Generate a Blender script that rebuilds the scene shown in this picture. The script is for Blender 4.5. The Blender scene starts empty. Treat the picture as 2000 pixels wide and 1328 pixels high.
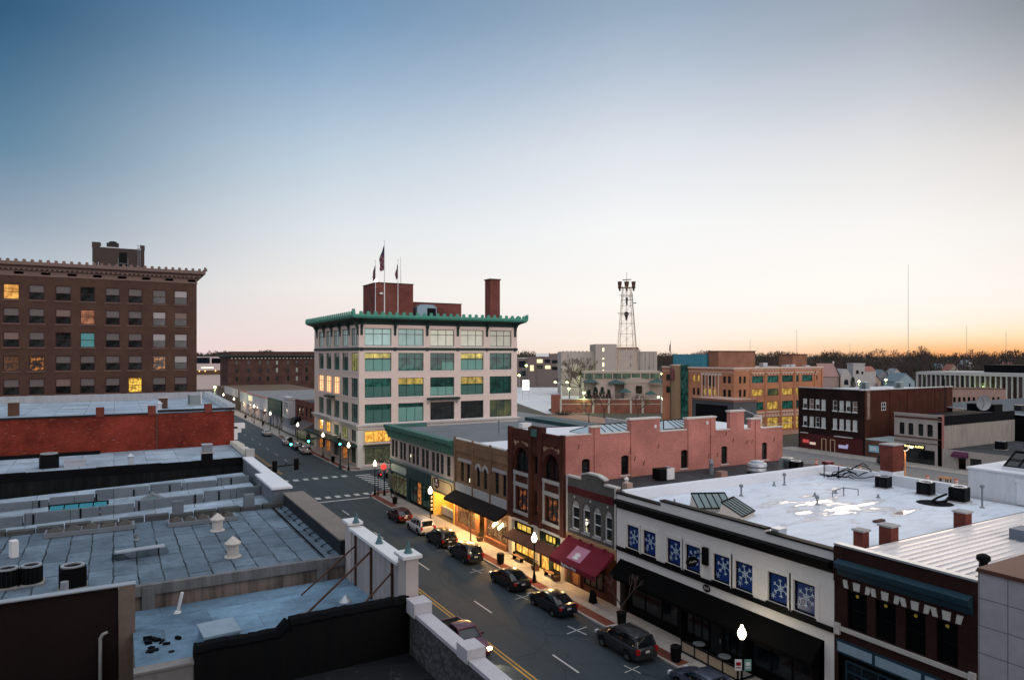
import bpy, bmesh, math, random
from mathutils import Matrix, Vector
R = math.radians
C = bpy.context.scene.collection
SC = bpy.context.scene

# ---------------------------------------------------------------- camera
cam = bpy.data.cameras.new("camera")
camo = bpy.data.objects.new("camera", cam)
C.objects.link(camo)
SC.camera = camo
cam.sensor_width = 36.0
cam.lens = 24.3
cam.shift_y = 0.0140
cam.clip_start = 0.5
cam.clip_end = 9000
YAW = math.atan2(775, 1350)
camo.location = (0, 0, 20)
camo.rotation_euler = (R(90), 0, -YAW)

# ---------------------------------------------------------------- dusk sky
SUN_AZ = YAW + R(27)          # where the sun went down, right of the tower
SUN_EL = R(1.0)
w = bpy.data.worlds.new("World")
SC.world = w
w.use_nodes = True
nt = w.node_tree
nt.nodes.clear()
N = nt.nodes.new
def lk(a, b): nt.links.new(a, b)
out = N('ShaderNodeOutputWorld'); bg = N('ShaderNodeBackground')
tc = N('ShaderNodeTexCoord'); sep = N('ShaderNodeSeparateXYZ')
lk(tc.outputs['Generated'], sep.inputs[0])
def mth(op, a, b=None, clamp=False):
    n = N('ShaderNodeMath'); n.operation = op; n.use_clamp = clamp
    for i, v in enumerate((a, b)):
        if v is None: continue
        if isinstance(v, (int, float)): n.inputs[i].default_value = v
        else: lk(v, n.inputs[i])
    return n.outputs[0]
dx, dy, dz = sep.outputs
hl = mth('MAXIMUM', mth('SQRT', mth('ADD', mth('MULTIPLY', dx, dx), mth('MULTIPLY', dy, dy))), 0.001)
elev = mth('DIVIDE', mth('MULTIPLY', mth('ARCTAN2', dz, hl), 1.0), R(90), True)   # 0 horizon .. 1 zenith
sfx, sfy = math.sin(YAW), math.cos(YAW)
fwd = mth('DIVIDE', mth('ADD', mth('MULTIPLY', dx, sfx), mth('MULTIPLY', dy, sfy)), hl)
rgt = mth('DIVIDE', mth('ADD', mth('MULTIPLY', dx, sfy), mth('MULTIPLY', dy, -sfx)), hl)
relaz = mth('ARCTAN2', rgt, fwd)            # 0 ahead, + to the sunset side
def srgb(c):
    return tuple((v / 255 / 12.92) if v / 255 <= .04045 else ((v / 255 + .055) / 1.055) ** 2.4 for v in c)
def ramp(stops):
    n = N('ShaderNodeValToRGB'); cr = n.color_ramp; cr.interpolation = 'B_SPLINE' if False else 'LINEAR'
    while len(cr.elements) < len(stops): cr.elements.new(0.5)
    for e, (deg, c) in zip(cr.elements, stops):
        e.position = deg / 90.0; e.color = (*srgb(c), 1)
    lk(elev, n.inputs[0]); return n.outputs[0]
UP = [(40, (170, 190, 212)), (55, (236, 241, 250)), (90, (240, 244, 254))]
rl = ramp([(0, (236, 212, 211)), (2, (220, 212, 216)), (5, (186, 196, 206)), (8.9, (145, 162, 180)), (13.5, (95, 133, 160)), (18.3, (66, 108, 140)), (22, (42, 88, 121)), (28, (34, 78, 110))] + UP)
rml = ramp([(0, (240, 216, 211)), (1.6, (241, 224, 220)), (5.2, (241, 236, 232)), (10, (222, 228, 233)), (15.7, (188, 206, 221)), (21.1, (145, 174, 202)), (25, (113, 150, 185)), (29, (95, 133, 168))] + UP)
rmr = ramp([(0, (252, 230, 212)), (1.1, (252, 240, 228)), (4.2, (253, 249, 244)), (10.3, (246, 247, 247)), (16.2, (224, 229, 236)), (21.7, (184, 198, 214)), (26, (152, 172, 193)), (29, (138, 160, 182))] + UP)
rr_ = ramp([(0, (248, 176, 116)), (.5, (252, 204, 150)), (1.2, (254, 232, 200)), (2.1, (254, 245, 232)), (4.7, (253, 250, 245)), (9, (249, 247, 244)), (14.2, (230, 229, 229)), (19.2, (194, 199, 208)), (23, (162, 171, 183)), (28, (142, 152, 166))] + UP)
rr2 = ramp([(0, (247, 166, 102)), (.6, (251, 198, 138)), (1.3, (253, 228, 182)), (3.3, (254, 245, 236)), (8.4, (242, 237, 233)), (13.6, (217, 213, 210)), (18, (170, 172, 176)), (22, (130, 136, 143)), (28, (118, 126, 136))] + UP)
def mix(f, a, b):
    n = N('ShaderNodeMix'); n.data_type = 'RGBA'
    lk(f, n.inputs[0]); lk(a, n.inputs[6]); lk(b, n.inputs[7]); return n.outputs[2]
def mrange(v, a, b):
    n = N('ShaderNodeMapRange'); n.interpolation_type = 'SMOOTHSTEP'
    lk(v, n.inputs[0]); n.inputs[1].default_value = a; n.inputs[2].default_value = b; return n.outputs[0]
def lin(v, a, b):
    n = N('ShaderNodeMapRange'); n.interpolation_type = 'LINEAR'
    lk(v, n.inputs[0]); n.inputs[1].default_value = a; n.inputs[2].default_value = b; return n.outputs[0]
c = mix(mrange(relaz, R(-40), R(-13)), rl, rml)
c = mix(lin(relaz, R(-17), R(9)), c, rmr)
c = mix(lin(relaz, R(13), R(31)), c, rr_)
c = mix(mrange(relaz, R(28), R(42)), c, rr2)
back = ramp([(0, (168, 172, 190)), (10, (176, 184, 204)), (30, (190, 202, 222)), (60, (232, 240, 252)), (90, (240, 244, 254))])
absaz = mth('ABSOLUTE', relaz)
c = mix(mrange(absaz, R(50), R(115)), c, back)
lobe = mrange(mth('COSINE', mth('SUBTRACT', relaz, R(150))), .35, .95)      # bright patch added to the unseen sky to light walls facing the viewer
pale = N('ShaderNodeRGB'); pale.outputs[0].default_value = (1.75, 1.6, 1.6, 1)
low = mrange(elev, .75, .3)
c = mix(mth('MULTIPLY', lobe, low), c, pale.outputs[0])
sky = N('ShaderNodeTexSky'); sky.sky_type = 'NISHITA'; sky.sun_disc = False
sky.sun_elevation = SUN_EL; sky.sun_rotation = SUN_AZ
bg2 = N('ShaderNodeBackground'); lk(sky.outputs[0], bg2.inputs[0]); bg2.inputs[1].default_value = 0.002
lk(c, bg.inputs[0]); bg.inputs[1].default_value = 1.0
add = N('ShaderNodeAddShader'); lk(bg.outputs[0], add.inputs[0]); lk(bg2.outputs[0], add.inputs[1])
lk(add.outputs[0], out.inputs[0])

# weak glow of the sun just gone
sl = bpy.data.lights.new("sun", 'SUN'); sl.energy = 0.5; sl.angle = R(25); sl.color = (1.0, 0.78, 0.58)
slo = bpy.data.objects.new("sun", sl); C.objects.link(slo)
sd = Vector((math.sin(SUN_AZ) * math.cos(R(9)), math.cos(SUN_AZ) * math.cos(R(9)), math.sin(R(9))))
slo.rotation_euler = (-sd).to_track_quat('-Z', 'Y').to_euler()

SC.view_settings.view_transform = 'Standard'
SC.view_settings.look = 'None'
SC.view_settings.exposure = 0.0
SC.view_settings.gamma = 1.0
try:
    SC.cycles.max_bounces = 6
    SC.cycles.diffuse_bounces = 3
    SC.cycles.glossy_bounces = 3
    SC.cycles.sample_clamp_indirect = 4.0
    SC.cycles.use_denoising = True
except Exception: pass
random.seed(7)
# ---------------------------------------------------------------- helpers
EFF = {}
def _eff(o): return EFF.get(o.name, Matrix.Identity(4))
class Face:
    """a wall plane: u runs along it (left to right seen from outside), w into the wall, z up"""
    def __init__(s, x, y, rot=0):
        s.x, s.y, s.rot = x, y, R(rot); s.c, s.s = math.cos(s.rot), math.sin(s.rot)
    def pt(s, u, w, z): return (s.x + u * s.c - w * s.s, s.y + u * s.s + w * s.c, z)
class MB:
    def __init__(s, F=None): s.v = []; s.f = []; s.m = []; s.F = F; s.mi = 0; s.g = []
    def P(s, a, b, c): return s.F.pt(a, b, c) if s.F else (a, b, c)
    def face(s, pts):
        i = len(s.v); s.v += [s.P(*p) for p in pts]; s.f.append(tuple(range(i, i + len(pts)))); s.m.append(s.mi)
    def idx(s, pts, faces):
        i = len(s.v); s.v += [s.P(*p) for p in pts]; s.g.append((i, len(s.f)))
        for f in faces: s.f.append(tuple(i + k for k in f)); s.m.append(s.mi)
    def box(s, a0, a1, b0, b1, c0, c1):
        s.idx([(a0,b0,c0),(a1,b0,c0),(a1,b1,c0),(a0,b1,c0),(a0,b0,c1),(a1,b0,c1),(a1,b1,c1),(a0,b1,c1)],
              [(0,3,2,1),(4,5,6,7),(0,1,5,4),(1,2,6,5),(2,3,7,6),(3,0,4,7)])
        return s
    def rbox(s, cx, cy, lx, ly, z0, z1, rot=0, top=1.0):
        c, q = math.cos(R(rot)), math.sin(R(rot)); pts = []
        for z, k in ((z0, 1.0), (z1, top)):
            for a, b in ((-1,-1),(1,-1),(1,1),(-1,1)):
                x, y = a*lx/2*k, b*ly/2*k; pts.append((cx+x*c-y*q, cy+x*q+y*c, z))
        s.idx(pts, [(0,3,2,1),(4,5,6,7),(0,1,5,4),(1,2,6,5),(2,3,7,6),(3,0,4,7)]); return s
    def prism(s, poly, b0, b1):
        """poly in (a,c), pushed along b"""
        n = len(poly); s.idx([(a,b0,c) for a,c in poly] + [(a,b1,c) for a,c in poly],
              [tuple(range(n)), tuple(range(2*n-1, n-1, -1))] + [(i, i+n, (i+1)%n+n, (i+1)%n) for i in range(n)]); return s
    def run(s, prof, a0, a1):
        """profile in (b,c), pushed along a"""
        n = len(prof); s.idx([(a0,b,c) for b,c in prof] + [(a1,b,c) for b,c in prof],
              [tuple(range(n-1,-1,-1)), tuple(range(n, 2*n))] + [(i, (i+1)%n, (i+1)%n+n, i+n) for i in range(n)]); return s
    def slab(s, poly, z0, z1):
        n = len(poly); s.idx([(a,b,z0) for a,b in poly] + [(a,b,z1) for a,b in poly],
              [tuple(range(n-1,-1,-1)), tuple(range(n, 2*n))] + [(i, (i+1)%n, (i+1)%n+n, i+n) for i in range(n)]); return s
    def lathe(s, cx, cy, prof, n=12):
        pts = []; fs = []
        for r, z in prof:
            for k in range(n):
                a = 2*math.pi*k/n; pts.append((cx+r*math.cos(a), cy+r*math.sin(a), z))
        for j in range(len(prof)-1):
            for k in range(n): fs.append((j*n+k, j*n+(k+1)%n, (j+1)*n+(k+1)%n, (j+1)*n+k))
        fs.append(tuple(range(n-1,-1,-1))); fs.append(tuple(range((len(prof)-1)*n, len(prof)*n)))
        s.idx(pts, fs); return s
    def tube(s, p, q, r, r2=None, n=6):
        r2 = r if r2 is None else r2
        p, q = Vector(p), Vector(q); d = (q-p)
        if d.length < 1e-6: return s
        d.normalize(); a = d.orthogonal().normalized(); b = d.cross(a); pts = []
        for c0, rr in ((p, r), (q, r2)):
            for k in range(n):
                t = 2*math.pi*k/n; pts.append(tuple(c0 + a*rr*math.cos(t) + b*rr*math.sin(t)))
        s.idx(pts, [(k, (k+1)%n, (k+1)%n+n, k+n) for k in range(n)] + [tuple(range(n-1,-1,-1)), tuple(range(n,2*n))]); return s
    def path(s, pts, r, n=6):
        for p, q in zip(pts, pts[1:]): s.tube(p, q, r, None, n)
        return s
    def mesh(s, name, mats, smooth=False):
        me = bpy.data.meshes.new(name); me.from_pydata(s.v, [], s.f); 
        for m in (mats if isinstance(mats, (list, tuple)) else [mats]): me.materials.append(m)
        if isinstance(mats, (list, tuple)) and len(mats) > 1: me.polygons.foreach_set('material_index', s.m)
        bm = bmesh.new(); bm.from_mesh(me); bmesh.ops.recalc_face_normals(bm, faces=bm.faces); bm.to_mesh(me); bm.free()
        if smooth:
            me.polygons.foreach_set('use_smooth', [True]*len(me.polygons))
            try: me.set_sharp_from_angle(angle=R(smooth if smooth is not True else 40))
            except Exception: pass
        return me
    def each(s, name, mats, parent=None, smooth=False):
        """one part per piece"""
        res = []
        for k, (vi, fi) in enumerate(s.g):
            ve, fe = s.g[k+1] if k+1 < len(s.g) else (len(s.v), len(s.f))
            b = MB(); b.v = s.v[vi:ve]; b.f = [tuple(q-vi for q in f) for f in s.f[fi:fe]]; b.m = [0]*len(b.f)
            res.append(b.build(name, mats, parent, smooth))
        return res[0]
    def build(s, name, mats, parent=None, smooth=False):
        return link(name, s.mesh(name, mats, smooth), parent)
def link(name, me, parent=None, M=None):
    o = bpy.data.objects.new(name, me); C.objects.link(o)
    if M is not None: o.matrix_basis = M
    EFF[o.name] = M.copy() if M is not None else Matrix.Identity(4)
    if parent is not None:
        o.parent = parent; o.matrix_parent_inverse = _eff(parent).inverted()
    return o
def tag(o, label=None, cat=None, group=None, kind=None):
    if label: o['label'] = label
    if cat: o['category'] = cat
    if group: o['group'] = group
    if kind: o['kind'] = kind
    return o
def thing(name, label, cat, loc=(0,0,0), group=None, rotz=0):
    o = bpy.data.objects.new(name, None); C.objects.link(o); o.empty_display_size = .5
    o.location = loc; o.rotation_euler = (0, 0, rotz)
    EFF[o.name] = Matrix.Translation(loc) @ Matrix.Rotation(rotz, 4, 'Z')
    return tag(o, label, cat, group)
def dup(root, loc=None, rotz=None, label=None, group=None):
    """a copy of a thing with copies of its parts and their sub-parts"""
    def cp(o, par):
        c = o.copy(); C.objects.link(c)
        if par is not None: c.parent = par
        for ch in [x for x in o.children]: cp(ch, c)
        return c
    r = cp(root, None)
    if loc is not None: r.location = loc
    if rotz is not None: r.rotation_euler = (0, 0, rotz)
    if label: r['label'] = label
    if group: r['group'] = group
    return r
def facade(mb, F, u0, u1, z0, z1, ops=(), rev=.22):
    """wall sheet with real openings and their reveals; op = (ua, ub, za, zb[, 'arch'])"""
    old = mb.F; mb.F = F
    us = sorted({round(x, 4) for x in [u0, u1] + [o[0] for o in ops] + [o[1] for o in ops] if u0-1e-6 <= x <= u1+1e-6})
    zs = sorted({round(x, 4) for x in [z0, z1] + [o[2] for o in ops] + [o[3] for o in ops] if z0-1e-6 <= x <= z1+1e-6})
    for a, b in zip(us, us[1:]):
        run = None
        for c, d in zip(zs, zs[1:]):
            m, k = (a+b)/2, (c+d)/2
            hole = any(o[0] < m < o[1] and o[2] < k < o[3] for o in ops)
            if hole:
                if run: mb.face([(a,0,run[0]),(b,0,run[0]),(b,0,run[1]),(a,0,run[1])]); run = None
            else: run = (run[0], d) if run else (c, d)
        if run: mb.face([(a,0,run[0]),(b,0,run[0]),(b,0,run[1]),(a,0,run[1])])
    for o in ops:
        a, b, c, d = o[:4]
        if len(o) > 4:
            r = (b-a)/2; h = min(r, o[4] if isinstance(o[4], float) else r); s = d-h; n = 10; cx = (a+b)/2
            arc = [(cx - r*math.cos(math.pi*k/n), s + h*math.sin(math.pi*k/n)) for k in range(n+1)]
            for k in range(n):
                p, q = arc[k], arc[k+1]
                mb.face([(p[0],0,p[1]),(q[0],0,q[1]),(q[0],0,d),(p[0],0,d)])
                mb.face([(p[0],0,p[1]),(q[0],0,q[1]),(q[0],rev,q[1]),(p[0],rev,p[1])])
            t = s
        else:
            t = d; mb.face([(a,0,d),(b,0,d),(b,rev,d),(a,rev,d)])
        mb.face([(a,0,c),(a,0,t),(a,rev,t),(a,rev,c)]); mb.face([(b,0,c),(b,0,t),(b,rev,t),(b,rev,c)])
        mb.face([(a,0,c),(b,0,c),(b,rev,c),(a,rev,c)])
    mb.F = old
_WM = {}
def win(parent, F, u0, u1, z0, z1, style='sash', fm=None, pm=None, rec=.16, blind=None, bh=.5, arch=False, label=None, name='window'):
    """window part (its frame) with sub-parts pane and, where drawn, blind"""
    w_, h_ = round(u1-u0, 3), round(z1-z0, 3); t = min(.09, .1*w_)
    M = Matrix.Translation(F.pt(u0, rec, z0)) @ Matrix.Rotation(F.rot, 4, 'Z')
    k = (w_, h_, style, fm.name, arch)
    if k not in _WM:
        m = MB()
        m.box(0, t, -.04, .06, 0, h_); m.box(w_-t, w_, -.04, .06, 0, h_)
        m.box(t, w_-t, -.04, .06, 0, t); m.box(t, w_-t, -.04, .06, h_-t, h_)
        vs, hs = [], []
        if style == 'sash': hs = [h_*.5]
        elif style == 'tri': vs = [w_/3, 2*w_/3]; hs = [h_*.68]
        elif style == 'tri0': vs = [w_/3, 2*w_/3]
        elif style == 'two': vs = [w_/2]
        elif style == 'four': vs = [w_/2]; hs = [h_*.5]
        elif style == 'six': vs = [w_/2]; hs = [h_*.33, h_*.66]
        elif style == 'shop3': vs = [w_/3, 2*w_/3]; hs = [h_*.8]
        elif style == 'shop4': vs = [w_/4, w_/2, 3*w_/4]; hs = [h_*.8]
        for x in vs: m.box(x-t*.4, x+t*.4, -.03, .055, t, h_-t)
        for z in hs:
            xs = [t] + [q for x in vs for q in (x-t*.4, x+t*.4)] + [w_-t]
            for q in range(0, len(xs), 2): m.box(xs[q], xs[q+1], -.035, .055, z-t*.45, z+t*.45)
        _WM[k] = m.mesh(name, fm)
    o = link(name, _WM[k], parent, M)
    k2 = ('pane', w_, h_, pm.name, arch)
    if k2 not in _WM:
        m = MB(); m.box(t*.5, w_-t*.5, .02, .05, t*.5, h_-t*.5); _WM[k2] = m.mesh('pane', pm)
    link('pane', _WM[k2], o, M)
    if blind:
        k3 = ('blind', w_, h_, blind.name, bh)
        if k3 not in _WM:
            m = MB(); m.box(t, w_-t, -.005, .012, h_*(1-bh), h_-t); _WM[k3] = m.mesh('blind', blind)
        link('blind', _WM[k3], o, M)
    if label: o['label'] = label
    return o
def text(s, size, mat, parent, F, u, w_, z, name='lettering', rotz=0, depth=.02, vertical=False, pitch=0, xs=1.0):
    cu = bpy.data.curves.new(name, 'FONT'); cu.body = s; cu.size = size; cu.extrude = depth; cu.align_x = 'CENTER'; cu.align_y = 'CENTER'
    if vertical: cu.space_line = .82
    to = bpy.data.objects.new(name, cu); C.objects.link(to)
    me = bpy.data.meshes.new_from_object(to); bpy.data.objects.remove(to); me.materials.clear(); me.materials.append(mat)
    M = Matrix.Translation(F.pt(u, w_, z)) @ Matrix.Rotation(F.rot, 4, 'Z') @ Matrix.Rotation(R(90) - pitch, 4, 'X') @ Matrix.Diagonal((xs, 1, 1, 1))
    return link(name, me, parent, M)

# ---------------------------------------------------------------- materials
def nmat(name):
    m = bpy.data.materials.new(name); m.use_nodes = True; t = m.node_tree; b = t.nodes['Principled BSDF']
    return m, t, b
def nd(t, typ, **k):
    n = t.nodes.new(typ)
    for a, v in k.items(): setattr(n, a, v)
    return n
def noise(t, vec, scale, detail=3, rough=.55, dist=0):
    n = nd(t, 'ShaderNodeTexNoise'); n.inputs['Scale'].default_value = scale; n.inputs['Detail'].default_value = detail
    n.inputs['Roughness'].default_value = rough; n.inputs['Distortion'].default_value = dist
    if vec is not None: t.links.new(vec, n.inputs['Vector'])
    return n.outputs['Fac']
def cr(t, fac, stops):
    n = nd(t, 'ShaderNodeValToRGB'); e = n.color_ramp
    while len(e.elements) < len(stops): e.elements.new(.5)
    for q, (p, c) in zip(e.elements, stops): q.position = p; q.color = (*c, 1) if len(c) == 3 else c
    t.links.new(fac, n.inputs[0]); return n.outputs[0]
def mx(t, f, a, b, mode='MIX'):
    n = nd(t, 'ShaderNodeMix', data_type='RGBA', blend_type=mode)
    for s, v in ((0, f), (6, a), (7, b)):
        if isinstance(v, (int, float)): n.inputs[s].default_value = v
        elif isinstance(v, tuple): n.inputs[s].default_value = (*v, 1) if len(v) == 3 else v
        else: t.links.new(v, n.inputs[s])
    return n.outputs[2]
def mp(t, vec, scale=(1,1,1), rot=(0,0,0), loc=(0,0,0)):
    n = nd(t, 'ShaderNodeMapping'); t.links.new(vec, n.inputs[0]); n.inputs['Scale'].default_value = scale; n.inputs['Rotation'].default_value = rot; n.inputs['Location'].default_value = loc
    return n.outputs[0]
def oc(t): return nd(t, 'ShaderNodeTexCoord').outputs['Object']
def bump(t, b, h, s=.3, d=.02):
    n = nd(t, 'ShaderNodeBump'); n.inputs['Strength'].default_value = s; n.inputs['Distance'].default_value = d
    t.links.new(h, n.inputs['Height']); t.links.new(n.outputs[0], b.inputs['Normal'])
def k_(c, f): return tuple(min(1, v*f) for v in c)
def plain(name, col, rough=.8, var=.25, scale=.8, metal=0.0, spec=.22, fine=6.0, bmp=0):
    m, t, b = nmat(name); v = oc(t)
    a = noise(t, v, scale, 4); f = noise(t, v, fine, 3)
    c = mx(t, a, k_(col, 1-var*1.6), k_(col, 1+var*1.6)); c = mx(t, .5, c, mx(t, f, k_(col, 1-var), k_(col, 1+var)))
    t.links.new(c, b.inputs['Base Color']); b.inputs['Roughness'].default_value = rough; b.inputs['Metallic'].default_value = metal
    b.inputs['Specular IOR Level'].default_value = spec
    if bmp: bump(t, b, f, bmp)
    return m
def stained(name, col, dark, rough=.85, amt=.5, flecks=None):
    """plaster or paint with vertical run-off streaks"""
    m, t, b = nmat(name); v = oc(t)
    s1 = noise(t, mp(t, v, (1.6, 1.6, .16)), 1.5, 5, .65); s2 = noise(t, v, 3.5, 4)
    f = cr(t, s1, [(.42, (0,0,0)), (.68, (1,1,1))]); c = mx(t, f, col, dark); c = mx(t, amt, col, c)
    c = mx(t, .3, c, mx(t, s2, k_(col, .6), k_(col, 1.3)))
    t.links.new(c, b.inputs['Base Color']); b.inputs['Roughness'].default_value = rough; b.inputs['Specular IOR Level'].default_value = .12; bump(t, b, s2, .3); return m
def brick(name, c1, c2, mortar, var=.3, flecks=None, row=.075, rough=.9, dirt=None):
    m, t, b = nmat(name); v = oc(t); s = nd(t, 'ShaderNodeSeparateXYZ'); t.links.new(v, s.inputs[0])
    ad = nd(t, 'ShaderNodeMath', operation='ADD'); t.links.new(s.outputs[0], ad.inputs[0]); t.links.new(s.outputs[1], ad.inputs[1])
    cb = nd(t, 'ShaderNodeCombineXYZ'); t.links.new(ad.outputs[0], cb.inputs[0]); t.links.new(s.outputs[2], cb.inputs[1])
    br = nd(t, 'ShaderNodeTexBrick'); t.links.new(cb.outputs[0], br.inputs['Vector']); br.inputs['Scale'].default_value = 1
    br.inputs['Brick Width'].default_value = row*3; br.inputs['Row Height'].default_value = row; br.inputs['Mortar Size'].default_value = row*.1; br.inputs['Bias'].default_value = -.1
    br.inputs['Color1'].default_value = (*c1, 1); br.inputs['Color2'].default_value = (*c2, 1); br.inputs['Mortar'].default_value = (*mortar, 1)
    n1 = noise(t, v, .35, 5, .6); n2 = noise(t, v, 3.0, 3)
    c = mx(t, cr(t, n1, [(.3, (0,0,0)), (.7, (1,1,1))]), mx(t, 1.0, br.outputs[0], (1-var*1.3,)*3, 'MULTIPLY'), mx(t, 1.0, br.outputs[0], (1+var*.6,)*3, 'MULTIPLY'))
    c = mx(t, .5, c, mx(t, 1.0, c, mx(t, n2, (1-var,)*3, (1+var,)*3), 'MULTIPLY'))
    if dirt:
        st = noise(t, mp(t, v, (1, 1, .2)), 1.1, 5, .65); c = mx(t, cr(t, st, [(.5, (0,0,0)), (.75, (.85,.85,.85))]), c, dirt)
    if flecks:
        fl = noise(t, mp(t, v, (1.2, 1.2, 5)), 2.2, 4, .6); c = mx(t, cr(t, fl, [(.64, (0,0,0)), (.7, (.8,.8,.8))]), c, flecks)
    t.links.new(c, b.inputs['Base Color']); b.inputs['Roughness'].default_value = rough; b.inputs['Specular IOR Level'].default_value = .12
    bump(t, b, br.outputs['Fac'], .25, -.01); return m
def sheets(name, col, seam, lw=1.0, lh=3.0, rot=0, var=.25, patch=None, rough=.75, seamw=.02):
    """roll roofing: lapped sheets with dark tarred seams, old patches and dirt"""
    m, t, b = nmat(name); v = oc(t)
    wv = nd(t, 'ShaderNodeVectorMath', operation='ADD'); nn = nd(t, 'ShaderNodeTexNoise'); nn.inputs['Scale'].default_value = .7; t.links.new(v, nn.inputs['Vector'])
    sc_ = nd(t, 'ShaderNodeVectorMath', operation='SCALE'); sc_.inputs['Scale'].default_value = .16; t.links.new(nn.outputs['Color'], sc_.inputs[0])
    t.links.new(v, wv.inputs[0]); t.links.new(sc_.outputs[0], wv.inputs[1])
    br = nd(t, 'ShaderNodeTexBrick'); t.links.new(mp(t, wv.outputs[0], rot=(0,0,R(rot))), br.inputs['Vector']); br.inputs['Scale'].default_value = 1
    br.inputs['Brick Width'].default_value = lh; br.inputs['Row Height'].default_value = lw; br.inputs['Mortar Size'].default_value = seamw; br.inputs['Mortar Smooth'].default_value = .25
    br.inputs['Color1'].default_value = (*k_(col, 1-var*.5), 1); br.inputs['Color2'].default_value = (*k_(col, 1+var*.5), 1); br.inputs['Mortar'].default_value = (*seam, 1)
    n1 = noise(t, v, .3, 6, .65, .4); n2 = noise(t, v, 2.6, 6, .7); n3 = noise(t, v, 14, 2)
    c = mx(t, cr(t, noise(t, v, .9, 4), [(.35,(.15,.15,.15)), (.6,(1,1,1))]), (mx(t, .75, br.outputs[0], col)), br.outputs[0])
    c = mx(t, 1.0, c, mx(t, cr(t, n1, [(.3,(0,0,0)),(.7,(1,1,1))]), (1-var,)*3, (1+var*.6,)*3), 'MULTIPLY')
    c = mx(t, 1.0, c, mx(t, n2, (1-var*.9,)*3, (1+var*.9,)*3), 'MULTIPLY')
    c = mx(t, 1.0, c, mx(t, n3, (.88,)*3, (1.12,)*3), 'MULTIPLY')
    if patch: c = mx(t, cr(t, noise(t, v, 1.1, 5, .7), [(.63,(0,0,0)),(.72,(.8,.8,.8))]), c, patch)
    t.links.new(c, b.inputs['Base Color']); b.inputs['Roughness'].default_value = rough; b.inputs['Specular IOR Level'].default_value = .2
    bump(t, b, n2, .35, .03); return m
def glass(name, col=(.012,.014,.014), rough=.06, var=.6, spec=.6):
    m, t, b = nmat(name); oi = nd(t, 'ShaderNodeObjectInfo'); v = oc(t)
    n = noise(t, mp(t, v, (1,1,.7)), 1.2, 3)
    c = mx(t, cr(t, n, [(.35,(0,0,0)),(.65,(1,1,1))]), k_(col, 1-var), k_(col, 1+var*1.5))
    c = mx(t, 1.0, c, mx(t, oi.outputs['Random'], (.55,)*3, (1.5,)*3), 'MULTIPLY')
    t.links.new(c, b.inputs['Base Color']); b.inputs['Roughness'].default_value = rough; b.inputs['Specular IOR Level'].default_value = spec
    w_ = noise(t, v, .8, 1); bump(t, b, w_, .06, .05); return m
def lit(name, col, st=1.0, dark=(.25,.1,.02), scale=1.6, thr=(.35,.65)):
    """a lit room seen through the pane: uneven, with darker furniture and walls"""
    m, t, b = nmat(name); v = oc(t)
    n = noise(t, mp(t, v, (1.3,1.3,1)), scale, 3, .6)
    c = mx(t, cr(t, n, [(thr[0],(0,0,0)),(thr[1],(1,1,1))]), dark, col)
    b.inputs['Base Color'].default_value = (.03,.03,.03,1); b.inputs['Roughness'].default_value = .08
    t.links.new(c, b.inputs['Emission Color']); b.inputs['Emission Strength'].default_value = st; return m
def emit(name, col, st):
    m, t, b = nmat(name); b.inputs['Base Color'].default_value = (*k_(col,.5), 1); b.inputs['Emission Color'].default_value = (*col, 1); b.inputs['Emission Strength'].default_value = st; return m
def paint(name, col, rough=.28, metal=.3, coat=.6):
    m, t, b = nmat(name); v = oc(t); n = noise(t, v, 3, 3)
    t.links.new(mx(t, n, k_(col, .85), k_(col, 1.15)), b.inputs['Base Color']); b.inputs['Roughness'].default_value = rough; b.inputs['Metallic'].default_value = metal
    b.inputs['Coat Weight'].default_value = coat; b.inputs['Coat Roughness'].default_value = .08; return m

G = dict(
 glass=glass('window_glass'), gteal=glass('teal_glass', (.014,.075,.06), .05, .6, .6), gblue=glass('blue_dark_glass', (.006,.01,.014), .08, .6, .35), gdark=glass('unlit_glass', (.003,.0035,.004), .12, .4, .12),
 black=plain('black_paint', (.004,.004,.0045), .6, .4, spec=.1), dkmetal=plain('dark_metal', (.02,.022,.024), .45, .3, metal=.4), dkgreen=plain('dark_green_paint', (.012,.03,.027), .5, .3),
 white=plain('white_paint', (.72,.72,.71), .6, .12), stone=plain('pale_stone', (.52,.49,.45), .85, .2, bmp=.2), stone2=plain('grey_stone', (.36,.35,.34), .9, .25, bmp=.3),
 galv=plain('galvanised_metal', (.5,.53,.56), .42, .2, metal=.55), concrete=plain('concrete', (.34,.33,.31), .9, .2, bmp=.2), 
 steel=plain('grey_steel', (.22,.24,.26), .5, .3, metal=.4), rust=plain('rusty_brown', (.09,.045,.03), .8, .5),
 redbrick=brick('red_brick', (.235,.033,.018), (.165,.024,.015), (.13,.04,.03), .42, flecks=(.42,.2,.15)),
 chimbrick=brick('chimney_brick', (.2,.04,.028), (.14,.03,.022), (.16,.09,.07)),
 blind=plain('window_blind', (.5,.52,.5), .35, .12), blindteal=plain('teal_blind', (.17,.36,.31), .3, .15), blinddk=plain('dim_blind', (.2,.2,.19), .35, .2),
 warm=lit('warm_room', (1.0,.52,.08), 1.5, (.32,.1,.008)), warm2=lit('orange_room', (1.0,.36,.06), .9, (.1,.02,.005), 2.2, (.42,.7)), yellow=lit('yellow_room', (1.0,.66,.1), 1.2, (.25,.16,.03)),
 lamp=emit('lamp_globe', (1.0,.86,.55), 9.0), sodium=emit('lot_lamp', (.85,1.0,.3), 14.0),
)
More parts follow.
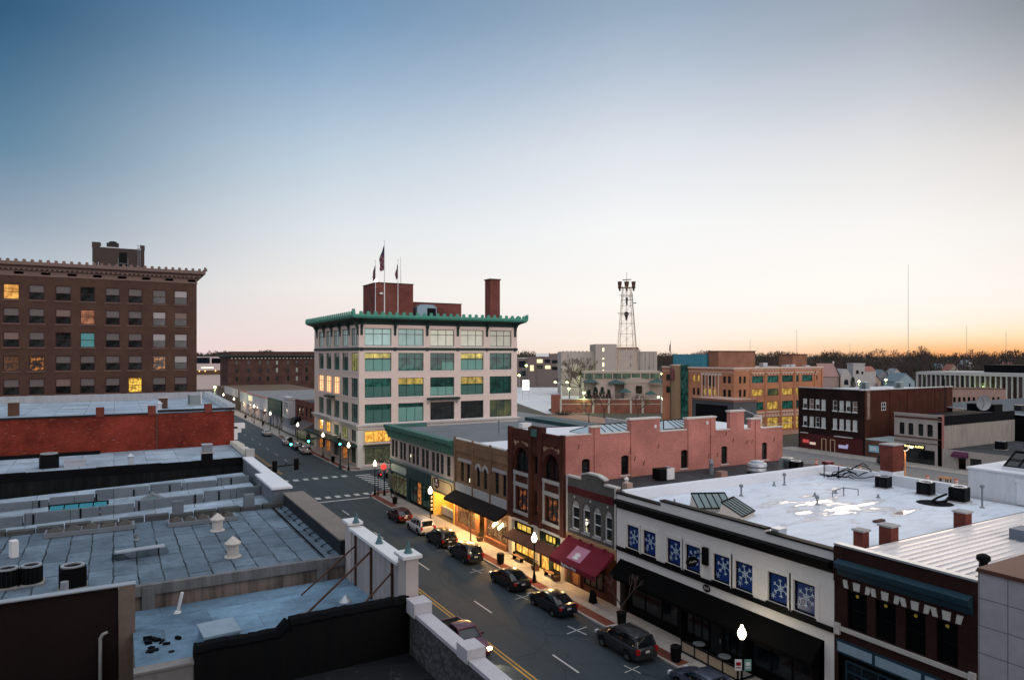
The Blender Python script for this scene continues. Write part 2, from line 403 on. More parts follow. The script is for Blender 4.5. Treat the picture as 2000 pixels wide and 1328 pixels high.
# ---------------------------------------------------------------- ground and streets
def asphalt(name, col, streak=True):
    m, t, b = nmat(name); v = oc(t)
    n1 = noise(t, v, .12, 5, .6); n2 = noise(t, v, 5, 3); n3 = noise(t, mp(t, v, (1.1, .03, 1)), 1.0, 3); n4 = noise(t, v, .5, 6, .7, 1.0)
    c = mx(t, n1, k_(col, .75), k_(col, 1.3)); c = mx(t, .35, c, mx(t, n2, k_(col, .6), k_(col, 1.4)))
    if streak: c = mx(t, .35, c, mx(t, cr(t, n3, [(.35,(0,0,0)),(.65,(1,1,1))]), k_(col, .6), k_(col, 1.35)))
    c = mx(t, cr(t, n4, [(.6,(0,0,0)),(.66,(.5,.5,.5))]), c, k_(col, .55))
    vo = nd(t, 'ShaderNodeTexVoronoi', feature='DISTANCE_TO_EDGE'); vo.inputs['Scale'].default_value = .22; t.links.new(v, vo.inputs['Vector'])
    c = mx(t, cr(t, vo.outputs['Distance'], [(.004,(.6,.6,.6)),(.012,(0,0,0))]), c, k_(col, .4))
    t.links.new(c, b.inputs['Base Color']); b.inputs['Roughness'].default_value = .7; b.inputs['Specular IOR Level'].default_value = .2; bump(t, b, n2, .35, .015); return m
def slabs(name, col, size=1.5):
    m, t, b = nmat(name); v = oc(t); br = nd(t, 'ShaderNodeTexBrick'); br.offset = 0; t.links.new(v, br.inputs['Vector']); br.inputs['Scale'].default_value = 1
    br.inputs['Brick Width'].default_value = size; br.inputs['Row Height'].default_value = size; br.inputs['Mortar Size'].default_value = .015
    br.inputs['Color1'].default_value = (*k_(col,.9),1); br.inputs['Color2'].default_value = (*k_(col,1.1),1); br.inputs['Mortar'].default_value = (*k_(col,.45),1)
    n = noise(t, v, .8, 5, .65); n2 = noise(t, v, 9, 2)
    c = mx(t, 1.0, br.outputs[0], mx(t, n, (.6,)*3, (1.35,)*3), 'MULTIPLY'); c = mx(t, 1.0, c, mx(t, n2, (.85,)*3, (1.15,)*3), 'MULTIPLY')
    t.links.new(c, b.inputs['Base Color']); b.inputs['Roughness'].default_value = .85; return m
ASPH = asphalt('asphalt', (.036,.05,.06)); ASPH2 = asphalt('old_asphalt', (.2,.2,.2), False); LOT = asphalt('pale_lot', (.62,.62,.63), False)
WALK = slabs('sidewalk_concrete', (.34,.31,.28)); PAVER = brick('brick_pavers', (.2,.06,.042), (.15,.045,.035), (.13,.08,.06), row=.1)
def sheet(name, poly, z, mat, kind='structure', z0=None):
    m = MB(); 
    if z0 is None: m.face([(x, y, z) for x, y in poly])
    else: m.slab(poly, z0, z)
    return tag(m.build(name, mat), kind=kind)
def grass_mat():
    m, t, b = nmat('winter_ground'); v = oc(t); n = noise(t, v, .02, 6, .6); n2 = noise(t, v, .3, 4)
    c = mx(t, n, (.05,.045,.03), (.1,.08,.055)); c = mx(t, .4, c, mx(t, n2, (.04,.04,.025), (.12,.1,.08))); t.links.new(c, b.inputs['Base Color']); b.inputs['Roughness'].default_value = .95; return m
sheet('ground', [(-5000,-600),(5000,-600),(5000,6000),(-5000,6000)], 0, grass_mat())
sheet('main_street', [(13.6,-20),(31,-20),(31,93),(31.6,95.5),(33,97),(34.2,97),(34.2,118),(34.2,470),(13.6,470)], .004, ASPH)
sheet('cross_street', [(34.2,97),(106,97),(106,116.2),(34.2,116.2)], .004, ASPH)
sheet('cross_street', [(-90,97),(13.6,97),(13.6,116),(-90,116)], .004, ASPH)
sheet('back_street', [(106,-60),(122,-60),(122,400),(106,400)], .004, ASPH2)
sheet('alley', [(60,-20),(102,-20),(102,94.9),(60,94.9)], .004, ASPH2)
sheet('parking_lot', [(70.3,119.8),(102,119.8),(102,190),(70.3,190)], .004, ASPH2)
sheet('parking_lot', [(126,196),(150,186),(232,232),(345,480),(225,480)], .004, LOT)
sheet('sidewalk', [(31,-20),(31,93),(31.6,95.5),(33,97),(102,97),(102,94.9),(34.3,94.9),(34.3,-20)], .13, WALK, z0=0)
sheet('sidewalk', [(34.2,118),(34.6,117),(36,116.2),(102,116.2),(102,119.8),(37.3,119.8),(37.3,470),(34.2,470)], .13, WALK, z0=0)
sheet('sidewalk', [(10.3,-20),(13.6,-20),(13.6,94),(12.6,96),(11.4,97),(-90,97),(-90,95.6),(10.3,95.6)], .13, WALK, z0=0)
sheet('sidewalk', [(13.6,118.6),(12.8,116.7),(11.6,116),(-90,116),(-90,118),(11.1,118),(11.1,470),(13.6,470)], .13, WALK, z0=0)
sheet('sidewalk', [(102,-60),(106,-60),(106,95),(104,97),(102,97)], .13, WALK, z0=0)
sheet('sidewalk', [(122,-60),(127,-60),(127,99.4),(122,99.4)], .13, WALK, z0=0)
sheet('sidewalk', [(122,115),(170,115),(170,121.4),(133,121.4),(133,190),(122,190)], .13, slabs('plaza_pavers', (.36,.2,.14), 1.2), z0=0)
m = MB(); m.box(31.03,31.16,-20,92,.0,.136); m.box(34.23,34.36,119,300,.0,.136); tag(m.build('kerb', G['concrete']), kind='structure')
m = MB()
for a, b in ((14,30),(33,38.5),(40.5,49),(49.6,66),(86,95)): m.face([(31.2,a,.134),(32.1,a,.134),(32.1,b,.134),(31.2,b,.134)])
for a, b in ((119,127),(128.5,146),(148,175)): m.face([(34.4,a,.134),(35.3,a,.134),(35.3,b,.134),(34.4,b,.134)])
m.face([(31.7,94.95,.134),(33.9,94.95,.134),(35.5,96.6,.134),(33.1,96.8,.134)])
m.face([(34.6,118.6,.134),(36.6,116.6,.134),(37.2,118.3,.134),(35.4,119,.134)])
tag(m.build('brick_paving_strip', PAVER), kind='structure')
# painted lines
WL = plain('worn_white_line', (.48,.48,.46), .8, .3, 2.0); YL = plain('worn_yellow_line', (.45,.26,.05), .8, .3, 2.0)
def worn(name, col, a=.5):
    return plain(name, col, .8, .35, 2.5, fine=12)
m = MB()
for y in (-4.6, 4.0, 12.8, 21.3, 29.9, 35.4+.2, 47.2, 59.5, 72.2, 84.8):
    m.face([(25.22,y,.008),(25.36,y,.008),(25.36,y+3.0,.008),(25.22,y+3.0,.008)])
for y in (124,133,142,151,160,170,180,190,200):
    for x in (19.5,27.9): m.face([(x,y,.008),(x+.13,y,.008),(x+.13,y+3,.008),(x,y+3,.008)])
m.face([(22.9,93.7,.008),(30.9,93.7,.008),(30.9,94.15,.008),(22.9,94.15,.008)])
for i in range(8): m.face([(23.6+i*1.25*1.1-.9,95.9,.008),(24.3+i*1.25*1.1-.9,95.9,.008),(24.3+i*1.25*1.1-.9,97.3,.008),(23.6+i*1.25*1.1-.9,97.3,.008)])
for i in range(12): m.face([(15.2+i*1.55,111.6,.008),(16.0+i*1.55,111.6,.008),(16.0+i*1.55,113.1,.008),(15.2+i*1.55,113.1,.008)])
for i in range(9): m.face([(34.4,98.6+i*1.6,.008),(36.9,98.6+i*1.6,.008),(36.9,99.2+i*1.6,.008),(34.4,99.2+i*1.6,.008)])
tag(m.build('white_road_marking', WL), kind='structure')
m = MB()
for x in (22.12, 22.42): m.face([(x,-20,.008),(x+.13,-20,.008),(x+.13,93.5,.008),(x,93.5,.008)])
for x in (23.9,24.2): m.face([(x,119,.008),(x+.12,119,.008),(x+.12,470,.008),(x,470,.008)])
tag(m.build('yellow_centre_line', YL), kind='structure')
m = MB()
for cx, cy, s in ((29.05,41.15,1.0),(28.5,34.3,.7),(29.1,49.0,.8),(29.0,57.0,.8),(29.2,65.0,.8)):
    for a in (10, 98):
        c, q = math.cos(R(a))*s, math.sin(R(a))*s
        m.face([(cx-c-q*.05,cy-q+c*.05,.008),(cx-c+q*.05,cy-q-c*.05,.008),(cx+c+q*.05,cy+q-c*.05,.008),(cx+c-q*.05,cy+q+c*.05,.008)])
tag(m.build('parking_cross_mark', WL), kind='structure')
m = MB()
for i in range(14): 
    m.face([(150+i*9,225+i*4,.008),(150.4+i*9,225+i*4,.008),(190.4+i*9,330+i*6,.008),(190+i*9,330+i*6,.008)])
tag(m.build('parking_bay_line', WL), kind='structure')
m = MB()
for x in (110.2, 114.0, 114.3, 118): m.face([(x,-60,.008),(x+.13,-60,.008),(x+.13,95,.008),(x,95,.008)])
tag(m.build('yellow_centre_line', YL), kind='structure')
# ---------------------------------------------------------------- row of shops on the right of the street (fronts at x = 34.3)
XF = 34.3
FR = Face(XF, 0, -90)                 # u = -y
def uY(a, b): return (-max(a, b), -min(a, b))
def shell(b, y0, y1, x1, z1, mat, side0=True, side1=True, back=True, x0=XF):
    """side and rear walls of a flat-roofed building, added to a wall mesh"""
    if side0: b.face([(x0,y0,0),(x1,y0,0),(x1,y0,z1),(x0,y0,z1)])
    if side1: b.face([(x0,y1,0),(x1,y1,0),(x1,y1,z1),(x0,y1,z1)])
    if back: b.face([(x1,y0,0),(x1,y1,0),(x1,y1,z1),(x1,y0,z1)])
RC = MB
whiteroof = None
def white_roof_mat():
    m, t, b = nmat('white_coated_roof'); v = oc(t)
    n1 = noise(t, v, .25, 6, .6, .6); n2 = noise(t, mp(t, v, (.5,1.4,1)), 1.3, 5, .65); n3 = noise(t, mp(t, v, (.28,.75,1), rot=(0,0,.2)), .9, 6, .62, .8)
    c = mx(t, n1, (.58,.65,.74), (.8,.86,.92)); c = mx(t, cr(t, n2, [(.45,(0,0,0)),(.75,(.5,.5,.5))]), c, (.42,.42,.44))
    # pond in the dip of the roof: mask by place and noise
    s = nd(t, 'ShaderNodeVectorMath', operation='DISTANCE'); t.links.new(mp(t, v, (1,1.25,0)), s.inputs[0]); s.inputs[1].default_value = (47.5, 33.3*1.25, 0)
    d = cr(t, mr(t, s.outputs['Value'], 0, 9), [(.2,(.2,.2,.2)),(.8,(0,0,0))])
    a = nd(t, 'ShaderNodeMath', operation='ADD'); t.links.new(n3, a.inputs[0]); t.links.new(d, a.inputs[1])
    pud = cr(t, a.outputs[0], [(.66,(0,0,0)),(.74,(1,1,1))]); rim = cr(t, a.outputs[0], [(.58,(0,0,0)),(.66,(.55,.55,.55)),(.72,(0,0,0))])
    c = mx(t, rim, c, (.3,.24,.21)); c = mx(t, pud, c, (.75,.74,.72))
    t.links.new(c, b.inputs['Base Color']); t.links.new(cr(t, pud, [(0,(.65,)*3),(1,(.04,)*3)]), b.inputs['Roughness'])
    t.links.new(cr(t, pud, [(0,(.3,)*3),(1,(1,)*3)]), b.inputs['Specular IOR Level']); t.links.new(cr(t, pud, [(0,(0,)*3),(1,(.45,)*3)]), b.inputs['Metallic'])
    return m
def mr(t, v, a, b):
    n = nd(t, 'ShaderNodeMapRange'); t.links.new(v, n.inputs[0]); n.inputs[1].default_value = a; n.inputs[2].default_value = b; return n.outputs[0]
WROOF = white_roof_mat(); WCOAT = plain('white_roof_coating', (.68,.7,.73), .7, .12, .6, bmp=.4)
STUCCO = plain('beige_stucco', (.78,.74,.7), .9, .14, .5, bmp=.3)
# ---- shop with the snowflake windows
b0 = thing('snowflake_shop', 'beige two-storey shop with eight blue snowflake windows and black ground floor', 'building', (XF, 33.6, 0))
ops = []
WY = [(41.89,40.51),(40.01,38.62),(37.44,36.06),(35.58,34.19),(33.02,31.61),(31.17,29.76),(28.6,27.21),(26.76,25.35)]
for a, b in WY: ops.append((-a, -b, 5.12, 6.89))
m = MB()
facade(m, FR, -43.15, -24.15, 4.05, 9.05, ops, .18)
facade(m, FR, -43.15, -42.75, 0, 4.05); facade(m, FR, -24.75, -24.15, 0, 4.05)
m.F = FR
m.box(-43.15, -38.1, .01, .4, 8.3, 9.04); m.box(-38.1, -28.8, 0, .4, 9.05, 9.35); m.box(-28.8, -24.15, .01, .4, 8.3, 9.04); m.box(-38.1,-28.8,.01,.4,8.3,9.05); m.box(-28.8,-24.15,0,.4,9.05,9.15)
for a, b in WY:     # moulded surrounds
    m.box(-a-.28,-a-.02,-.05,.0,5.0,7.2); m.box(-b+.02,-b+.28,-.05,.0,5.0,7.2); m.box(-a-.02,-b+.02,-.05,.0,6.92,7.2)
m.F = None; shell(m, 24.15, 43.15, 60, 8.4, None); m.build('wall', STUCCO, b0)
m = MB(FR); m.run([(0,7.95),(-.1,7.98),(-.16,8.2),(-.42,8.3),(-.45,8.62),(0,8.66)], -43.1, -24.2); m.build('cornice', G['black'], b0)
m = MB(FR); m.box(-43.1,-24.2,-.12,0,4.7,4.98)
for a, b in WY: m.box(-a-.1,-b+.1,-.1,0,4.98,5.11)
m.build('sill_course', G['black'], b0)
m = MB(FR); m.box(-43.2,-38.1,-.08,.45,9.055,9.15); m.box(-38.15,-28.75,-.08,.45,9.355,9.46); m.box(-28.7,-24.15,-.08,.45,9.155,9.26); m.each('coping', G['black'], b0)
m = MB(); m.box(34.75,59.7,24.4,42.8,8.2,8.45); m.build('roof', WROOF, b0)
m = MB(); m.run([(42.75,8.4),(42.75,9.2),(43.12,9.3),(43.12,8.4)], 34.8, 59.7); m.box(59.4,59.98,30.2,42.7,8.4,9.35); m.box(34.72,34.84,24.3,42.7,8.4,9.0); m.box(45,46.3,28.3,29.0,8.3,8.9) if False else None; m.build('parapet', WCOAT, b0)
m = MB(); m.box(34.75,35.5,28.2,28.75,9.0,9.42); m.build('parapet_block', G['galv'], b0)
def flake_mat():
    return plain('snowflake_paint', (.62,.74,.85), .6, .15)
FL = flake_mat(); FB = plain('blue_window_film', (.008,.036,.17), .3, .45, 1.2, spec=.25)
rr = random.Random(4)
def flake(mb, u, z, r, a0, n=6, fancy=True):
    for k in range(n):
        a = a0 + 2*math.pi*k/n; dx_, dz_ = math.cos(a), math.sin(a); px_, pz_ = -dz_, dx_
        def bar(p, q, t):
            d = Vector((q[0]-p[0], q[1]-p[1])); 
            if d.length < 1e-5: return
            d.normalize(); e = Vector((-d.y, d.x))*t
            mb.prism([(p[0]-e.x,p[1]-e.y),(q[0]-e.x,q[1]-e.y),(q[0]+e.x,q[1]+e.y),(p[0]+e.x,p[1]+e.y)], .118, .128)
        tip = (u+dx_*r, z+dz_*r); bar((u,z), tip, r*.028+.006)
        for s_, f in (((1,.72),(-1,.72)) if fancy else ()):
            o = (u+dx_*r*f, z+dz_*r*f); bar(o, (o[0]+(dx_*.6+px_*s_*.8)*r*.26, o[1]+(dz_*.6+pz_*s_*.8)*r*.26), r*.035+.004)
        if fancy:
            a2 = a + 2*math.pi/n; bar((u+dx_*r*.34, z+dz_*r*.34), (u+math.cos(a2)*r*.34, z+math.sin(a2)*r*.34), .014)
for i, (a, b) in enumerate(WY):
    o = win(b0, FR, -a, -b, 5.12, 6.89, 'fixed', G['black'], FB, rec=.14)
    cu = -(a+b)/2
    f = MB(FR); flake(f, cu + rr.uniform(-.05,.15), 6.08+rr.uniform(-.05,.15), .56+.02*(i%3), rr.uniform(0,1)); flake(f, cu-.4, 5.5, .2, rr.uniform(0,1), 6, False)
    for q in range(5): f.rbox(cu+rr.uniform(-.5,.5), .122, .05, .01, 0, 0) if False else None
    if i in (3,7): flake(f, cu+.38, 6.6, .16, .2, 6, False)
    fo = f.build('snowflake', FL); fo.parent = o; fo.matrix_parent_inverse = EFF[o.name].inverted()
# black ground floor: set back shop front behind piers, awning, doors
m = MB(FR); m.box(-42.75,-24.75,.35,.5,.5,4.05)
for a in (-42.2,-36.2,-30.4,-25.3): m.box(a-.2,a+.2,.0,.36,.0,4.05)
m.box(-42.75,-24.75,.3,.52,0,.5); m.build('shop_front', G['black'], b0)
for a, c in ((-41.9,-36.5),(-35.9,-33.6),(-32.4,-30.7),(-30.1,-25.6)):
    win(b0, FR, a, c, .6, 3.0, 'shop3', G['black'], G['gblue'], rec=.3, name='shop_window')
m = MB(FR); m.box(-33.5,-32.5,.28,.36,.14,2.5); o = m.build('door', G['dkmetal'], b0); m = MB(FR); m.tube((-32.6,.2,1.0),(-32.6,.2,1.3),.025); m.build('handle', G['galv'], o)
m = MB(FR); m.run([(.0,4.0),(-.06,4.0),(-1.1,3.0),(-1.1,2.75),(-1.05,2.75),(0,3.9)], -42.7, -24.85); m.each('awning', plain('black_canvas', (.005,.005,.005), .95, .4, spec=.03), b0)
m = MB(FR); m.box(-33.85,-33.42,-.22,0,5.95,7.1); m.build('sign_cabinet', G['black'], b0)
m = MB(FR); m.tube((-34.0,-.1,6.62),(-34.0,-1.15,6.62),.03); 
m.build('sign_bracket', G['black'], b0)
om = MB(); om.idx([(34.3-.95+.62*math.cos(2*math.pi*k/20)*.8, 34.0+dy_, 6.2+.34*math.sin(2*math.pi*k/20)) for dy_ in (-.06,.06) for k in range(20)], [tuple(range(20)), tuple(range(39,19,-1))]+[(k,(k+1)%20,(k+1)%20+20,k+20) for k in range(20)])
so = om.build('hanging_sign', G['black'], b0)
m = MB()
for k in range(6): m.tube((33.05+.12*k, 33.93, 6.13+.05*(k%2)), (33.14+.12*k, 33.93, 6.27-.04*(k%3)), .018)
m.build('script_strokes', G['stone'], so)
m = MB(FR); 
m.idx([(-33.6+.34*math.cos(2*math.pi*k/20), w_, 4.38+.25*math.sin(2*math.pi*k/20)) for w_ in (-.04,0) for k in range(20)], [tuple(range(20)), tuple(range(39,19,-1))]+[(k,(k+1)%20,(k+1)%20+20,k+20) for k in range(20)])
so = m.build('number_plaque', G['black'], b0); text('514', .3, G['stone'], so, FR, -33.6, -.05, 4.38, 'number')
# loading bulkhead with a skylight at the back of the white roof
b1 = thing('roof_bulkhead', 'white painted roof house with a sloping black skylight at the right edge', 'roof house', (63,27,8.4))
m = MB(); m.box(60.0,67,21,30.2,0.0,10.75); m.build('wall', stained('white_painted_wall', (.66,.68,.7), (.4,.4,.42), amt=.4), b1)
m = MB(); m.box(59.9,67.1,20.9,30.3,10.76,10.9); m.build('roof', WCOAT, b1)
m = MB(); m.box(61,66,22.2,28.2,10.9,11.15); k = m.build('skylight', WCOAT, b1)
m = MB(); m.run([(61.1,11.16),(61.1,11.3),(63.2,12.05),(65.5,12.05),(65.5,11.16)], 0,0) if False else None
m = MB(); m.prism([(61.1,11.15),(62.9,12.15),(63.4,12.15),(65.6,11.15)], 22.3, 28.1); m.build('glazing', G['gblue'], k)
m = MB()
for q in range(7): y = 22.3+5.8*q/6; m.tube((61.05,y,11.18),(62.9,y,12.2),.05)
m.tube((61.05,22.3,11.18),(61.05,28.1,11.18),.06); m.tube((62.9,22.3,12.2),(62.9,28.1,12.2),.07); m.tube((61.9,22.3,11.68),(61.9,28.1,11.68),.04); m.build('glazing_bar', G['black'], k)
m = MB(); m.box(59.93,60.0,25.3,26.7,8.5,10.2); k=m.build('door', WCOAT, b1); m = MB(); m.box(59.88,59.93,25.2,26.8,10.2,10.5); m.build('door_hood', WCOAT, k)
# ---- brick shop with blue cornice
m = MB()
b2 = thing('blue_cornice_shop', 'dark brick shop with blue cornice and white keystones over four windows', 'building', (XF, 20.5, 0))
DKB = brick('dark_red_brick', (.045,.016,.014), (.032,.013,.012), (.035,.02,.018), .35)
W2 = [(23.39,22.24),(21.81,20.69),(20.23,19.2),(18.72,17.71)]
facade(m, FR, -24.14, -16.85, 4.45, 9.55, [(-a,-b,5.25,7.3) for a,b in W2], .2)
facade(m, FR, -24.14,-23.9,0,4.45); facade(m, FR, -17.1,-16.85,0,4.45)
m.F = FR; m.box(-24.14,-16.85,.01,.35,8.9,9.54); m.box(-24.14,-23.6,-.08,0,7.6,9.5)
m.F = None; shell(m, 16.85, 24.13, 61, 9.0, None); m.build('wall', DKB, b2)
for a, b in W2:
    win(b2, FR, -a, -b, 5.25, 7.3, 'sash', G['black'], G['gdark'])
m = MB(FR)
for a, b in W2:
    for u, t, s in ((-a-.02,.14,-.09),(-(a+b)/2,.2,0),(-b+.02,.14,.09)):
        m.prism([(u-t*.8,7.38),(u+t*.8,7.38),(u+t+s,7.8),(u-t+s,7.8)], -.05, .0)
m.each('keystone', plain('keystone_stone', (.62,.59,.54), .8, .15), b2)
BLUE = plain('blue_green_paint', (.016,.045,.065), .5, .35)
m = MB(FR); m.run([(0,7.95),(-.08,8.0),(-.12,8.3),(-.4,8.42),(-.46,8.72),(-.1,8.86),(0,8.86)], -23.9, -17.05); m.build('cornice', BLUE, b2)
m = MB(FR); m.box(-24.14,-16.85,-.06,.4,9.56,9.66); m.each('coping', G['galv'], b2)
m = MB(FR); m.box(-23.9,-17.2,-.12,0,5.0,5.22); m.box(-24.05,-23.75,-.16,0,4.75,5.35); m.box(-17.2,-16.9,-.16,0,4.75,5.35)
m.build('stone_sill', G['stone'], b2)
m = MB(FR); m.box(-24.0,-16.95,-.05,.05,3.75,4.5); o = m.build('sign_band', BLUE, b2)
m = MB(FR)
for a, c in ((-23.9,-21.93),(-21.75,-19.4),(-19.2,-17.1)): m.box(a,c,-.07,-.051,3.86,4.36)
m.each('sign_panel', plain('pale_blue_panel', (.26,.36,.44), .45, .15), o)
m = MB(FR)
for a, c in W2: 
    m.lathe(0,0,[(0,0)],3) if False else None
    u = -(a+c)/2; m.idx([(u+.09*math.cos(k*.63), w_, 7.08+.09*math.sin(k*.63)) for w_ in (.05,.07) for k in range(10)], [tuple(range(10)), tuple(range(19,9,-1))]+[(k,(k+1)%10,(k+1)%10+10,k+10) for k in range(10)])
m.each('round_sticker', plain('yellow_sticker', (.5,.36,.04), .5, .1), b2)
m = MB(FR); m.box(-23.9,-17.1,.25,.4,0,3.75); m.build('shop_front', G['black'], b2)
win(b2, FR, -23.6, -20.8, .5, 3.4, 'shop3', BLUE, G['gblue'], rec=.2, name='shop_window'); win(b2, FR, -20.4, -17.4, .5, 3.4, 'shop3', BLUE, G['gblue'], rec=.2, name='shop_window')
def seamroof():
    m, t, b = nmat('standing_seam_metal'); v = oc(t); n = noise(t, mp(t, v, (.1,2.2,1)), 1.0, 4, .6); n2 = noise(t, v, .35, 5)
    c = mx(t, cr(t, n, [(.35,(0,0,0)),(.7,(1,1,1))]), (.72,.68,.66), (.95,.9,.87)); c = mx(t, .35, c, mx(t, n2, (.55,.54,.55), (.97,.92,.88)))
    t.links.new(c, b.inputs['Base Color']); b.inputs['Metallic'].default_value = .3; b.inputs['Roughness'].default_value = .4; return m
SEAM = seamroof()
m = MB(); m.run([(24.1,8.4),(24.1,8.85),(23.2,8.95),(16.9,8.6),(16.9,8.4)], 34.7, 61); r2 = m.build('roof', SEAM, b2)
m = MB()
for k in range(15): y = 16.95+k*.44; z = 8.6+.35*(y-16.9)/6.3; m.run([(y,z-.02),(y,z+.06),(y+.04,z+.06),(y+.04,z-.02)], 34.75, 60.9)
m.box(34.75,60.9,23.75,24.0,8.86,9.02); m.build('roof_seam', SEAM, r2)
# ---- grey panel front at the right edge
b3 = thing('panel_front_building', 'pale grey panel-clad building with brown coping at right edge of photo', 'building', (XF, 13, 0))
def panels(name, col, w_, h_):
    m, t, b = nmat(name); v = oc(t); s = nd(t, 'ShaderNodeSeparateXYZ'); t.links.new(v, s.inputs[0]); cb = nd(t, 'ShaderNodeCombineXYZ')
    ad = nd(t, 'ShaderNodeMath', operation='ADD'); t.links.new(s.outputs[0], ad.inputs[0]); t.links.new(s.outputs[1], ad.inputs[1]); t.links.new(ad.outputs[0], cb.inputs[0]); t.links.new(s.outputs[2], cb.inputs[1])
    br = nd(t, 'ShaderNodeTexBrick'); br.offset = 0; t.links.new(mp(t, cb.outputs[0], loc=(-49.92+34.3*0,-6.38+.01,0)), br.inputs['Vector']); br.inputs['Scale'].default_value = 1
    br.inputs['Brick Width'].default_value = w_; br.inputs['Row Height'].default_value = h_; br.inputs['Mortar Size'].default_value = .018
    br.inputs['Color1'].default_value = (*k_(col,.93),1); br.inputs['Color2'].default_value = (*k_(col,1.05),1); br.inputs['Mortar'].default_value = (*k_(col,.25),1)
    n = noise(t, v, 2, 5); c = mx(t, 1.0, br.outputs[0], mx(t, n, (.8,)*3, (1.2,)*3), 'MULTIPLY'); t.links.new(c, b.inputs['Base Color']); b.inputs['Roughness'].default_value = .6; return m
m = MB(); m.box(34.3,61,4,16.84,0,10.05); m.build('wall', panels('grey_panels', (.42,.4,.43), 1.18, 1.25), b3)
m = MB(); m.box(34.22,61,3.9,16.85,10.06,10.25); m.each('coping', plain('brown_coping', (.12,.05,.035), .6, .2), b3)
# ---- grey brick shop with the stepped gable and red awning
b4 = thing('grey_brick_shop', 'narrow grey brick shop with stepped white-capped gable and four arched sash windows', 'building', (XF, 46.6, 0))
GB_ = brick('grey_brick', (.13,.12,.11), (.09,.085,.08), (.16,.15,.14), .3)
W4 = [(49.37,48.25),(47.74,46.74),(46.25,45.23),(44.7,43.79)]
m = MB(); facade(m, FR, -50.1, -43.17, 4.3, 9.35, [(-a,-b,4.98,7.45,.5) for a,b in W4], .2); m.F = FR
m.box(-47.95,-44.75,0,.35,9.35,9.75); m.box(-50.1,-43.17,.01,.35,8.7,9.34); m.prism([(-47.95,9.75),(-44.75,9.75),(-45.6,9.98),(-47.1,9.98)], 0, .35)
m.F = None; shell(m, 43.17, 50.1, 62.6, 8.55, None); m.build('wall', GB_, b4)
m = MB(FR); m.box(-50.0,-43.3,-.03,.0,7.98,8.6); m.build('red_band', brick('deep_red_brick', (.13,.022,.024), (.1,.018,.02), (.08,.03,.03)), b4)
m = MB(FR); m.box(-50.14,-47.95,-.06,.42,9.36,9.5); m.box(-44.75,-43.2,-.06,.42,9.36,9.5)
m.prism([(-47.98,9.76),(-47.1,9.99),(-45.6,9.99),(-44.72,9.76),(-44.72,9.9),(-45.6,10.13),(-47.1,10.13),(-47.98,9.9)], -.06, .42)
m.box(-50.14,-49.95,-.05,0,4.3,9.36); m.box(-43.4,-43.2,-.05,0,4.3,9.36); m.build('white_quoin', G['stone'], b4)
for a, b in W4: win(b4, FR, -a, -b, 4.98, 6.95, 'sash', G['white'], G['glass'], rec=.14)
m = MB(FR)
for a, b in W4:
    u, r = -(a+b)/2, (a-b)/2; n = 10
    m.prism([(u-r*math.cos(math.pi*k/n), 6.97+.5*math.sin(math.pi*k/n)) for k in range(n+1)], .1, .18)
    m.box(-a-.1,-b+.1,-.1,0,4.85,4.97)
m.each('window_tympanum', G['stone2'], b4)
m = MB(FR)
for u in (-48.9,-46.6,-44.3): m.idx([(u+.09*math.cos(k*.9), w_, 7.75+.09*math.sin(k*.9)) for w_ in (-.06,0) for k in range(7)], [tuple(range(7)), tuple(range(13,6,-1))]+[(k,(k+1)%7,(k+1)%7+7,k+7) for k in range(7)])
for a, b in W4: u=-(a+b)/2; m.idx([(u+.09*math.cos(k*.9), w_, 7.17+.09*math.sin(k*.9)) for w_ in (.06,.11) for k in range(7)], [tuple(range(7)), tuple(range(13,6,-1))]+[(k,(k+1)%7,(k+1)%7+7,k+7) for k in range(7)])
m.each('wall_rosette', G['stone'], b4)
m = MB(FR); m.box(-50.05,-43.2,-.1,0,3.75,4.55); m.build('sign_fascia', plain('tan_fascia', (.42,.25,.14), .7, .15), b4)
m = MB(FR); m.box(-50,-43.25,.25,.4,0,3.75); m.box(-48.4,-48.1,0,.26,0,3.75); m.build('shop_front', brick('shop_brick', (.14,.05,.035), (.1,.035,.03), (.1,.07,.06)), b4)
win(b4, FR, -47.8, -45.2, .6, 2.8, 'shop3', G['black'], G['gblue'], rec=.2, name='shop_window')
m = MB(FR); m.box(-49.5,-48.6,.2,.26,.14,2.4); m.build('door', plain('oak_door', (.3,.15,.06), .5, .2), b4)
RED = plain('red_canvas', (.16,.012,.026), .85, .2, 1.5)
m = MB(FR); m.run([(-.0,4.3),(-.1,4.25),(-2.05,2.75),(-2.05,2.35),(-2.0,2.35),(-2.0,2.7),(0,3.9)], -49.75, -43.3); aw = m.each('awning', RED, b4)
p = math.atan2(1.5, 1.95)
m = MB(FR)
def awp(u, s, off): # s = distance down the slope
    return (u, -.1 - s*math.cos(p) - off*math.sin(p), 4.25 - s*math.sin(p) + off*math.cos(p))
m.face([awp(-47.75,.55,.012),awp(-45.85,.55,.012),awp(-45.85,1.95,.012),awp(-47.75,1.95,.012)]); lp = m.build('logo_panel', plain('pink_panel', (.5,.21,.3), .8, .12), aw)
m = MB(FR)
for a in (-70,-40,-15,15,40,70):
    c_, q_ = math.sin(R(a)), math.cos(R(a)); o_ = (-46.8, 1.65); L_ = .62
    m.face([awp(o_[0]-q_*.1, o_[1]-c_*.02, .02), awp(o_[0]+c_*L_*.6-q_*.13, o_[1]-q_*L_*.6, .022), awp(o_[0]+c_*L_, o_[1]-q_*L_, .022), awp(o_[0]+c_*L_*.6+q_*.13, o_[1]-q_*L_*.6, .022), awp(o_[0]+q_*.1, o_[1]+c_*.02, .02)])
m.face([awp(-47.3,1.62,.024),awp(-46.3,1.62,.024),awp(-46.55,1.78,.024),awp(-47.05,1.78,.024)])
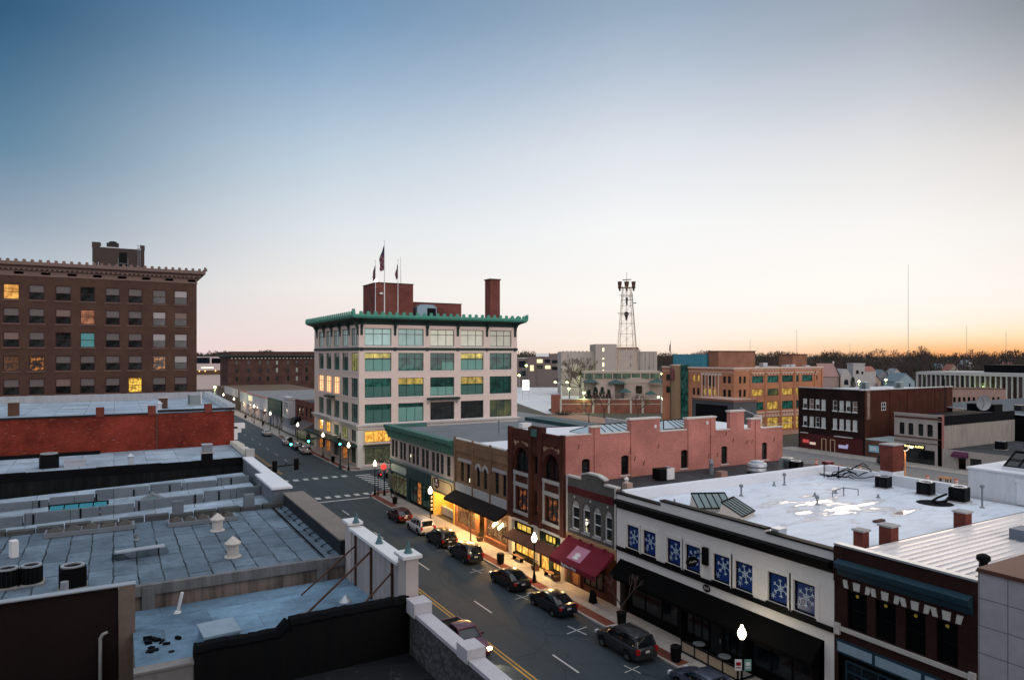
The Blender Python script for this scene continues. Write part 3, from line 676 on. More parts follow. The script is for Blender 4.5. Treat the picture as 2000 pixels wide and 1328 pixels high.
m.build('lotus_mark', G['white'], lp)
text('Blackthorn Pizza', .33, G['white'], aw, FR, -46.9, -2.06, 2.56, 'awning_lettering', xs=.95)
m = MB(FR)
for u in (-49.2,-47.6,-46,-44.2): m.tube((u,-.1,4.32),(u,-.35,4.42),.03); m.rbox(u,-.42,.14,.22,4.3,4.46)
m.each('gooseneck_lamp', RED, b4)
BLKR = sheets('black_roll_roof', (.045,.05,.055), (.012,.012,.012), 1.0, 4, 90, .35, (.1,.1,.1))
m = MB(); m.box(34.7,62.6,43.3,50.25,8.3,8.6); m.build('roof', BLKR, b4)
m = MB(); 
for k in range(30): 
    x = 35.2+k*.92; m.box(x,x+.86,43.05,43.3,9.12-.008*k,9.22-.008*k) 
m.box(34.75,62.5,43.12,43.26,8.4,9.12); m.build('parapet', plain('tile_coping_brick', (.26,.17,.14), .85, .3), b4)
# ---- tall brick front with arched bays, long brick flank
b5 = thing('arched_brick_building', 'tall brown brick building with two arched bays and long salmon brick side wall', 'building', (XF, 55.2, 0))
BR5 = brick('brown_brick', (.1,.032,.022), (.07,.024,.018), (.075,.035,.028), .35); SALM = brick('salmon_brick', (.55,.21,.168), (.45,.165,.135), (.45,.24,.2), .22, flecks=(.3,.16,.13))
ops = [(-59.05,-56.57,8.6,10.97,'arch'),(-53.72,-51.24,8.6,10.97,'arch'),(-58.86,-56.57,4.75,7.1),(-53.55,-51.24,4.75,7.1),(-55.6,-54.75,8.75,10.4),(-55.6,-54.75,4.9,7.2)]
m = MB(); facade(m, FR, -60.25, -50.32, 3.9, 12.7, ops, .3); m.F = FR
m.box(-60.25,-59.45,-.22,0,3.9,12.85); m.box(-50.95,-50.32,-.22,0,3.9,12.85); m.box(-56.3,-55.75,-.22,0,3.9,13.1); m.box(-54.6,-54.05,-.22,0,3.9,13.1); m.box(-56.3,-54.05,0,.4,12.7,13.2)
m.box(-55.74,-54.61,-.1,0,10.6,12.7); m.box(-60.25,-50.32,.01,.35,11.5,12.69)
for u0, u1 in ((-59.45,-56.3),(-54.05,-50.95)):
    m.box(u0,u1,-.08,0,11.75,11.95)
    for k in range(11): m.box(u0+.1+k*(u1-u0-.2)/11,u0+.1+(k+.5)*(u1-u0-.2)/11,-.08,0,11.5,11.75)
m.F = None; m.face([(34.3,60.25,0),(62.6,60.25,0),(62.6,60.25,12.0),(34.3,60.25,12.55)]); m.build('wall', BR5, b5)
# side wall facing the camera with stepped chimneys and segmental windows
F5 = Face(34.3, 50.3, 0)
sw = [(36.05,36.95),(40.5,41.4),(47.9,48.8),(53.4,54.25),(59.4,60.2)]
m = MB(); facade(m, F5, 0, 28.35, 0, 12.15, [(a-34.3,b-34.3,8.87,10.66,.18) for a,b in sw], .25); m.F = F5
prof = [(0,12.8),(2.8,12.8),(2.8,13.4),(3.8,13.4),(3.8,12.75),(7.25,12.75),(7.25,13.87),(10.9,13.87),(10.9,12.58),(14.4,12.58),(14.4,13.62),(18.3,13.62),(18.3,12.3),(20.35,12.3),(20.35,14.08),(22.4,14.08),(22.4,12.18),(23.4,12.18),(23.4,13.15),(24.9,13.15),(24.9,12.16),(28.35,12.16)]
for k in range(0, len(prof)-1, 2):
    (a,z_),(b,_) = prof[k], prof[k+1]
    if z_ > 12.16: m.box(a,b,.003,.45,11.6,z_)
for u, z_ in ((3.25,13.3),(7.45,13.8),(14.65,13.55),(17.7,13.55),(24.2,13.1)): m.box(u-.16,u+.16,-.09,.0,8.3,z_)
m.F = None; m.face([(62.65,50.3,0),(62.65,60.25,0),(62.65,60.25,11.9),(62.65,50.3,11.9)]); m.build('side_wall', SALM, b5)
m = MB(F5)
for k in range(0, len(prof)-1, 2):
    (a,z_),(b,_) = prof[k], prof[k+1]
    if z_ > 13: m.box(a-.08,b+.08,-.08,.55,z_+.003,z_+.16)
    else:
        n = max(2, int((b-a)/.8))
        for q in range(n): m.box(a+(b-a)*q/n+.02, a+(b-a)*(q+1)/n-.03, -.05,.5,z_+.003,z_+.09)
m.each('coping', plain('pale_coping', (.6,.55,.5), .8, .15), b5)
for a, b in sw: win(b5, F5, a-34.3, b-34.3, 8.87, 10.5, 'sash', G['black'], G['glass'], rec=.18); 
m = MB(F5)
for a, b in sw: m.box(a-34.45,b-34.15,-.08,0,8.74,8.86)
m.each('sill', G['stone'], b5)
m = MB(F5); rr = random.Random(3)
for k in range(15):
    u, z_ = rr.uniform(1,27), rr.uniform(9.5,12); m.tube((u,-.04,z_),(u+.12,-.04,z_+.42),.03)
m.each('tie_plate', G['rust'], b5)
m = MB(F5); m.box(10.2,10.45,-.03,0,13,13.3); m.box(17.0,17.25,-.03,0,13,13.3); m.each('wall_vent', G['white'], b5)
m = MB(); m.idx([(34.65,50.75,12.5),(62.5,50.75,11.98),(62.5,60.1,11.98),(34.65,60.1,12.5),(34.65,50.75,12.3),(62.5,50.75,11.7),(62.5,60.1,11.7),(34.65,60.1,12.3)],[(0,1,2,3),(0,1,5,4),(1,2,6,5),(2,3,7,6),(3,0,4,7)]); m.build('roof', WCOAT, b5)
# stone dressings of the front
m = MB(FR)
for a, b in ((-59.35,-56.35),(-54.0,-51.0)):
    m.box(a,a+.28,-.06,0,4.4,8.6); m.box(b-.28,b,-.06,0,4.4,8.6); m.box(a,b,-.1,0,8.25,8.58); m.box(a,b,-.09,0,7.12,7.5); m.box(a,b,-.12,0,4.45,4.74)
m.each('stone_dressing', G['stone2'], b5)
m = MB(FR)
for cu in (-57.81,-52.48):
    n = 14; r0, r1 = 1.25, 1.75; zc = 10.97-1.24
    for k in range(n):
        a0, a1 = math.pi*k/n, math.pi*(k+1)/n
        m.prism([(cu-r0*math.cos(a0),zc+r0*math.sin(a0)),(cu-r0*math.cos(a1),zc+r0*math.sin(a1)),(cu-r1*math.cos(a1),zc+r1*math.sin(a1)),(cu-r1*math.cos(a0),zc+r1*math.sin(a0))], -.1-.02*(k%2), 0)
m.each('arch_ring', BR5, b5)
m = MB(FR)
rr = random.Random(9)
for a, b in ((-59.3,-56.4),(-53.9,-51.1)):
    for k in range(26): u = rr.uniform(a,b); m.box(u,u+.22,-.05-.03*rr.random(),0,11.1+rr.uniform(-.1,.35),11.3+rr.uniform(0,.35))
m.build('glazed_tile_frieze', plain('glazed_tile', (.42,.27,.19), .12, .35, 3.0, spec=.9), b5)
for o in ops[:2]:
    win(b5, FR, o[0], o[1], o[2], 10.9, 'two', G['black'], G['glass'], rec=.28)
GLOW = lit('dim_orange_room', (.55,.14,.03), .8, (.012,.006,.004), 1.5, (.5,.75))
for o in ops[2:4]: win(b5, FR, *o[:4], 'tri0', G['black'], GLOW, rec=.25)
for o in ops[4:]: win(b5, FR, *o[:4], 'two', G['black'], GLOW if o[2] < 6 else G['glass'], rec=.25)
m = MB(FR); m.box(-55.65,-54.7,-.3,-.23,12.3,13.0); m.build('name_plaque', plain('verdigris', (.06,.15,.13), .5, .3), b5)
m = MB(FR); m.box(-60.2,-50.35,-.15,0,3.72,3.9); m.box(-60.2,-59.5,-.15,.2,0,3.72); m.box(-50.9,-50.35,-.15,.2,0,3.72); m.box(-55.6,-54.9,-.05,.2,0,3.72); m.build('stone_base', G['stone'], b5)
m = MB(FR); m.box(-59.5,-50.9,.3,.4,0,3.72); m.build('shop_front', G['dkgreen'], b5)
for a, c in ((-59.1,-56.3),(-53.9,-52.1)): win(b5, FR, a, c, 2.75, 3.5, 'tri0', G['black'], G['yellow'], rec=.2, name='transom_window')
for a, c in ((-59.3,-55.8),(-52.6,-51.1)): win(b5, FR, a, c, .5, 2.6, 'shop3', G['black'], G['warm'], rec=.2, name='shop_window')
m = MB(FR); m.box(-54.6,-53.5,.25,.3,.14,2.5); m.build('door', G['warm'], b5)
m = MB(FR); m.box(-59.4,-55.7,-.1,.2,.0,.5); m.box(-52.8,-51,-.1,.2,0,.5); m.each('stall_riser', G['black'], b5)
BRN = plain('brown_canvas', (.1,.042,.032), .85, .2)
m = MB(FR); m.run([(0,2.72),(-1.25,2.25),(-1.25,2.1),(-1.2,2.1),(0,2.6)], -59.6, -55.8); m.run([(0,2.72),(-1.25,2.25),(-1.25,2.1),(-1.2,2.1),(0,2.6)], -55.75, -50.6); m.each('awning', BRN, b5)
# skylights on its roof
for i, (x0, x1) in enumerate(((38.4,45.2),(47.4,53.2))):
    s = thing('roof_skylight', ['long hipped glass skylight on white roof behind salmon wall','smaller hipped glass skylight between the brick chimneys'][i], 'skylight', ((x0+x1)/2,53.8,12.3), 'hipped skylights on the arched building')
    y0, y1 = 52.2, 55.6
    m = MB(); m.box(x0,x1,y0,y1,12.0,12.5); m.build('kerb', G['galv'], s)
    m = MB(); a, b = (x0+1.5,53.9), (x1-1.5,53.9); z0, z1 = 12.51, 13.2
    m.idx([(x0,y0,z0),(x1,y0,z0),(x1,y1,z0),(x0,y1,z0),(a[0],a[1],z1),(b[0],b[1],z1)], [(0,1,5,4),(1,2,5),(2,3,4,5),(3,0,4),(0,3,2,1)]); m.build('glazing', plain('pale_glass', (.42,.5,.53), .12, .2, spec=.8), s)
    m = MB()
    for p, q in (((x0,y0,z0),(a[0],a[1],z1)),((x1,y0,z0),(b[0],b[1],z1)),((a[0],a[1],z1),(b[0],b[1],z1)),((x0,y0,z0),(x1,y0,z0)),((x0,y1,z0),(a[0],a[1],z1))): m.tube(p,q,.06)
    for k in range(1,6): t_ = k/6; m.tube((x0+1.5+(x1-x0-3.0)*t_,53.9,z1+.02),(x0+1.0+(x1-x0-1.2)*t_,y0,z0+.02),.04)
    m.build('glazing_bar', G['black'], s)
# ---- tan brick shop
b6 = thing('tan_brick_shop', 'tan brick two-storey shop with paired arched windows and brown awning', 'building', (XF, 66.7, 0))
TAN = brick('tan_brick', (.26,.15,.085), (.2,.115,.065), (.2,.14,.1), .25)
W6 = [(71.5,70.75),(69.95,69.2),(67.5,66.75,'arch'),(65.85,65.1,'arch'),(63.3,62.5),(61.65,60.9)]
m = MB(); facade(m, FR, -73.15, -60.27, 3.9, 10.2, [(-a[0],-a[1],5.55,7.75)+(('arch',) if len(a)>2 else ()) for a in W6], .18); m.F = FR
for y in (72.95,68.35,64.2,60.45): m.box(-y-.16,-y+.16,-.14,0,3.9,10.45)
m.box(-73.1,-60.3,-.08,0,8.9,9.1); m.box(-73.15,-60.27,.01,.35,9.0,10.19); m.box(-73.1,-60.3,-.05,0,9.7,10.2)
for k in range(46): m.box(-73+.275*k,-73+.275*k+.14,-.08,0,8.68,8.9)
m.F = None; shell(m, 60.27, 73.15, 58, 9.5, None, side0=False); m.build('wall', TAN, b6)
for a in W6: win(b6, FR, -a[0], -a[1], 5.55, 7.7, 'sash', G['dkgreen'], G['glass'], rec=.14)
m = MB(FR); m.box(-72.2,-68.7,-.06,0,7.8,8.15); m.box(-63.9,-60.7,-.06,0,7.8,8.15)
for cu in (-67.12,-65.47):
    n = 8
    for k in range(n):
        a0, a1 = math.pi*k/n, math.pi*(k+1)/n; zc = 7.37
        m.prism([(cu-.4*math.cos(a0),zc+.4*math.sin(a0)),(cu-.4*math.cos(a1),zc+.4*math.sin(a1)),(cu-.75*math.cos(a1),zc+.75*math.sin(a1)),(cu-.75*math.cos(a0),zc+.75*math.sin(a0))], -.06, 0)
m.each('stone_lintel', G['stone2'], b6)
m = MB(FR); m.box(-73.15,-60.3,-.1,0,4.35,5.25); m.build('stone_band', plain('weathered_white_band', (.42,.42,.42), .85, .25, 2), b6)
m = MB(FR); m.box(-73.2,-60.27,-.05,.4,10.21,10.32); m.each('coping', G['stone'], b6)
m = MB(); m.box(34.7,57.9,60.35,73.0,9.3,9.55); m.build('roof', WCOAT, b6)
m = MB(FR); m.run([(0,4.3),(-.08,4.3),(-1.5,3.55),(-1.5,3.3),(-1.45,3.3),(0,4.05)], -73.0, -60.4); m.each('awning', plain('dark_brown_canvas', (.012,.008,.007), .9, .3), b6)
m = MB(FR); m.box(-73.0,-60.4,-.03,0,4.1,4.34) if False else None
m = MB(FR); m.box(-73.1,-72.6,0,.3,0,4.1); m.box(-67.9,-67.4,-.02,.3,0,4.1); m.box(-65.7,-65.3,-.02,.3,0,4.1); m.box(-60.8,-60.3,0,.3,0,4.1); m.box(-72.6,-67.9,0,.3,0,.55); m.box(-65.3,-60.8,-.25,.3,0,.7); m.box(-67.4,-65.7,1.6,1.7,0,4.1); m.build('shop_front', brick('shop_front_brick', (.3,.13,.07), (.24,.1,.055), (.2,.12,.08)), b6)
win(b6, FR, -72.6, -67.9, .6, 3.6, 'shop4', G['rust'], glass('shop_glass', (.06,.045,.03), .08), rec=.15, name='shop_window')
win(b6, FR, -65.3, -60.8, .75, 3.6, 'shop4', G['rust'], lit('lamp_shop', (.75,.36,.12), .5, (.05,.02,.008), 3.0, (.45,.75)), rec=.1, name='shop_window')
m = MB(FR); m.box(-67.3,-65.8,1.45,1.55,.14,2.6); m.build('door', plain('wood_door', (.3,.12,.05), .5, .2), b6)
m = MB(FR); rr = random.Random(2)
for k in range(6): u = -63.6+.4*k; m.lathe(u,-.05,[(.03,1.9+.25*(k%3)),(.13,2.0+.25*(k%3)),(.1,2.3+.25*(k%3)),(.03,2.35+.25*(k%3))],8)
m.each('display_lamp', emit('display_lamp_glow', (1,.78,.45), 3.5), b6)
# ---- green-cornice building on the corner
b7 = thing('green_cornice_building', 'two-storey corner shop building with verdigris cornice and rows of narrow dark windows', 'building', (XF, 84, 0))
VERD = plain('verdigris_metal', (.055,.15,.125), .55, .4, 1.2); TEALP = plain('teal_dark_paint', (.022,.058,.062), .55, .25)
W7 = []; y = 94.3
for g in (2,2,3,2,3,1):
    for k in range(g): W7.append((y, y-1.02)); y -= 1.32
    y -= .62
m = MB(); facade(m, FR, -94.9, -73.17, 5.2, 8.1, [(-a,-b,5.5,7.9) for a,b in W7], .2); m.box(34.3,57.9,73.2,94.9,0,.01) if False else None
m.F = None; shell(m, 73.17, 94.9, 60, 9.2, None, side0=False); m.build('wall', plain('pinkish_stone', (.38,.32,.3), .85, .2, 1.0), b7)
for a, b in W7: win(b7, FR, -a, -b, 5.5, 7.9, 'sash', G['dkgreen'], G['glass'], rec=.12)
m = MB(FR); m.run([(0,8.1),(-.12,8.12),(-.18,8.5),(-.32,8.6),(-.38,9.2),(-.75,9.45),(-.8,9.95),(.3,9.95),(.3,8.1)], -95.6, -73.2)
m.F = None; m.box(34.1,40,94.92,95.5,8.2,9.9)
m.F = FR
for k in range(34): m.box(-95.4+.655*k,-95.2+.655*k,-.62,-.3,8.95,9.3)
m.build('cornice', VERD, b7)
m = MB(FR); m.box(-94.9,-73.2,-.12,0,4.95,5.2); m.build('belt_course', plain('teal_grey_paint', (.12,.17,.18), .6, .2), b7)
m = MB(); m.box(34.65,59.9,73.3,94.8,9.2,9.42); m.build('roof', sheets('grey_roll_roof', (.15,.165,.18), (.05,.05,.05), 1.0, 5, 0, .15), b7)
m = MB(); m.box(57,60.3,73.2,95.2,9.4,9.95); m.build('parapet', TEALP, b7)
m = MB(FR); m.box(-94.9,-88.0,-.05,.02,3.3,4.93); m.box(-88.0,-79.95,-.03,.02,3.4,4.93); m.box(-88.4,-88.0,-.04,.3,0,3.3); m.box(-80.3,-79.75,-.04,.3,0,3.4); m.box(-94.9,-94.6,-.02,.3,0,3.3); m.build('shop_fascia', TEALP, b7)
m = MB(FR)
n=8; pl=[(-94.3,3.7),(-94.0,3.5),(-88.8,3.5),(-88.5,3.8),(-88.5,4.25),(-88.8,4.5),(-94.0,4.5),(-94.3,4.25)]
m.prism(pl,-.1,-.051); m.build('blank_sign_board', plain('pale_green_board', (.36,.43,.38), .6, .1), b7)
win(b7, FR, -94.5, -88.5, .5, 3.2, 'shop4', G['dkgreen'], lit('dim_green_shop', (.3,.3,.15), .35, (.04,.045,.03), 2.0), rec=.2, name='shop_window')
win(b7, FR, -87.9, -85.2, .4, 3.3, 'two', G['dkgreen'], G['gteal'], rec=.2, name='shop_window'); win(b7, FR, -85.1, -83.6, .4, 3.3, 'fixed', G['dkgreen'], G['warm2'], rec=.2, name='shop_window'); win(b7, FR, -83.5, -80.4, .4, 3.3, 'two', G['dkgreen'], G['gteal'], rec=.2, name='shop_window')
CRM = plain('cream_board', (.55,.43,.25), .6, .1)
m = MB(FR); m.box(-79.75,-73.25,-.12,0,3.1,4.93); sb = m.build('sign_board', CRM, b7)
m = MB(FR)
ring = [(-79.3,3.5),(-79.3,4.5),(-78.9,4.75),(-74.3,4.75),(-73.7,4.5),(-73.6,3.7),(-74.0,3.3),(-78.9,3.3)]
for p, q in zip(ring, ring[1:]+ring[:1]): m.tube((p[0],-.135,p[1]),(q[0],-.135,q[1]),.05)
m.build('sign_border', G['black'], sb)
m = MB(FR); m.idx([(-78.0+.75*math.cos(k*math.pi/10), w_, 4.3+.65*math.sin(k*math.pi/10)) for w_ in (-.2,-.125) for k in range(20)], [tuple(range(20)), tuple(range(39,19,-1))]+[(k,(k+1)%20,(k+1)%20+20,k+20) for k in range(20)]); k=m.build('sign_badge', plain('maroon_badge', (.07,.012,.012), .5, .2), sb)
m = MB(FR); m.idx([(-78.0+.22*math.cos(q*math.pi/6), w_, 4.58+.22*math.sin(q*math.pi/6)) for w_ in (-.22,-.2) for q in range(12)], [tuple(range(12)), tuple(range(23,11,-1))]+[(q,(q+1)%12,(q+1)%12+12,q+12) for q in range(12)]); m.box(-78.55,-77.45,-.22,-.2,4.15,4.22); m.box(-78.45,-77.55,-.22,-.2,3.98,4.05); m.build('badge_mark', G['white'], k)
m = MB(FR); m.box(-79.75,-79.3,-.05,3.0,0,3.1); m.box(-73.5,-73.2,-.05,3.0,0,3.1); m.box(-79.3,-73.5,2.9,3.0,0,3.1); m.build('entrance_recess', plain('yellow_plaster', (.62,.4,.1), .8, .1), b7)
m = MB(FR); m.box(-79.3,-73.5,1.1,1.3,.13,.85); m.box(-79.3,-73.5,1.05,1.35,.85,1.1); m.build('counter', G['stone'], b7)
m = MB(FR); m.box(-79.32,-79.26,-.5,-.05,.2,2.7); k=m.build('menu_board', G['black'], b7)
for zz in (.7,1.2,1.7,2.2): 
    m = MB(FR); m.box(-79.26,-79.24,-.4,-.15,zz,zz+.3); m.build('menu_lines', G['stone'], k)

# warm lamps under the awnings and in the entrance
def warm_lamp(par, x, y, z, e, col=(1,.56,.2), r=.12):
    l = bpy.data.lights.new('awning_lamp', 'POINT'); l.energy = e; l.color = col; l.shadow_soft_size = r; lo = bpy.data.objects.new('awning_lamp', l); C.objects.link(lo); lo.location = (x,y,z); lo.parent = par; lo.matrix_parent_inverse = EFF[par.name].inverted()
for y in (71.5,68.2,66.5,63.2): warm_lamp(b6, 33.6, y, 3.3, 800)
warm_lamp(b6, 35.3, 66.55, 3.2, 700)
for y in (77.9,75.3): warm_lamp(b7, 35.6, y, 2.75, 330, (1,.58,.2))
for y in (57.6,52.2): warm_lamp(b5, 33.7, y, 2.05, 520, (1,.62,.22))
warm_lamp(b4, 33.6, 48.7, 2.6, 160)
# ---------------------------------------------------------------- the five-storey corner block with the green cornice
c0 = thing('corner_office_block', 'large pinkish corner block of five window rows under a crested green copper cornice', 'building', (53,135,0))
PINK = plain('pinkish_terracotta', (.72,.59,.52), .85, .14, 1.2); GX0, GX1, GY0, GY1 = 37.3, 69.6, 119.2, 150.6
FA = Face(0, GY0, 0); FBL = Face(GX0, 0, -90)
rows = [(21.55,24.65),(17.0,20.25),(12.3,15.7),(7.75,11.1)]
bx = [(38.35+6.27*k, 43.3+6.25*k) for k in range(5)]
by = [(119.95+5.78*k, 124.1+5.78*k) for k in range(5)]
ops = [(a,b,c_,d) for a,b in bx for c_,d in rows] + [(a,b,4.3,6.4) for a,b in bx] + [(a,b,.5,3.4) for a,b in bx]
opl = [(-b,-a,c_,d) for a,b in by for c_,d in rows] + [(-b,-a,4.3,6.4) for a,b in by] + [(-b,-a,.4,3.4) for a,b in by]
m = MB(); facade(m, FA, GX0, GX1, 0, 25.3, ops, .3); facade(m, FBL, -GY1, -GY0, 0, 25.3, opl, .3)
m.face([(GX1,GY0,0),(GX1,GY1,0),(GX1,GY1,25.3),(GX1,GY0,25.3)]); m.face([(GX0,GY1,0),(GX1,GY1,0),(GX1,GY1,25.3),(GX0,GY1,25.3)])
m.F = FA
for a, b in bx: m.box(a-.25,b+.25,-.06,0,25.0-.12,25.15)
m.build('wall', PINK, c0)
gl_hi = glass('pale_blind_glass', (.4,.6,.55), .2, .06, .5); gl_hi2 = glass('cream_blind_glass', (.62,.63,.5), .2, .06, .5)
FRG = plain('green_frame', (.016,.04,.035), .5, .3)
warmhi = lit('yellow_office', (.95,.72,.14), .9, (.25,.22,.05), 1.0); gr_of = lit('green_office', (.2,.2,.05), .5, (.012,.04,.028), .35, (.4,.75))
BTD = plain('dark_teal_blind', (.06,.155,.13), .35, .25); gr_of2 = lit('amber_office', (.75,.5,.1), .8, (.2,.16,.03), .8)
lay = {(0,1):('t',G['gteal'],G['blindteal'],.66,warmhi),(1,1):(0,G['gteal'],None,.5,None),(2,1):(0,G['gteal'],G['blindteal'],.5,None),(3,1):('t',gr_of,G['blindteal'],.62,warmhi),(4,1):(0,G['gteal'],None,.5,None),
       (0,2):(0,G['gteal'],BTD,.6,None),(1,2):('t',G['gteal'],BTD,.6,gr_of2),(2,2):(0,G['gteal'],G['blindteal'],.5,None),(3,2):('t',G['gteal'],BTD,.55,gr_of2),(4,2):(0,G['gteal'],None,.5,None),
       (0,3):(0,G['gteal'],BTD,.72,None),(1,3):(0,G['gteal'],G['blindteal'],.8,None),(2,3):(0,G['glass'],None,.5,None),(3,3):(0,G['glass'],None,.5,None),(4,3):(0,gr_of,None,.5,None)}
def lower(parent, F, u0, u1, z0, z1, mat, frac0, frac1, du0=0, du1=1):
    w_ = u1-u0; h_ = z1-z0; mm = MB(F); mm.box(u0+.1+w_*du0*.98, u0+w_*du1-.1, .243, .256, z0+.1+h_*frac0, z0+h_*frac1-.1)
    o = mm.build('blind', mat); o.parent = parent; o.matrix_parent_inverse = EFF[parent.name].inverted(); return o
for i, (a, b) in enumerate(bx):
    o = win(c0, FA, a, b, *rows[0], 'tri', FRG, gl_hi if i < 2 else gl_hi2, rec=.24)
    for r in (1,2,3):
        s, pm, bl, fr, top = lay[(i, r)]
        o = win(c0, FA, a, b, *rows[r], 'tri' if r < 2 else 'tri0', FRG, pm, rec=.24)
        if bl: lower(o, FA, a, b, *rows[r], bl, 0, fr, 0 if (i,r) != (2,1) else .5, 1)
        if top: lower(o, FA, a, b, *rows[r], top, fr+.03, 1.0)
    win(c0, FA, a, b, 4.3, 6.4, 'tri0', FRG, G['warm'] if i < 3 else G['gteal'], rec=.24)
    win(c0, FA, a, b, .5, 3.4, 'tri0', FRG, lit('dim_lobby', (.2,.2,.1), .4, (.03,.04,.03)) if i == 0 else bpy.data.materials['dim_lobby'], rec=.24, name='shop_window')
neon = lit('red_yellow_signs', (1.0,.35,.25), 1.6, (.9,.6,.2), 3.0, (.45,.55)); greenroom = lit('olive_room', (.5,.48,.1), .6, (.02,.05,.03), 1.2)
for i, (a, b) in enumerate(by):
    for r in range(4):
        pm = gl_hi if r == 0 else G['gteal']
        if r == 2 and i >= 2: pm = neon
        if r == 1 and i == 0: pm = greenroom
        win(c0, FBL, -b, -a, *rows[r], 'tri', FRG, pm, rec=.24)
    win(c0, FBL, -b, -a, 4.3, 6.4, 'tri0', FRG, G['warm'] if i >= 3 else (greenroom if i == 1 else G['gteal']), rec=.24)
    win(c0, FBL, -b, -a, .4, 3.4, 'tri0', FRG, G['warm2'] if i in (1,3,4) else G['gteal'], rec=.24, name='shop_window')
m = MB(FA)
for a, b in bx:
    for c_, d in rows: m.box(a-.08,b+.08,-.08,.0,c_-.16,c_-.02)
m.F = FBL
for a, b in by:
    for c_, d in rows: m.box(-b-.08,-a+.08,-.08,0,c_-.16,c_-.02)
m.each('sill', G['white'], c0)
GCU = plain('green_copper', (.075,.3,.22), .6, .25, 1.5); GCD = plain('dark_copper', (.018,.04,.035), .6, .4)
def ringrun(m, prof, x0, x1, y0, y1):
    """profile (out, z) round the four sides of a block"""
    pts = []; n = len(prof)
    for o_, z_ in prof: pts += [(x0-o_,y0-o_,z_),(x1+o_,y0-o_,z_),(x1+o_,y1+o_,z_),(x0-o_,y1+o_,z_)]
    m.idx(pts, [(j*4+k, j*4+(k+1)%4, (j+1)*4+(k+1)%4, (j+1)*4+k) for j in range(n-1) for k in range(4)])
m = MB(); ringrun(m, [(0,25.3),(.12,25.35),(.2,25.7),(.5,25.95),(1.35,26.3),(1.4,26.38)], GX0, GX1, GY0, GY1); m.build('cornice_soffit', GCD, c0)
m = MB(); ringrun(m, [(1.4,26.38),(1.45,26.5),(1.6,26.62),(1.62,27.0),(1.3,27.05),(.9,26.6)], GX0, GX1, GY0, GY1)
def ante(m, F, u, w_, z, s):
    n = 8; m.prism if 0 else None
    old = m.F; m.F = F; m.prism([(u-s*.5,z),(u+s*.5,z)] + [(u+s*.6*math.cos(math.pi*k/n), z+s*.55+s*.5*math.sin(math.pi*k/n)) for k in range(n+1)], w_, w_+.16); m.F = old
for k in range(27): ante(m, FA, GX0-1.4+1.325*k, -1.5, 27.0, .56)
for k in range(26): ante(m, FBL, -GY1-1.4+1.32*k, -1.5, 27.0, .56)
for k in range(26): ante(m, Face(GX1, 0, 90), GY0-1.4+1.32*k, -1.5, 27.0, .56)
m.box(GX0-1.65,GX0-1.2,GY0-1.65,GY0-1.2,27.0,27.9); m.box(GX1+1.2,GX1+1.65,GY0-1.65,GY0-1.2,27.0,27.8); m.build('cornice', GCU, c0)
m = MB(FA)
for u in [37.75]+[43.98+6.27*k for k in range(4)]+[69.1]:
    m.run([(0,23.4),(-.18,23.5),(-.2,24.4),(-.32,24.8),(-.9,25.75),(0,25.75)], u-.2, u+.2); m.box(u-.26,u+.26,-.1,0,20.6,21.25)
m.F = FBL
for y in [119.6]+[125+5.78*k for k in range(5)]:
    m.run([(0,23.4),(-.18,23.5),(-.2,24.4),(-.32,24.8),(-.9,25.75),(0,25.75)], -y-.2, -y+.2)
m.F = FA; m.box(GX0-.1,GX1+.1,-.14,0,20.75,21.2); m.F = FBL; m.box(-GY1-.1,-GY0-.003,-.14,0,20.75,21.2); m.each('bracket', GCD, c0)
m = MB(); ringrun(m, [(0,6.6),(.15,6.65),(.2,7.1),(.5,7.25),(.55,7.5),(0,7.55)], GX0, GX1, GY0, GY1)
for y in [119.6]+[125+5.78*k for k in range(5)]: m.box(37.1,37.3,y-.45,y+.45,0,6.6)
for u in [37.75]+[43.98+6.27*k for k in range(4)]: m.box(u-.45,u+.45,119.0,119.2,3.9,6.6)
m.box(36.95,38.0,118.85,119.9,0,6.6); m.build('stone_base', plain('pale_base_stone', (.6,.56,.52), .8, .15), c0)
m = MB(); m.box(35.0,37.1,118.9,150.4,3.75,4.05); m.box(38.01,60,117.4,118.8,3.75,4.05); m.build('canopy', G['dkgreen'], c0)
m = MB(FA); m.box(50.2,56.6,-1.0,0,11.55,11.95)
m.F = FBL; m.box(-139.5,-134.5,-.9,0,11.5,11.9); m.each('balcony', GCD, c0)
m = MB(FA)
for u in (50.4,56.3): m.run([(0,10.7),(-.7,11.54),(0,11.54)],u-.2,u+.2)
for u in (51.6,53.0,54.4,55.6): m.rbox(u,-.5,.25,.3,11.35,11.5)
m.each('balcony_bracket', G['stone'], c0)
m = MB(); m.box(GX0+.2,GX1-.2,GY0+.2,GY1-.2,25.4,25.7); m.build('roof', G['steel'], c0)
PH = brick('penthouse_brick', (.2,.06,.045), (.15,.05,.04), (.16,.08,.07), .25)
m = MB(); m.box(43.1,50.6,127,135,25.7,33.6); m.box(50.61,62,129,136,25.7,30.3); ph = m.each('penthouse', PH, c0)
m = MB(); m.box(43.0,50.7,126.9,135.1,33.6,33.75); m.box(50.7,62.1,128.9,136.1,30.3,30.42); m.each('coping', G['dkmetal'], ph)
m = MB(); m.box(67.7,70.0,127,129.4,25.7,35.5); ch = m.build('chimney', PH, c0); m = MB(); m.box(67.55,70.15,126.85,129.55,35.5,35.75); m.build('cap', G['rust'], ch)
m = MB(); m.box(51.3,55.4,126.6,128.9,27.4,29.3); m.prism([(51.3,29.3),(55.4,29.3),(54.7,29.8),(52.2,29.8)],126.6,128.9); ac = m.build('air_handler', plain('blue_grey_metal', (.22,.3,.36), .4, .25, metal=.4), c0)
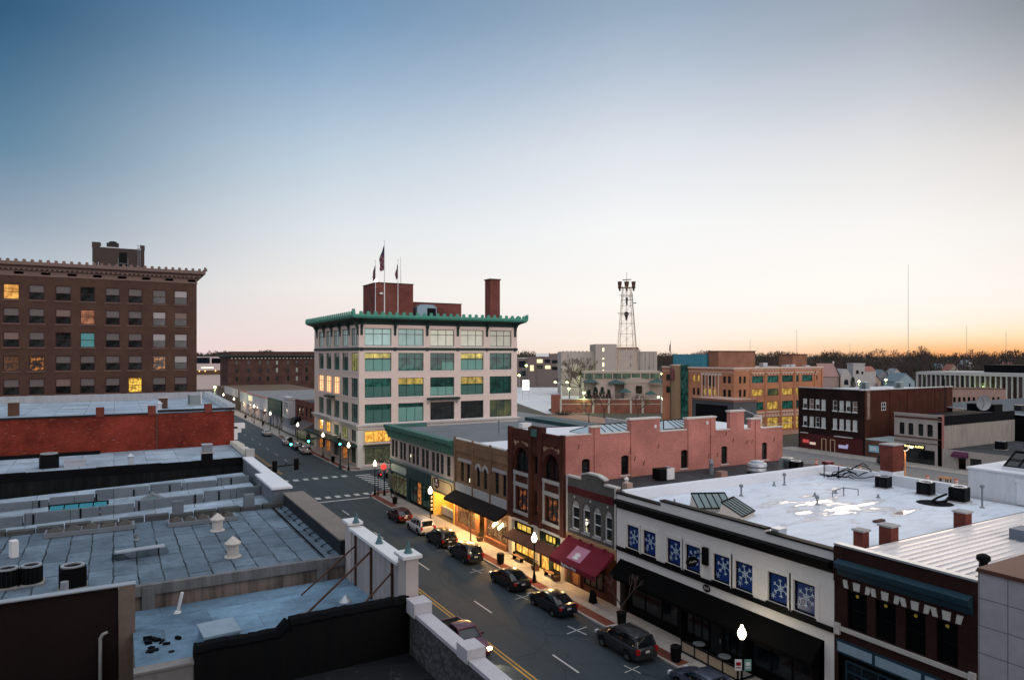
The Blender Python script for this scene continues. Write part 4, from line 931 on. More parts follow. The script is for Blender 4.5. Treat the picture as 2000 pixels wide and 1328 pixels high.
m = MB(); m.box(53.4,55.2,126.5,126.59,27.5,29.1); m.build('grille', G['black'], ac); m = MB(); m.path([(55.5,128,29.2),(57.6,128,29.2),(57.6,128,27)], .1); m.build('pipe', G['rust'], ac)
# flag poles and aerials on its roof
def pole(x, y, z0, z1, flag, lab, big=False):
    t = thing('flagpole' if flag else 'roof_aerial', lab, 'flagpole' if flag else 'aerial', (x,y,z0), 'flagpoles on the corner block' if flag else None)
    m = MB(); m.tube((x,y,z0),(x,y,z1),.12 if big else .08,.05 if big else .04); 
    if flag: m.lathe(x,y,[(.0,z1),(.12,z1+.1),(0,z1+.22)],8)
    m.build('pole', G['white'], t)
    if flag:
        h = 4.6 if big else 2.7; wd = .95 if big else .5; m = MB(); n = 10; pts = []; rr_ = random.Random(int(z1*7))
        for k in range(n+1):
            f = k/n; pts.append([(x-.05,y,z1-.9-h*.35*f-h*.65*f)] )
        rowsz = []
        for k in range(n+1):
            f = k/n; zz = z1-.7-f*h; ww = wd*(.25+.75*math.sin(math.pi*min(1,f*1.15)*.6))*rr_.uniform(.8,1.1)
            rowsz.append([(x-.04,y,zz),(x-.04-ww*.5,y+.18*math.sin(f*9),zz-.12),(x-.04-ww,y-.15*math.sin(f*7+1),zz-.3)])
        for k in range(n):
            for q in range(2): 
                A, B, C_, D = rowsz[k][q], rowsz[k][q+1], rowsz[k+1][q+1], rowsz[k+1][q]
                m.mi = 0 if k < 4 else (1 + (k+q)%2); m.face([A,B,C_,D])
        m.build('flag', [plain('flag_navy', (.03,.03,.07), .9, .2), plain('flag_red', (.12,.02,.03), .9, .2), plain('flag_grey', (.16,.13,.15), .9, .2)], t)
pole(42.83,121.6,25.7,40.7,True,'tallest flagpole with a large limp dark flag over the green cornice',True)
pole(41.45,122.6,25.7,37.1,True,'short flagpole with small limp flag left of the tallest pole')
pole(45.37,121.4,25.7,37.4,True,'short flagpole with small limp flag in front of the roof house')
pole(48.4,128,33.75,39,False,'thin bare aerial mast on the brick roof house')
t = thing('roof_floodlight', 'glaring white floodlight at the left corner of the brick roof house', 'floodlight', (43.0,126.6,33.8))
m = MB(); m.rbox(42.9,126.7,.5,.4,33.78,34.2,20); m.build('housing', G['steel'], t); m = MB(); m.lathe(42.85,126.4,[(.05,33.7),(.28,33.8),(.28,34.2),(.05,34.3)],10); m.build('lens', emit('flood_glow', (1,.93,.7), 12), t)
t = thing('rooftop_satellite_dish', 'small white dish on flagpole side of brick roof house', 'dish', (44.2,126.8,31.6))
m = MB(); m.lathe(44.0,126.7,[(.1,31.3),(.34,31.45),(.34,31.7),(.1,31.8)],10); m.build('dish', G['white'], t)
# ---------------------------------------------------------------- brown hotel on the left
h0 = thing('brown_hotel', 'wide brown brick hotel with rows of sash windows and crested cornice', 'building', (-5,128,0))
HB = brick('brown_hotel_brick', (.095,.05,.037), (.075,.04,.03), (.09,.06,.05), .2, row=.09)
FH = Face(0, 118.2, 0)
hx = [(-13.48,-11.64),(-10.54,-8.72),(-7.4,-5.52),(-4.41,-2.57),(-1.23,.61),(1.69,3.52),(4.93,6.75),(7.88,9.73)]
hz = [(27.68,29.8),(24.35,26.48),(21.0,23.15),(17.65,19.8),(14.3,16.52),(10.95,13.22),(7.6,9.9)]
hx2 = [(-16.6,-14.75)] + hx
m = MB(); facade(m, FH, -24, 11.05, 0, 31.4, [(a,b,c_,d) for a,b in hx2 for c_,d in hz], .2)
m.face([(11.05,118.2,0),(11.05,150,0),(11.05,150,31.4),(11.05,118.2,31.4)]); m.face([(-24,150,0),(11.05,150,0),(11.05,150,31.4),(-24,150,31.4)]); m.face([(-24,118.2,0),(-24,150,0),(-24,150,31.4),(-24,118.2,31.4)])
m.build('wall', HB, h0)
DKR = plain('dark_red_frame', (.05,.02,.018), .5, .3)
WA = lit('amber_room', (1.0,.5,.1), 1.1, (.35,.12,.02), 1.1); WB = lit('orange_corner_room', (.9,.3,.04), .8, (.02,.01,.008), 1.6, (.5,.72)); BT = plain('aqua_blind', (.1,.33,.33), .4, .15); HBL = plain('hotel_blind', (.36,.34,.33), .5, .15); HBD = plain('hotel_dim_blind', (.13,.115,.11), .5, .25); TINB = plain('pinkish_blind', (.19,.13,.11), .4, .15)
lit_at = {(0,0):WA,(3,1):lit('peach_room',(.75,.3,.15),.55,(.2,.06,.03),1.2),(1,3):WB,(6,3):WB,(0,3):lit('ember_room',(.3,.1,.03),.4,(.015,.01,.01),2),(5,4):lit('gold_room',(1,.6,.08),1.3,(.2,.1,.01),2.2,(.4,.6))}
rr = random.Random(11)
for r, (c_, d) in enumerate(hz):
    for i, (a, b) in enumerate(hx):
        pm = lit_at.get((i,r), G['glass']); bl = None; bh = .5
        if (i,r) not in lit_at and r < 6:
            q = rr.random(); bl = [HBL if i > 5 else HBD, HBD, TINB, None][0 if q < .4 else 1 if q < .68 else 2 if q < .88 else 3]
        if (i,r) == (3,2): bl, bh = BT, .96
        if (i,r) == (6,2): bl, bh = HBL, .55
        win(h0, FH, a, b, c_, d, 'sash', DKR, pm, rec=.14, blind=bl, bh=bh)
m = MB(FH)
for r, (c_, d) in enumerate(hz):
    for a, b in hx: m.box(a-.15,b+.15,-.08,0,c_-.18,c_-.01)
m.each('sill', plain('brown_stone', (.14,.09,.075), .85, .2), h0)
HC = plain('brownish_terracotta', (.19,.13,.11), .8, .2)
m = MB(); ringrun(m, [(0,30.95),(.1,31.0),(.1,31.15),(.03,31.2),(.03,31.75),(.5,32.0),(.55,32.2),(1.15,32.45),(1.2,32.85),(.9,32.95),(.1,32.5)], -24, 11.05, 118.2, 150); 
for k in range(40): ante(m, FH, -24+.93*k, -1.1, 32.9, .36)
for k in range(30): ante(m, Face(11.05,0,90), 118+1.0*k, -1.1, 32.9, .36)
m.box(12.0,12.3,117,117.3,32.9,33.5); m.build('cornice', HC, h0)
m = MB(FH)
for k in range(58): m.box(-23.8+.6*k,-23.5+.6*k,-.5,0,31.8,32.05)
m.build('dentil_course', HC, h0)
m = MB(FH)
for k in range(9): m.box(-15.4+3.15*k,-14.3+3.15*k,-.03,.0,31.25,31.6)
m.each('frieze_panel', plain('frieze_dark', (.08,.05,.04), .8, .3), h0)
m = MB(); m.box(-23.8,10.8,118.5,149.7,32.0,32.3); m.build('roof', G['steel'], h0)
PB = plain('brown_penthouse', (.06,.045,.04), .9, .2)
m = MB(); m.box(-3.0,3.95,121.8,130,32.3,36.2); m.box(-3.05,-1.9,121.75,130,36.2,36.95); m.box(3.4,4.0,121.75,126,36.2,36.9); m.box(-3.1,4,121.7,121.79,33,33.1); ph = m.each('penthouse', PB, h0)
m = MB(); m.box(-2,3.5,121.7,122,36.2,36.32); m.build('flashing', G['galv'], ph)
m = MB(); m.box(.55,1.55,121.7,121.8,33.0,35.6); m.build('door', G['black'], ph)
m = MB()
for x in (.4,1.7): m.path([(x,121.6,32.9),(x,121.6,34.6),(x,121.3,34.6)], .04)
m.tube((.4,121.6,33.9),(1.7,121.6,33.9),.04); m.build('railing', G['steel'], ph)
m = MB()
for x in (3.05,3.35): m.tube((x,121.55,33),(x,121.55,37),.04)
for k in range(10): m.tube((3.05,121.55,33.3+.38*k),(3.35,121.55,33.3+.38*k),.025)
m.build('ladder', G['steel'], ph)
m = MB(); m.box(-1.15,.5,123,124.5,36.4,37.15); m.lathe(-.3,123.7,[(.5,37.15),(.55,37.4),(.1,37.5)],10); m.box(-1.0,-.8,123,123.2,36.2,36.4); m.box(.2,.4,123,123.2,36.2,36.4); m.build('cooling_unit', G['dkmetal'], ph)
m = MB(); m.tube((-2.9,121.5,32.3),(-2.9,121.5,33.9),.05); m.tube((-2.2,121.5,32.3),(-2.2,121.5,33.9),.05); m.each('vent_pipe', G['galv'], ph)
# ---------------------------------------------------------------- flat roofs on the left of the street (fronts at x = 10.3)
XL = 10.3
SILV = sheets('silver_roll_roof', (.128,.178,.225), (.006,.008,.01), 1.0, 2.7, 90, .5, (.09,.105,.12), seamw=.042)
SILV2 = sheets('bright_silver_roof', (.33,.41,.49), (.012,.016,.02), 2.4, 1.1, 90, .36, (.18,.2,.22))
WALLS = sheets('silver_coated_wall', (.15,.175,.2), (.03,.03,.03), .8, 2.4, 0, .25)
TAR = stained('tarred_wall', (.006,.008,.009), (.03,.037,.037), .9, .5); TARB = plain('black_tar', (.004,.0045,.006), .8, .5, spec=.1)
# red brick building with the roof above it
a1 = thing('red_wall_building', 'building with long bright red brick flank and three brick piers', 'building', (-12,84,0))
m = MB(); m.box(-45,10.25,73.4,96,0,14.35); m.build('wall', G['redbrick'], a1)
m = MB(); m.box(-44.6,9.9,73.75,95.7,14.355,14.42); m.build('roof', SILV2, a1)
m = MB()
for x in (-1.2, 3.0, 7.9): m.box(x-.33,x+.33,73.28,74.0,14.3,15.15)
m.each('brick_pier', G['chimbrick'], a1)
m = MB(); m.box(-45,3.1,73.3,73.75,14.36,14.5); m.box(3.5,10.3,73.3,73.75,14.5,14.72); m.box(3.2,3.5,73.34,73.75,14.36,15.1) if False else None; m.each('coping', G['dkmetal'], a1)
m = MB(); m.box(-45,9.7,95.3,95.75,14.42,15.25); m.build('parapet', stained('grey_parapet', (.36,.37,.39), (.2,.2,.21)), a1)
m = MB(); m.box(3.35,3.47,73.3,73.39,10.9,14.4); m.build('downpipe', G['rust'], a1)
m = MB(); m.run([(74,14.4),(95.5,14.4),(95.5,15.0),(74,14.6)], 9.6, 10.25); 
for k in range(16): m.rbox(10.15,74.8+1.35*k,.75,.8,14.62+.02*k,14.98+.02*k,random.uniform(-6,6))
m.build('stone_coping', plain('pale_blue_stone', (.4,.44,.47), .85, .2), a1)
m = MB(); m.run([(73.5,11.5),(74.2,11.5),(74.2,12.8),(73.5,12.8)], 10.26, 10.6); m.box(10.26,11.3,73.5,74.3,12.6,13.1); m.box(10.26,10.95,73.55,74.2,12.2,12.6); m.build('cornice_end', G['white'], a1)
def condenser(x, y, z, s, lab, grp='air conditioners on the roofs', round_=False, dark=True):
    t = thing('air_conditioner', lab, 'air conditioner', (x,y,z), grp)
    m = MB()
    if round_: m.lathe(x,y,[(s*.5,z+.08),(s*.5,z+s*.95),(s*.44,z+s)],14)
    else: m.rbox(x,y,s,s,z+.08,z+s*.98,8)
    m.build('casing', G['black'] if dark else plain('ac_grey', (.2,.24,.24), .5, .2), t, 30)
    m = MB()
    for k in range(12 if not round_ else 16):
        a = 2*math.pi*k/16
        if round_: m.tube((x+s*.51*math.cos(a),y+s*.51*math.sin(a),z+.12),(x+s*.51*math.cos(a),y+s*.51*math.sin(a),z+s*.9),.014)
        else: m.box(x-s*.52,x-s*.5,y-s*.42,y+s*.42,z+.12+k*s*.07,z+.145+k*s*.07) if k < 11 else None
    m.build('louvre', G['dkmetal'], t)
    m = MB(); n = 16; r0, r1 = s*.36, s*.48; zt = z+s
    m.idx([(x+r*math.cos(2*math.pi*k/n), y+r*math.sin(2*math.pi*k/n), zz) for r,zz in ((r1,zt-.03),(r1,zt+.04),(r0,zt+.04),(r0,zt-.03)) for k in range(n)], [(j*n+k, j*n+(k+1)%n, ((j+1)%4)*n+(k+1)%n, ((j+1)%4)*n+k) for j in range(4) for k in range(n)])
    m.build('fan_ring', G['galv'], t)
    m = MB(); m.rbox(x,y,s*1.15,s*1.15,z,z+.08); m.build('pad', G['concrete'], t)
    return t
def hood_vent(x, y, z, r, h, lab, mat='galv', nm='roof_vent', cap=True):
    t = thing(nm, lab, 'roof vent', (x,y,z)); m = MB(); m.lathe(x,y,[(r*1.15,z),(r*1.1,z+.05),(r*.8,z+.08),(r*.78,z+h)],14); m.build('stack', G[mat], t, 30)
    if cap: m = MB(); m.lathe(x,y,[(r*1.05,z+h),(r*1.1,z+h+.08),(r*.9,z+h+.14),(.03,z+h+.14+r*.75)],14); m.build('cap', G[mat], t, 30)
    return t
def flue(x, y, z, h, lab, lean=0, r=.07, mat='white'):
    m = MB(); m.tube((x,y,z),(x+lean,y,z+h),r,None,10); m.lathe(x,y,[(r*2.4,z),(r*1.5,z+.1)],10); o = m.build('vent_pipe', G[mat]); tag(o, lab, 'vent pipe'); return o
def chimney(x, y, z, lx, ly, h, lab, mat=None, base=None, cap=True, rot=0):
    t = thing('chimney', lab, 'chimney', (x,y,z)); m = MB(); m.rbox(x,y,lx,ly,z,z+h,rot); m.build('shaft', mat or G['chimbrick'], t)
    if cap: m = MB(); m.rbox(x,y,lx+.16,ly+.16,z+h,z+h+.1,rot); m.build('cap', G['stone2'], t)
    if base: m = MB(); m.rbox(x,y,lx+.12,ly+.12,z,z+base,rot,.95); m.build('painted_base', WCOAT, t)
    return t
condenser(7.6,84,14.42,1.1,'grey air conditioner on the roof behind the red wall, by its last brick pier', dark=False)
chimney(4.3,80,14.42,.8,.8,1.05,'short weathered chimney on the roof behind the middle pier of the red wall', G['rust'])
chimney(-8.0,77,14.42,.8,.8,1.2,'crumbling brown chimney at left edge of photo above the red wall', G['rust'])
hood_vent(3.9,79,14.42,.3,.5,'small metal vent on the roof left of the middle red pier')
flue(8.5,86,14.42,1.3,'slim white pipe behind the air conditioner above the red wall')
# narrow building against the red wall: white roof, knobbly stone coping
a2 = thing('narrow_white_roof_building', 'narrow building with white roof under the red brick wall and black tarred side', 'building', (-12,68,0))
m = MB(); m.box(-45,10.3,63.6,73.35,0,10.75); m.build('wall', TAR, a2)
m = MB(); m.idx([(-45,63.9,10.78),(9.9,63.9,10.95),(9.9,73.3,11.05),(-45,73.3,10.9)], [(0,1,2,3)]); m.build('roof', SILV2, a2)
m = MB(); 
for k in range(24): x = -45+2.3*k; m.box(x,x+2.3,63.55,63.9,10.4,11.05+.03*math.sin(k*1.7))
m.build('parapet', TARB, a2)
m = MB(); rr = random.Random(5); m.box(9.9,10.3,63.6,73.3,10.7,11.2)
for k in range(9): m.rbox(10.1,64.4+1.0*k,.72,.85,11.2,11.55+rr.uniform(-.05,.1),rr.uniform(-8,8),.85)
m.build('stone_coping', plain('cream_stone', (.52,.49,.43), .85, .2), a2)
m = MB(); m.rbox(10.2,63.75,.7,.6,9.2,11.75); m.build('corner_block', G['stone2'], a2)
m = MB(); m.box(-44.6,-1.2,72.6,73.34,10.9,11.25); m.build('wall_flashing', TARB, a2)
chimney(6.8,64.2,10.0,.85,.8,1.6,'square black tarred chimney with grey block on top, on narrow white roof', TARB)
t = thing('block_cap', 'grey metal box standing on the square tarred chimney', 'metal box', (6.8,64.2,11.7)); m = MB(); m.rbox(6.8,64.2,.75,.7,11.72,12.3); m.build('box', G['steel'], t); m = MB(); m.rbox(6.8,64.2,.85,.8,12.3,12.36); m.build('lid', G['galv'], t)
hood_vent(1.1,64.5,10.9,.26,.7,'galvanised round vent on the narrow white roof under the red wall')
condenser(-4.6,66.6,10.8,1.25,'black boxy air conditioner on the narrow white roof, far left')
t = thing('roof_duct_box', 'low metal duct box beside the black air conditioner on narrow roof', 'duct', (-2.9,66.3,10.85)); m = MB(); m.rbox(-2.8,66.3,1.5,.9,10.85,11.4); m.build('duct', G['galv'], t); m = MB(); m.rbox(-2.8,66.3,1.6,1.0,11.4,11.47); m.build('lid', G['galv'], t)
# stepped party walls: three narrow roofs
a3 = thing('stepped_roof_building', 'low building with three narrow silver roofs divided by silver-coated party walls', 'building', (-12,55,0))
m = MB(); m.box(-45,10.2,48.1,63.5,0,6.9); m.box(9.3,10.2,48.1,63.5,6.9,9.0); m.build('wall', TAR, a3)
m = MB()
for y0, y1, z0 in ((48.1,52.6,9.8),(52.95,57.4,9.95),(57.75,61.3,10.15)):
    m.idx([(-45,y0,z0-1.9),(9.2,y0,z0),(9.2,y1,z0),(-45,y1,z0-1.9),(-45,y0,7),(9.2,y0,7),(9.2,y1,7),(-45,y1,7)], [(0,1,2,3),(0,1,5,4),(1,2,6,5),(2,3,7,6)])
m.build('roof', SILV2, a3)
m = MB(); rr = random.Random(8)
for y, z, h in ((52.6,9.8,.62),(57.4,9.95,.58)):
    x = -45
    while x < 9.1: 
        L_ = rr.uniform(1.6,4.4); x1 = min(9.2, x+L_); d_ = .035*(9.2-(x+x1)/2); m.box(x,x1-.06,y,y+.36,7.2,z-d_+h+rr.uniform(-.09,.09)); x = x1
m.each('party_wall', WALLS, a3)
m = MB()
for y in (52.55,57.35):
    for k in range(18): x = -44+3.0*k+rr.uniform(-.8,.8); d_ = .035*(9.2-x); m.box(x,x+.1,y,y+.04,9.7-d_,10.45-d_)
m.each('tar_joint', TARB, a3)
m = MB(); m.idx([(-45,61.32,7.2),(9.2,61.32,8.9),(9.2,63.5,8.9),(-45,63.5,7.2)],[(0,1,2,3)]); m.build('valley', TARB, a3)
m = MB(); m.box(9.2,10.25,48.1,54.2,8.5,10.95); m.run([(54.2,10.95),(63.5,11.0),(63.5,9),(54.2,9)], 9.6, 10.25); m.build('street_parapet', WALLS, a3)
m = MB(); m.box(9.05,10.4,47.9,54.3,10.955,11.1); m.box(9.55,10.35,54.32,63.5,11.0,11.12); m.each('coping', WCOAT, a3)
# skylights on the narrow roofs
t = thing('roof_skylight', 'long flat skylight of four teal panes on the middle silver strip', 'skylight', (-2.1,54,9.9))
m = MB(); m.box(-3.8,-.4,53.5,54.6,9.2,9.82); m.build('kerb', G['steel'], t)
for k in range(4):
    m = MB(); m.idx([(-3.7+.82*k,53.52,9.84),(-2.95+.82*k,53.52,9.84),(-2.95+.82*k,54.55,10.02),(-3.7+.82*k,54.55,10.02),(-3.7+.82*k,53.52,9.78),(-2.95+.82*k,53.52,9.78),(-2.95+.82*k,54.55,9.94),(-3.7+.82*k,54.55,9.94)],[(0,1,2,3),(7,6,5,4),(0,1,5,4),(1,2,6,5),(2,3,7,6),(3,0,4,7)]); m.build('pane', plain('teal_skylight_pane', (.03,.22,.27), .15, .3, spec=.7), t)
m = MB(); m.box(-3.82,-.38,53.42,53.52,9.7,9.88); m.box(-3.82,-.38,54.55,54.65,9.8,10.08); m.build('frame', G['black'], t)
t = thing('roof_skylight', 'small gabled skylight with pale green panes on the middle silver strip', 'skylight', (2.25,53.9,9.9))
m = MB(); m.prism([(1.4,9.5),(3.1,9.5),(3.1,9.85),(2.25,10.35),(1.4,9.85)], 53.3, 54.4); m.build('glazing', plain('pale_green_pane', (.2,.33,.33), .15, .2, spec=.7), t)
m = MB()
for k in range(5): y = 53.3+1.1*k/4; m.path([(1.37,y,9.85),(2.25,y,10.37),(3.13,y,9.85)], .03)
m.tube((2.25,53.27,10.38),(2.25,54.43,10.38),.05); m.build('glazing_bar', G['steel'], t)
# big silver roof
a4 = thing('silver_roof_building', 'wide building with a big patched silver-grey roof and stained grey rear wall', 'building', (-15,41,0))
m = MB(); m.box(-45,10.2,34.0,47.6,0,9.55); m.build('wall', stained('stained_grey_wall', (.26,.21,.18), (.018,.014,.012), amt=.95), a4)
m = MB(); m.idx([(-45,34.05,9.9),(9.9,34.05,9.9),(9.9,47.5,9.85),(-45,47.5,9.85)],[(0,1,2,3)]); m.build('roof', SILV, a4)
m = MB(); m.box(-45,9.9,33.85,34.15,9.56,10.0)
for k in range(22): x = -44+2.5*k; m.box(x,x+.5,33.8,33.99,8.9,9.9) if k%3==0 else None
m.build('edge_upstand', stained('edge_tar', (.2,.2,.2), (.05,.05,.05), amt=.8), a4)
m = MB()
for k in range(40): x = -45+1.37*k; m.box(x,x+1.3,47.45,48.05,9.3,10.12+.05*math.sin(k*2.1))
m.each('party_wall', plain('dark_tile_wall', (.07,.075,.075), .85, .4, 1.2), a4)
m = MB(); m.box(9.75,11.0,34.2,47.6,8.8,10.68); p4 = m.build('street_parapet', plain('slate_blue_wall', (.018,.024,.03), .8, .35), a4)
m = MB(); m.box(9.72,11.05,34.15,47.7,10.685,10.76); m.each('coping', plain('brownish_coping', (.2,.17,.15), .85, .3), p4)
m = MB(); m.idx([(9.5,34.3,9.92),(9.74,34.3,9.99),(9.74,47.4,9.99),(9.5,47.4,9.9)],[(0,1,2,3)]); m.build('cant_strip', SILV, a4)
m = MB()
for k in range(10): y = 35+1.3*k; m.path([(9.45,y,9.93),(9.35,y+.12,9.95),(9.5,y+.3,9.97),(9.72,y+.3,10.02)],.022,4)
m.tube((9.02,34.3,9.9),(9.02,47.4,9.9),.05); m.build('tar_seam', TARB, a4)
hood_vent(5.1,42.9,9.88,.36,.6,'white conical-capped roof vent beside the dome skylights, farther of the two', 'stone')
hood_vent(5.1,36.9,9.9,.36,.62,'white conical-capped roof vent nearest camera on the big silver roof', 'stone')
for i, (x, y, L_, lab) in enumerate(((-1.2,46.3,4.2,'row of brown pyramid skylight domes along the party wall, left run'),(4.6,45.6,3.6,'shorter row of brown pyramid skylight domes by the farther white vent'))):
    t = thing('dome_skylight', lab, 'skylight', (x,y,9.9), 'rows of dome skylights on the big silver roof'); n = 5
    m = MB(); m.box(x-L_/2-.1,x+L_/2+.1,y-.6,y+.6,9.88,10.12); m.build('kerb', G['steel'], t)
    for k in range(n):
        a = x-L_/2+L_*k/n; b = a+L_/n-.06; m = MB(); c_ = (a+b)/2; m.idx([(a,y-.5,10.12),(b,y-.5,10.12),(b,y+.5,10.12),(a,y+.5,10.12),(c_-.06,y,10.38),(c_+.06,y,10.38)],[(0,1,5,4),(1,2,5),(2,3,4,5),(3,0,4),(3,2,1,0)]); m.build('dome', plain('smoky_brown_dome', (.05,.045,.04), .3, .2), t)
for x, y, lab in ((-4.05,36.9,'black round air conditioner at the left edge, leftmost of three'),(-3.2,36.95,'black round air conditioner, middle of the three by the brown wall')): condenser(x,y,9.9,.82,lab,round_=True)
t = condenser(-1.6,35.5,9.9,.95,'wide dark air conditioner with pale fan ring and steel louvres above brown wall')
flue(-1.85,34.6,9.9,.55,'short fat galvanised flue right behind the brown wall', r=.15, mat='galv')
t = thing('roof_hatch', 'long low silver curb box on the big silver roof', 'roof curb', (1.1,39.5,9.9)); m = MB(); m.rbox(1.1,39.5,2.5,.7,9.9,10.2,6,.94); m.build('curb', SILV, t); m = MB(); m.rbox(1.1,39.5,2.2,.5,10.2,10.25,6); m.build('lid', G['galv'], t)
t = thing('roof_duct', 'white duct box at the left edge of the big silver roof', 'duct', (-4.3,43.2,9.88)); m = MB(); m.rbox(-4.4,42.4,.3,.5,9.88,10.7,20); m.build('duct', G['white'], t)
for x, y, lab in ((3.4,46.9,'red-capped stub chimney on party wall of the big silver roof'),(7.6,47.2,'small red brick chimney at the right end of party wall')): chimney(x,47.9,9.6,.62,.55,1.25,lab,WALLS,cap=False); t=None
flue(4.0,45.3,9.9,.45,'short grey pipe between the two dome skylight rows', mat='steel'); flue(1.0,42.8,9.9,.35,'stub pipe left of the low silver curb box', mat='steel')
# brown wall at bottom left
a5 = thing('brown_wall', 'dark brown rendered wall with tan end pier at bottom left corner', 'wall', (-8,31,0))
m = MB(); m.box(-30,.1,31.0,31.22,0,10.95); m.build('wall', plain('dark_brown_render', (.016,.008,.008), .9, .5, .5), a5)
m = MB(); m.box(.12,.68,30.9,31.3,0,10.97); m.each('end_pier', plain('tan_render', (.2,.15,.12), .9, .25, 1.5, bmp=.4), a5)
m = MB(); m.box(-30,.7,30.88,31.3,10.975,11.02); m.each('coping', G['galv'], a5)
m = MB(); m.path([(-.5,30.9,7),(-.5,30.9,9.1),(-.42,30.88,9.25),(-.25,30.88,9.3)], .06, 8); m.build('pipe', G['stone2'], a5)
# pale blue roof between brown wall and tarred wall
a6 = thing('pale_blue_roof_building', 'low building with pale blue roof behind the tarred black wall', 'building', (5,29.5,0))
m = MB(); m.box(.6,10.0,25.9,33.8,0,8.7); m.build('wall', stained('grey_front_wall', (.25,.24,.23), (.1,.1,.1)), a6)
PALE = sheets('pale_blue_roof', (.155,.255,.345), (.08,.1,.12), 1.8, 3.5, 0, .5, (.1,.14,.17), seamw=.012)
m = MB(); m.idx([(.6,25.9,9.35),(9.95,25.9,9.25),(9.95,33.85,8.95),(.6,33.85,8.95)],[(0,1,2,3)]); m.build('roof', PALE, a6)
m = MB(); m.box(.55,2.3,25.5,25.9,6,9.6); m.box(.52,2.32,25.45,25.95,9.6,9.68); m.build('edge_parapet', stained('grey_parapet_end', (.25,.24,.23), (.12,.12,.12)), a6)
m = MB(); rr = random.Random(6)
n = 24
for k in range(n):
    x0, x1 = 2.3+7.7*k/n, 2.3+7.7*(k+1)/n; zt = (10.02 if x0 < 5.4 else 10.3)+rr.uniform(-.03,.05); m.box(x0,x1,25.45,25.88,5.5,zt)
m.build('tarred_wall', stained('tarred_brick', (.005,.006,.007), (.02,.013,.011), amt=.35), a6)
m = MB()
for k in range(22):
    x0 = 2.3+7.7*k/22; m.tube((x0,25.66,(10.0 if x0<5.4 else 10.32)),(x0+.35,25.66,(10.0 if x0+.35<5.4 else 10.32)+rr.uniform(-.04,.04)),.25,.25,8)
m.build('tar_roll', TARB, a6)
SW = stained('stub_plaster', (.4,.36,.35), (.13,.11,.1), amt=.7)
m = MB(); m.box(9.95,10.3,26.5,33.0,8.6,11.5); m.build('street_wall', SW, a6)
m = MB(); m.box(9.9,10.42,25.6,26.48,8.0,11.95); m.box(9.92,10.4,33.0,33.95,8.6,11.7); m.each('end_pier', plain('pale_pink_pier', (.5,.43,.41), .85, .15), a6)
m = MB(); m.box(9.8,10.5,26.4,33.0,11.505,11.63); m.box(9.75,10.55,25.5,26.55,11.955,12.08); m.box(9.78,10.52,32.95,34.0,11.705,11.83); m.each('coping', G['white'], a6)
m = MB()
for y in (26.0,29.5,32.9):
    zz = 12.08 if y < 27 else 11.63 if y < 32 else 11.83
    m.lathe(10.15,y,[(.2,zz),(.16,zz+.06),(.1,zz+.2),(.02,zz+.5)],5)
m.each('copper_finial', G['gteal'] if False else plain('pale_verdigris', (.07,.15,.16), .6, .2), a6)
m = MB()
for y in (27.2,29.9,32.2): m.box(9.86,9.94,y-.05,y+.05,8.9,11.4)
m.tube((9.88,29.9,11.2),(6.9,29.3,9.15),.05); m.tube((9.88,32.2,10.9),(7.3,31.9,9.1),.04); m.tube((9.88,27.2,11.0),(7.6,26.6,9.3),.04); m.rbox(6.9,29.3,.6,.4,9.1,9.18); m.each('brace', G['rust'], a6)
t = thing('roof_hatch', 'square pale blue roof hatch near the black tarred wall', 'roof hatch', (3.5,27.8,9.3)); m = MB(); m.rbox(3.4,28.2,1.25,1.5,9.2,9.62,4,.95); m.build('curb', PALE, t); m = MB(); m.rbox(3.4,28.2,1.3,1.55,9.62,9.7,4); m.build('lid', plain('pale_lid', (.26,.34,.4), .7, .25, 2), t)
hood_vent(8.6,29.4,9.1,.26,.2,'low round turbine vent by the braced street wall', 'galv', 'turbine_vent', True)
flue(2.3,32.6,9.0,.85,'leaning white plastic pipe on the pale blue roof', .18, .07)
m = MB(); rr = random.Random(12)
for k in range(14): m.rbox(1.5+rr.uniform(-.5,.6), 28.6+rr.uniform(-.9,1.2), rr.uniform(.1,.5), rr.uniform(.06,.2), 9.18, 9.26+rr.uniform(0,.06), rr.uniform(0,180))
tag(m.build('roof_debris', TARB), 'scattered black tar scraps on the pale blue roof', 'debris', kind='stuff')
# nearest building: dark roof and long white-coped parapet
a7 = thing('near_dark_roof_building', 'nearest low building with a black roof and stone parapet with white coping', 'building', (4,18,0))
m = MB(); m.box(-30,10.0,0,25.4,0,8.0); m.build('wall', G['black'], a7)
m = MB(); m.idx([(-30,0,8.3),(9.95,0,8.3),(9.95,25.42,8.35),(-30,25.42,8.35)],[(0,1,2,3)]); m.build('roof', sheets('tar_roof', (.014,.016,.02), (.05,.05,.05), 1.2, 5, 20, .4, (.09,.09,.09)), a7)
def rubble():
    m, t, b = nmat('rough_rubble_stone'); v = oc(t); vo = nd(t, 'ShaderNodeTexVoronoi'); vo.inputs['Scale'].default_value = 4.5; t.links.new(v, vo.inputs['Vector']); n = noise(t, v, 2, 5)
    c = mx(t, n, (.03,.03,.035), (.2,.19,.2)); c = mx(t, vo.outputs['Distance'], c, k_((.12,.12,.13),.3)); t.links.new(c, b.inputs['Base Color']); b.inputs['Roughness'].default_value = .95; bump(t, b, vo.outputs['Distance'], .8, .08); return m
m = MB(); m.box(10.0,10.4,2,25.4,7.5,9.95); m.build('street_parapet', rubble(), a7)
m = MB(); m.box(9.92,10.5,2,20.1,9.955,10.1); m.box(9.92,10.5,20.95,24.6,9.955,10.1); m.box(9.88,10.55,20.12,20.93,9.955,10.42); m.box(9.85,10.58,24.62,25.45,9.955,10.5); m.each('coping', plain('white_coping', (.52,.5,.52), .8, .15, 2), a7)

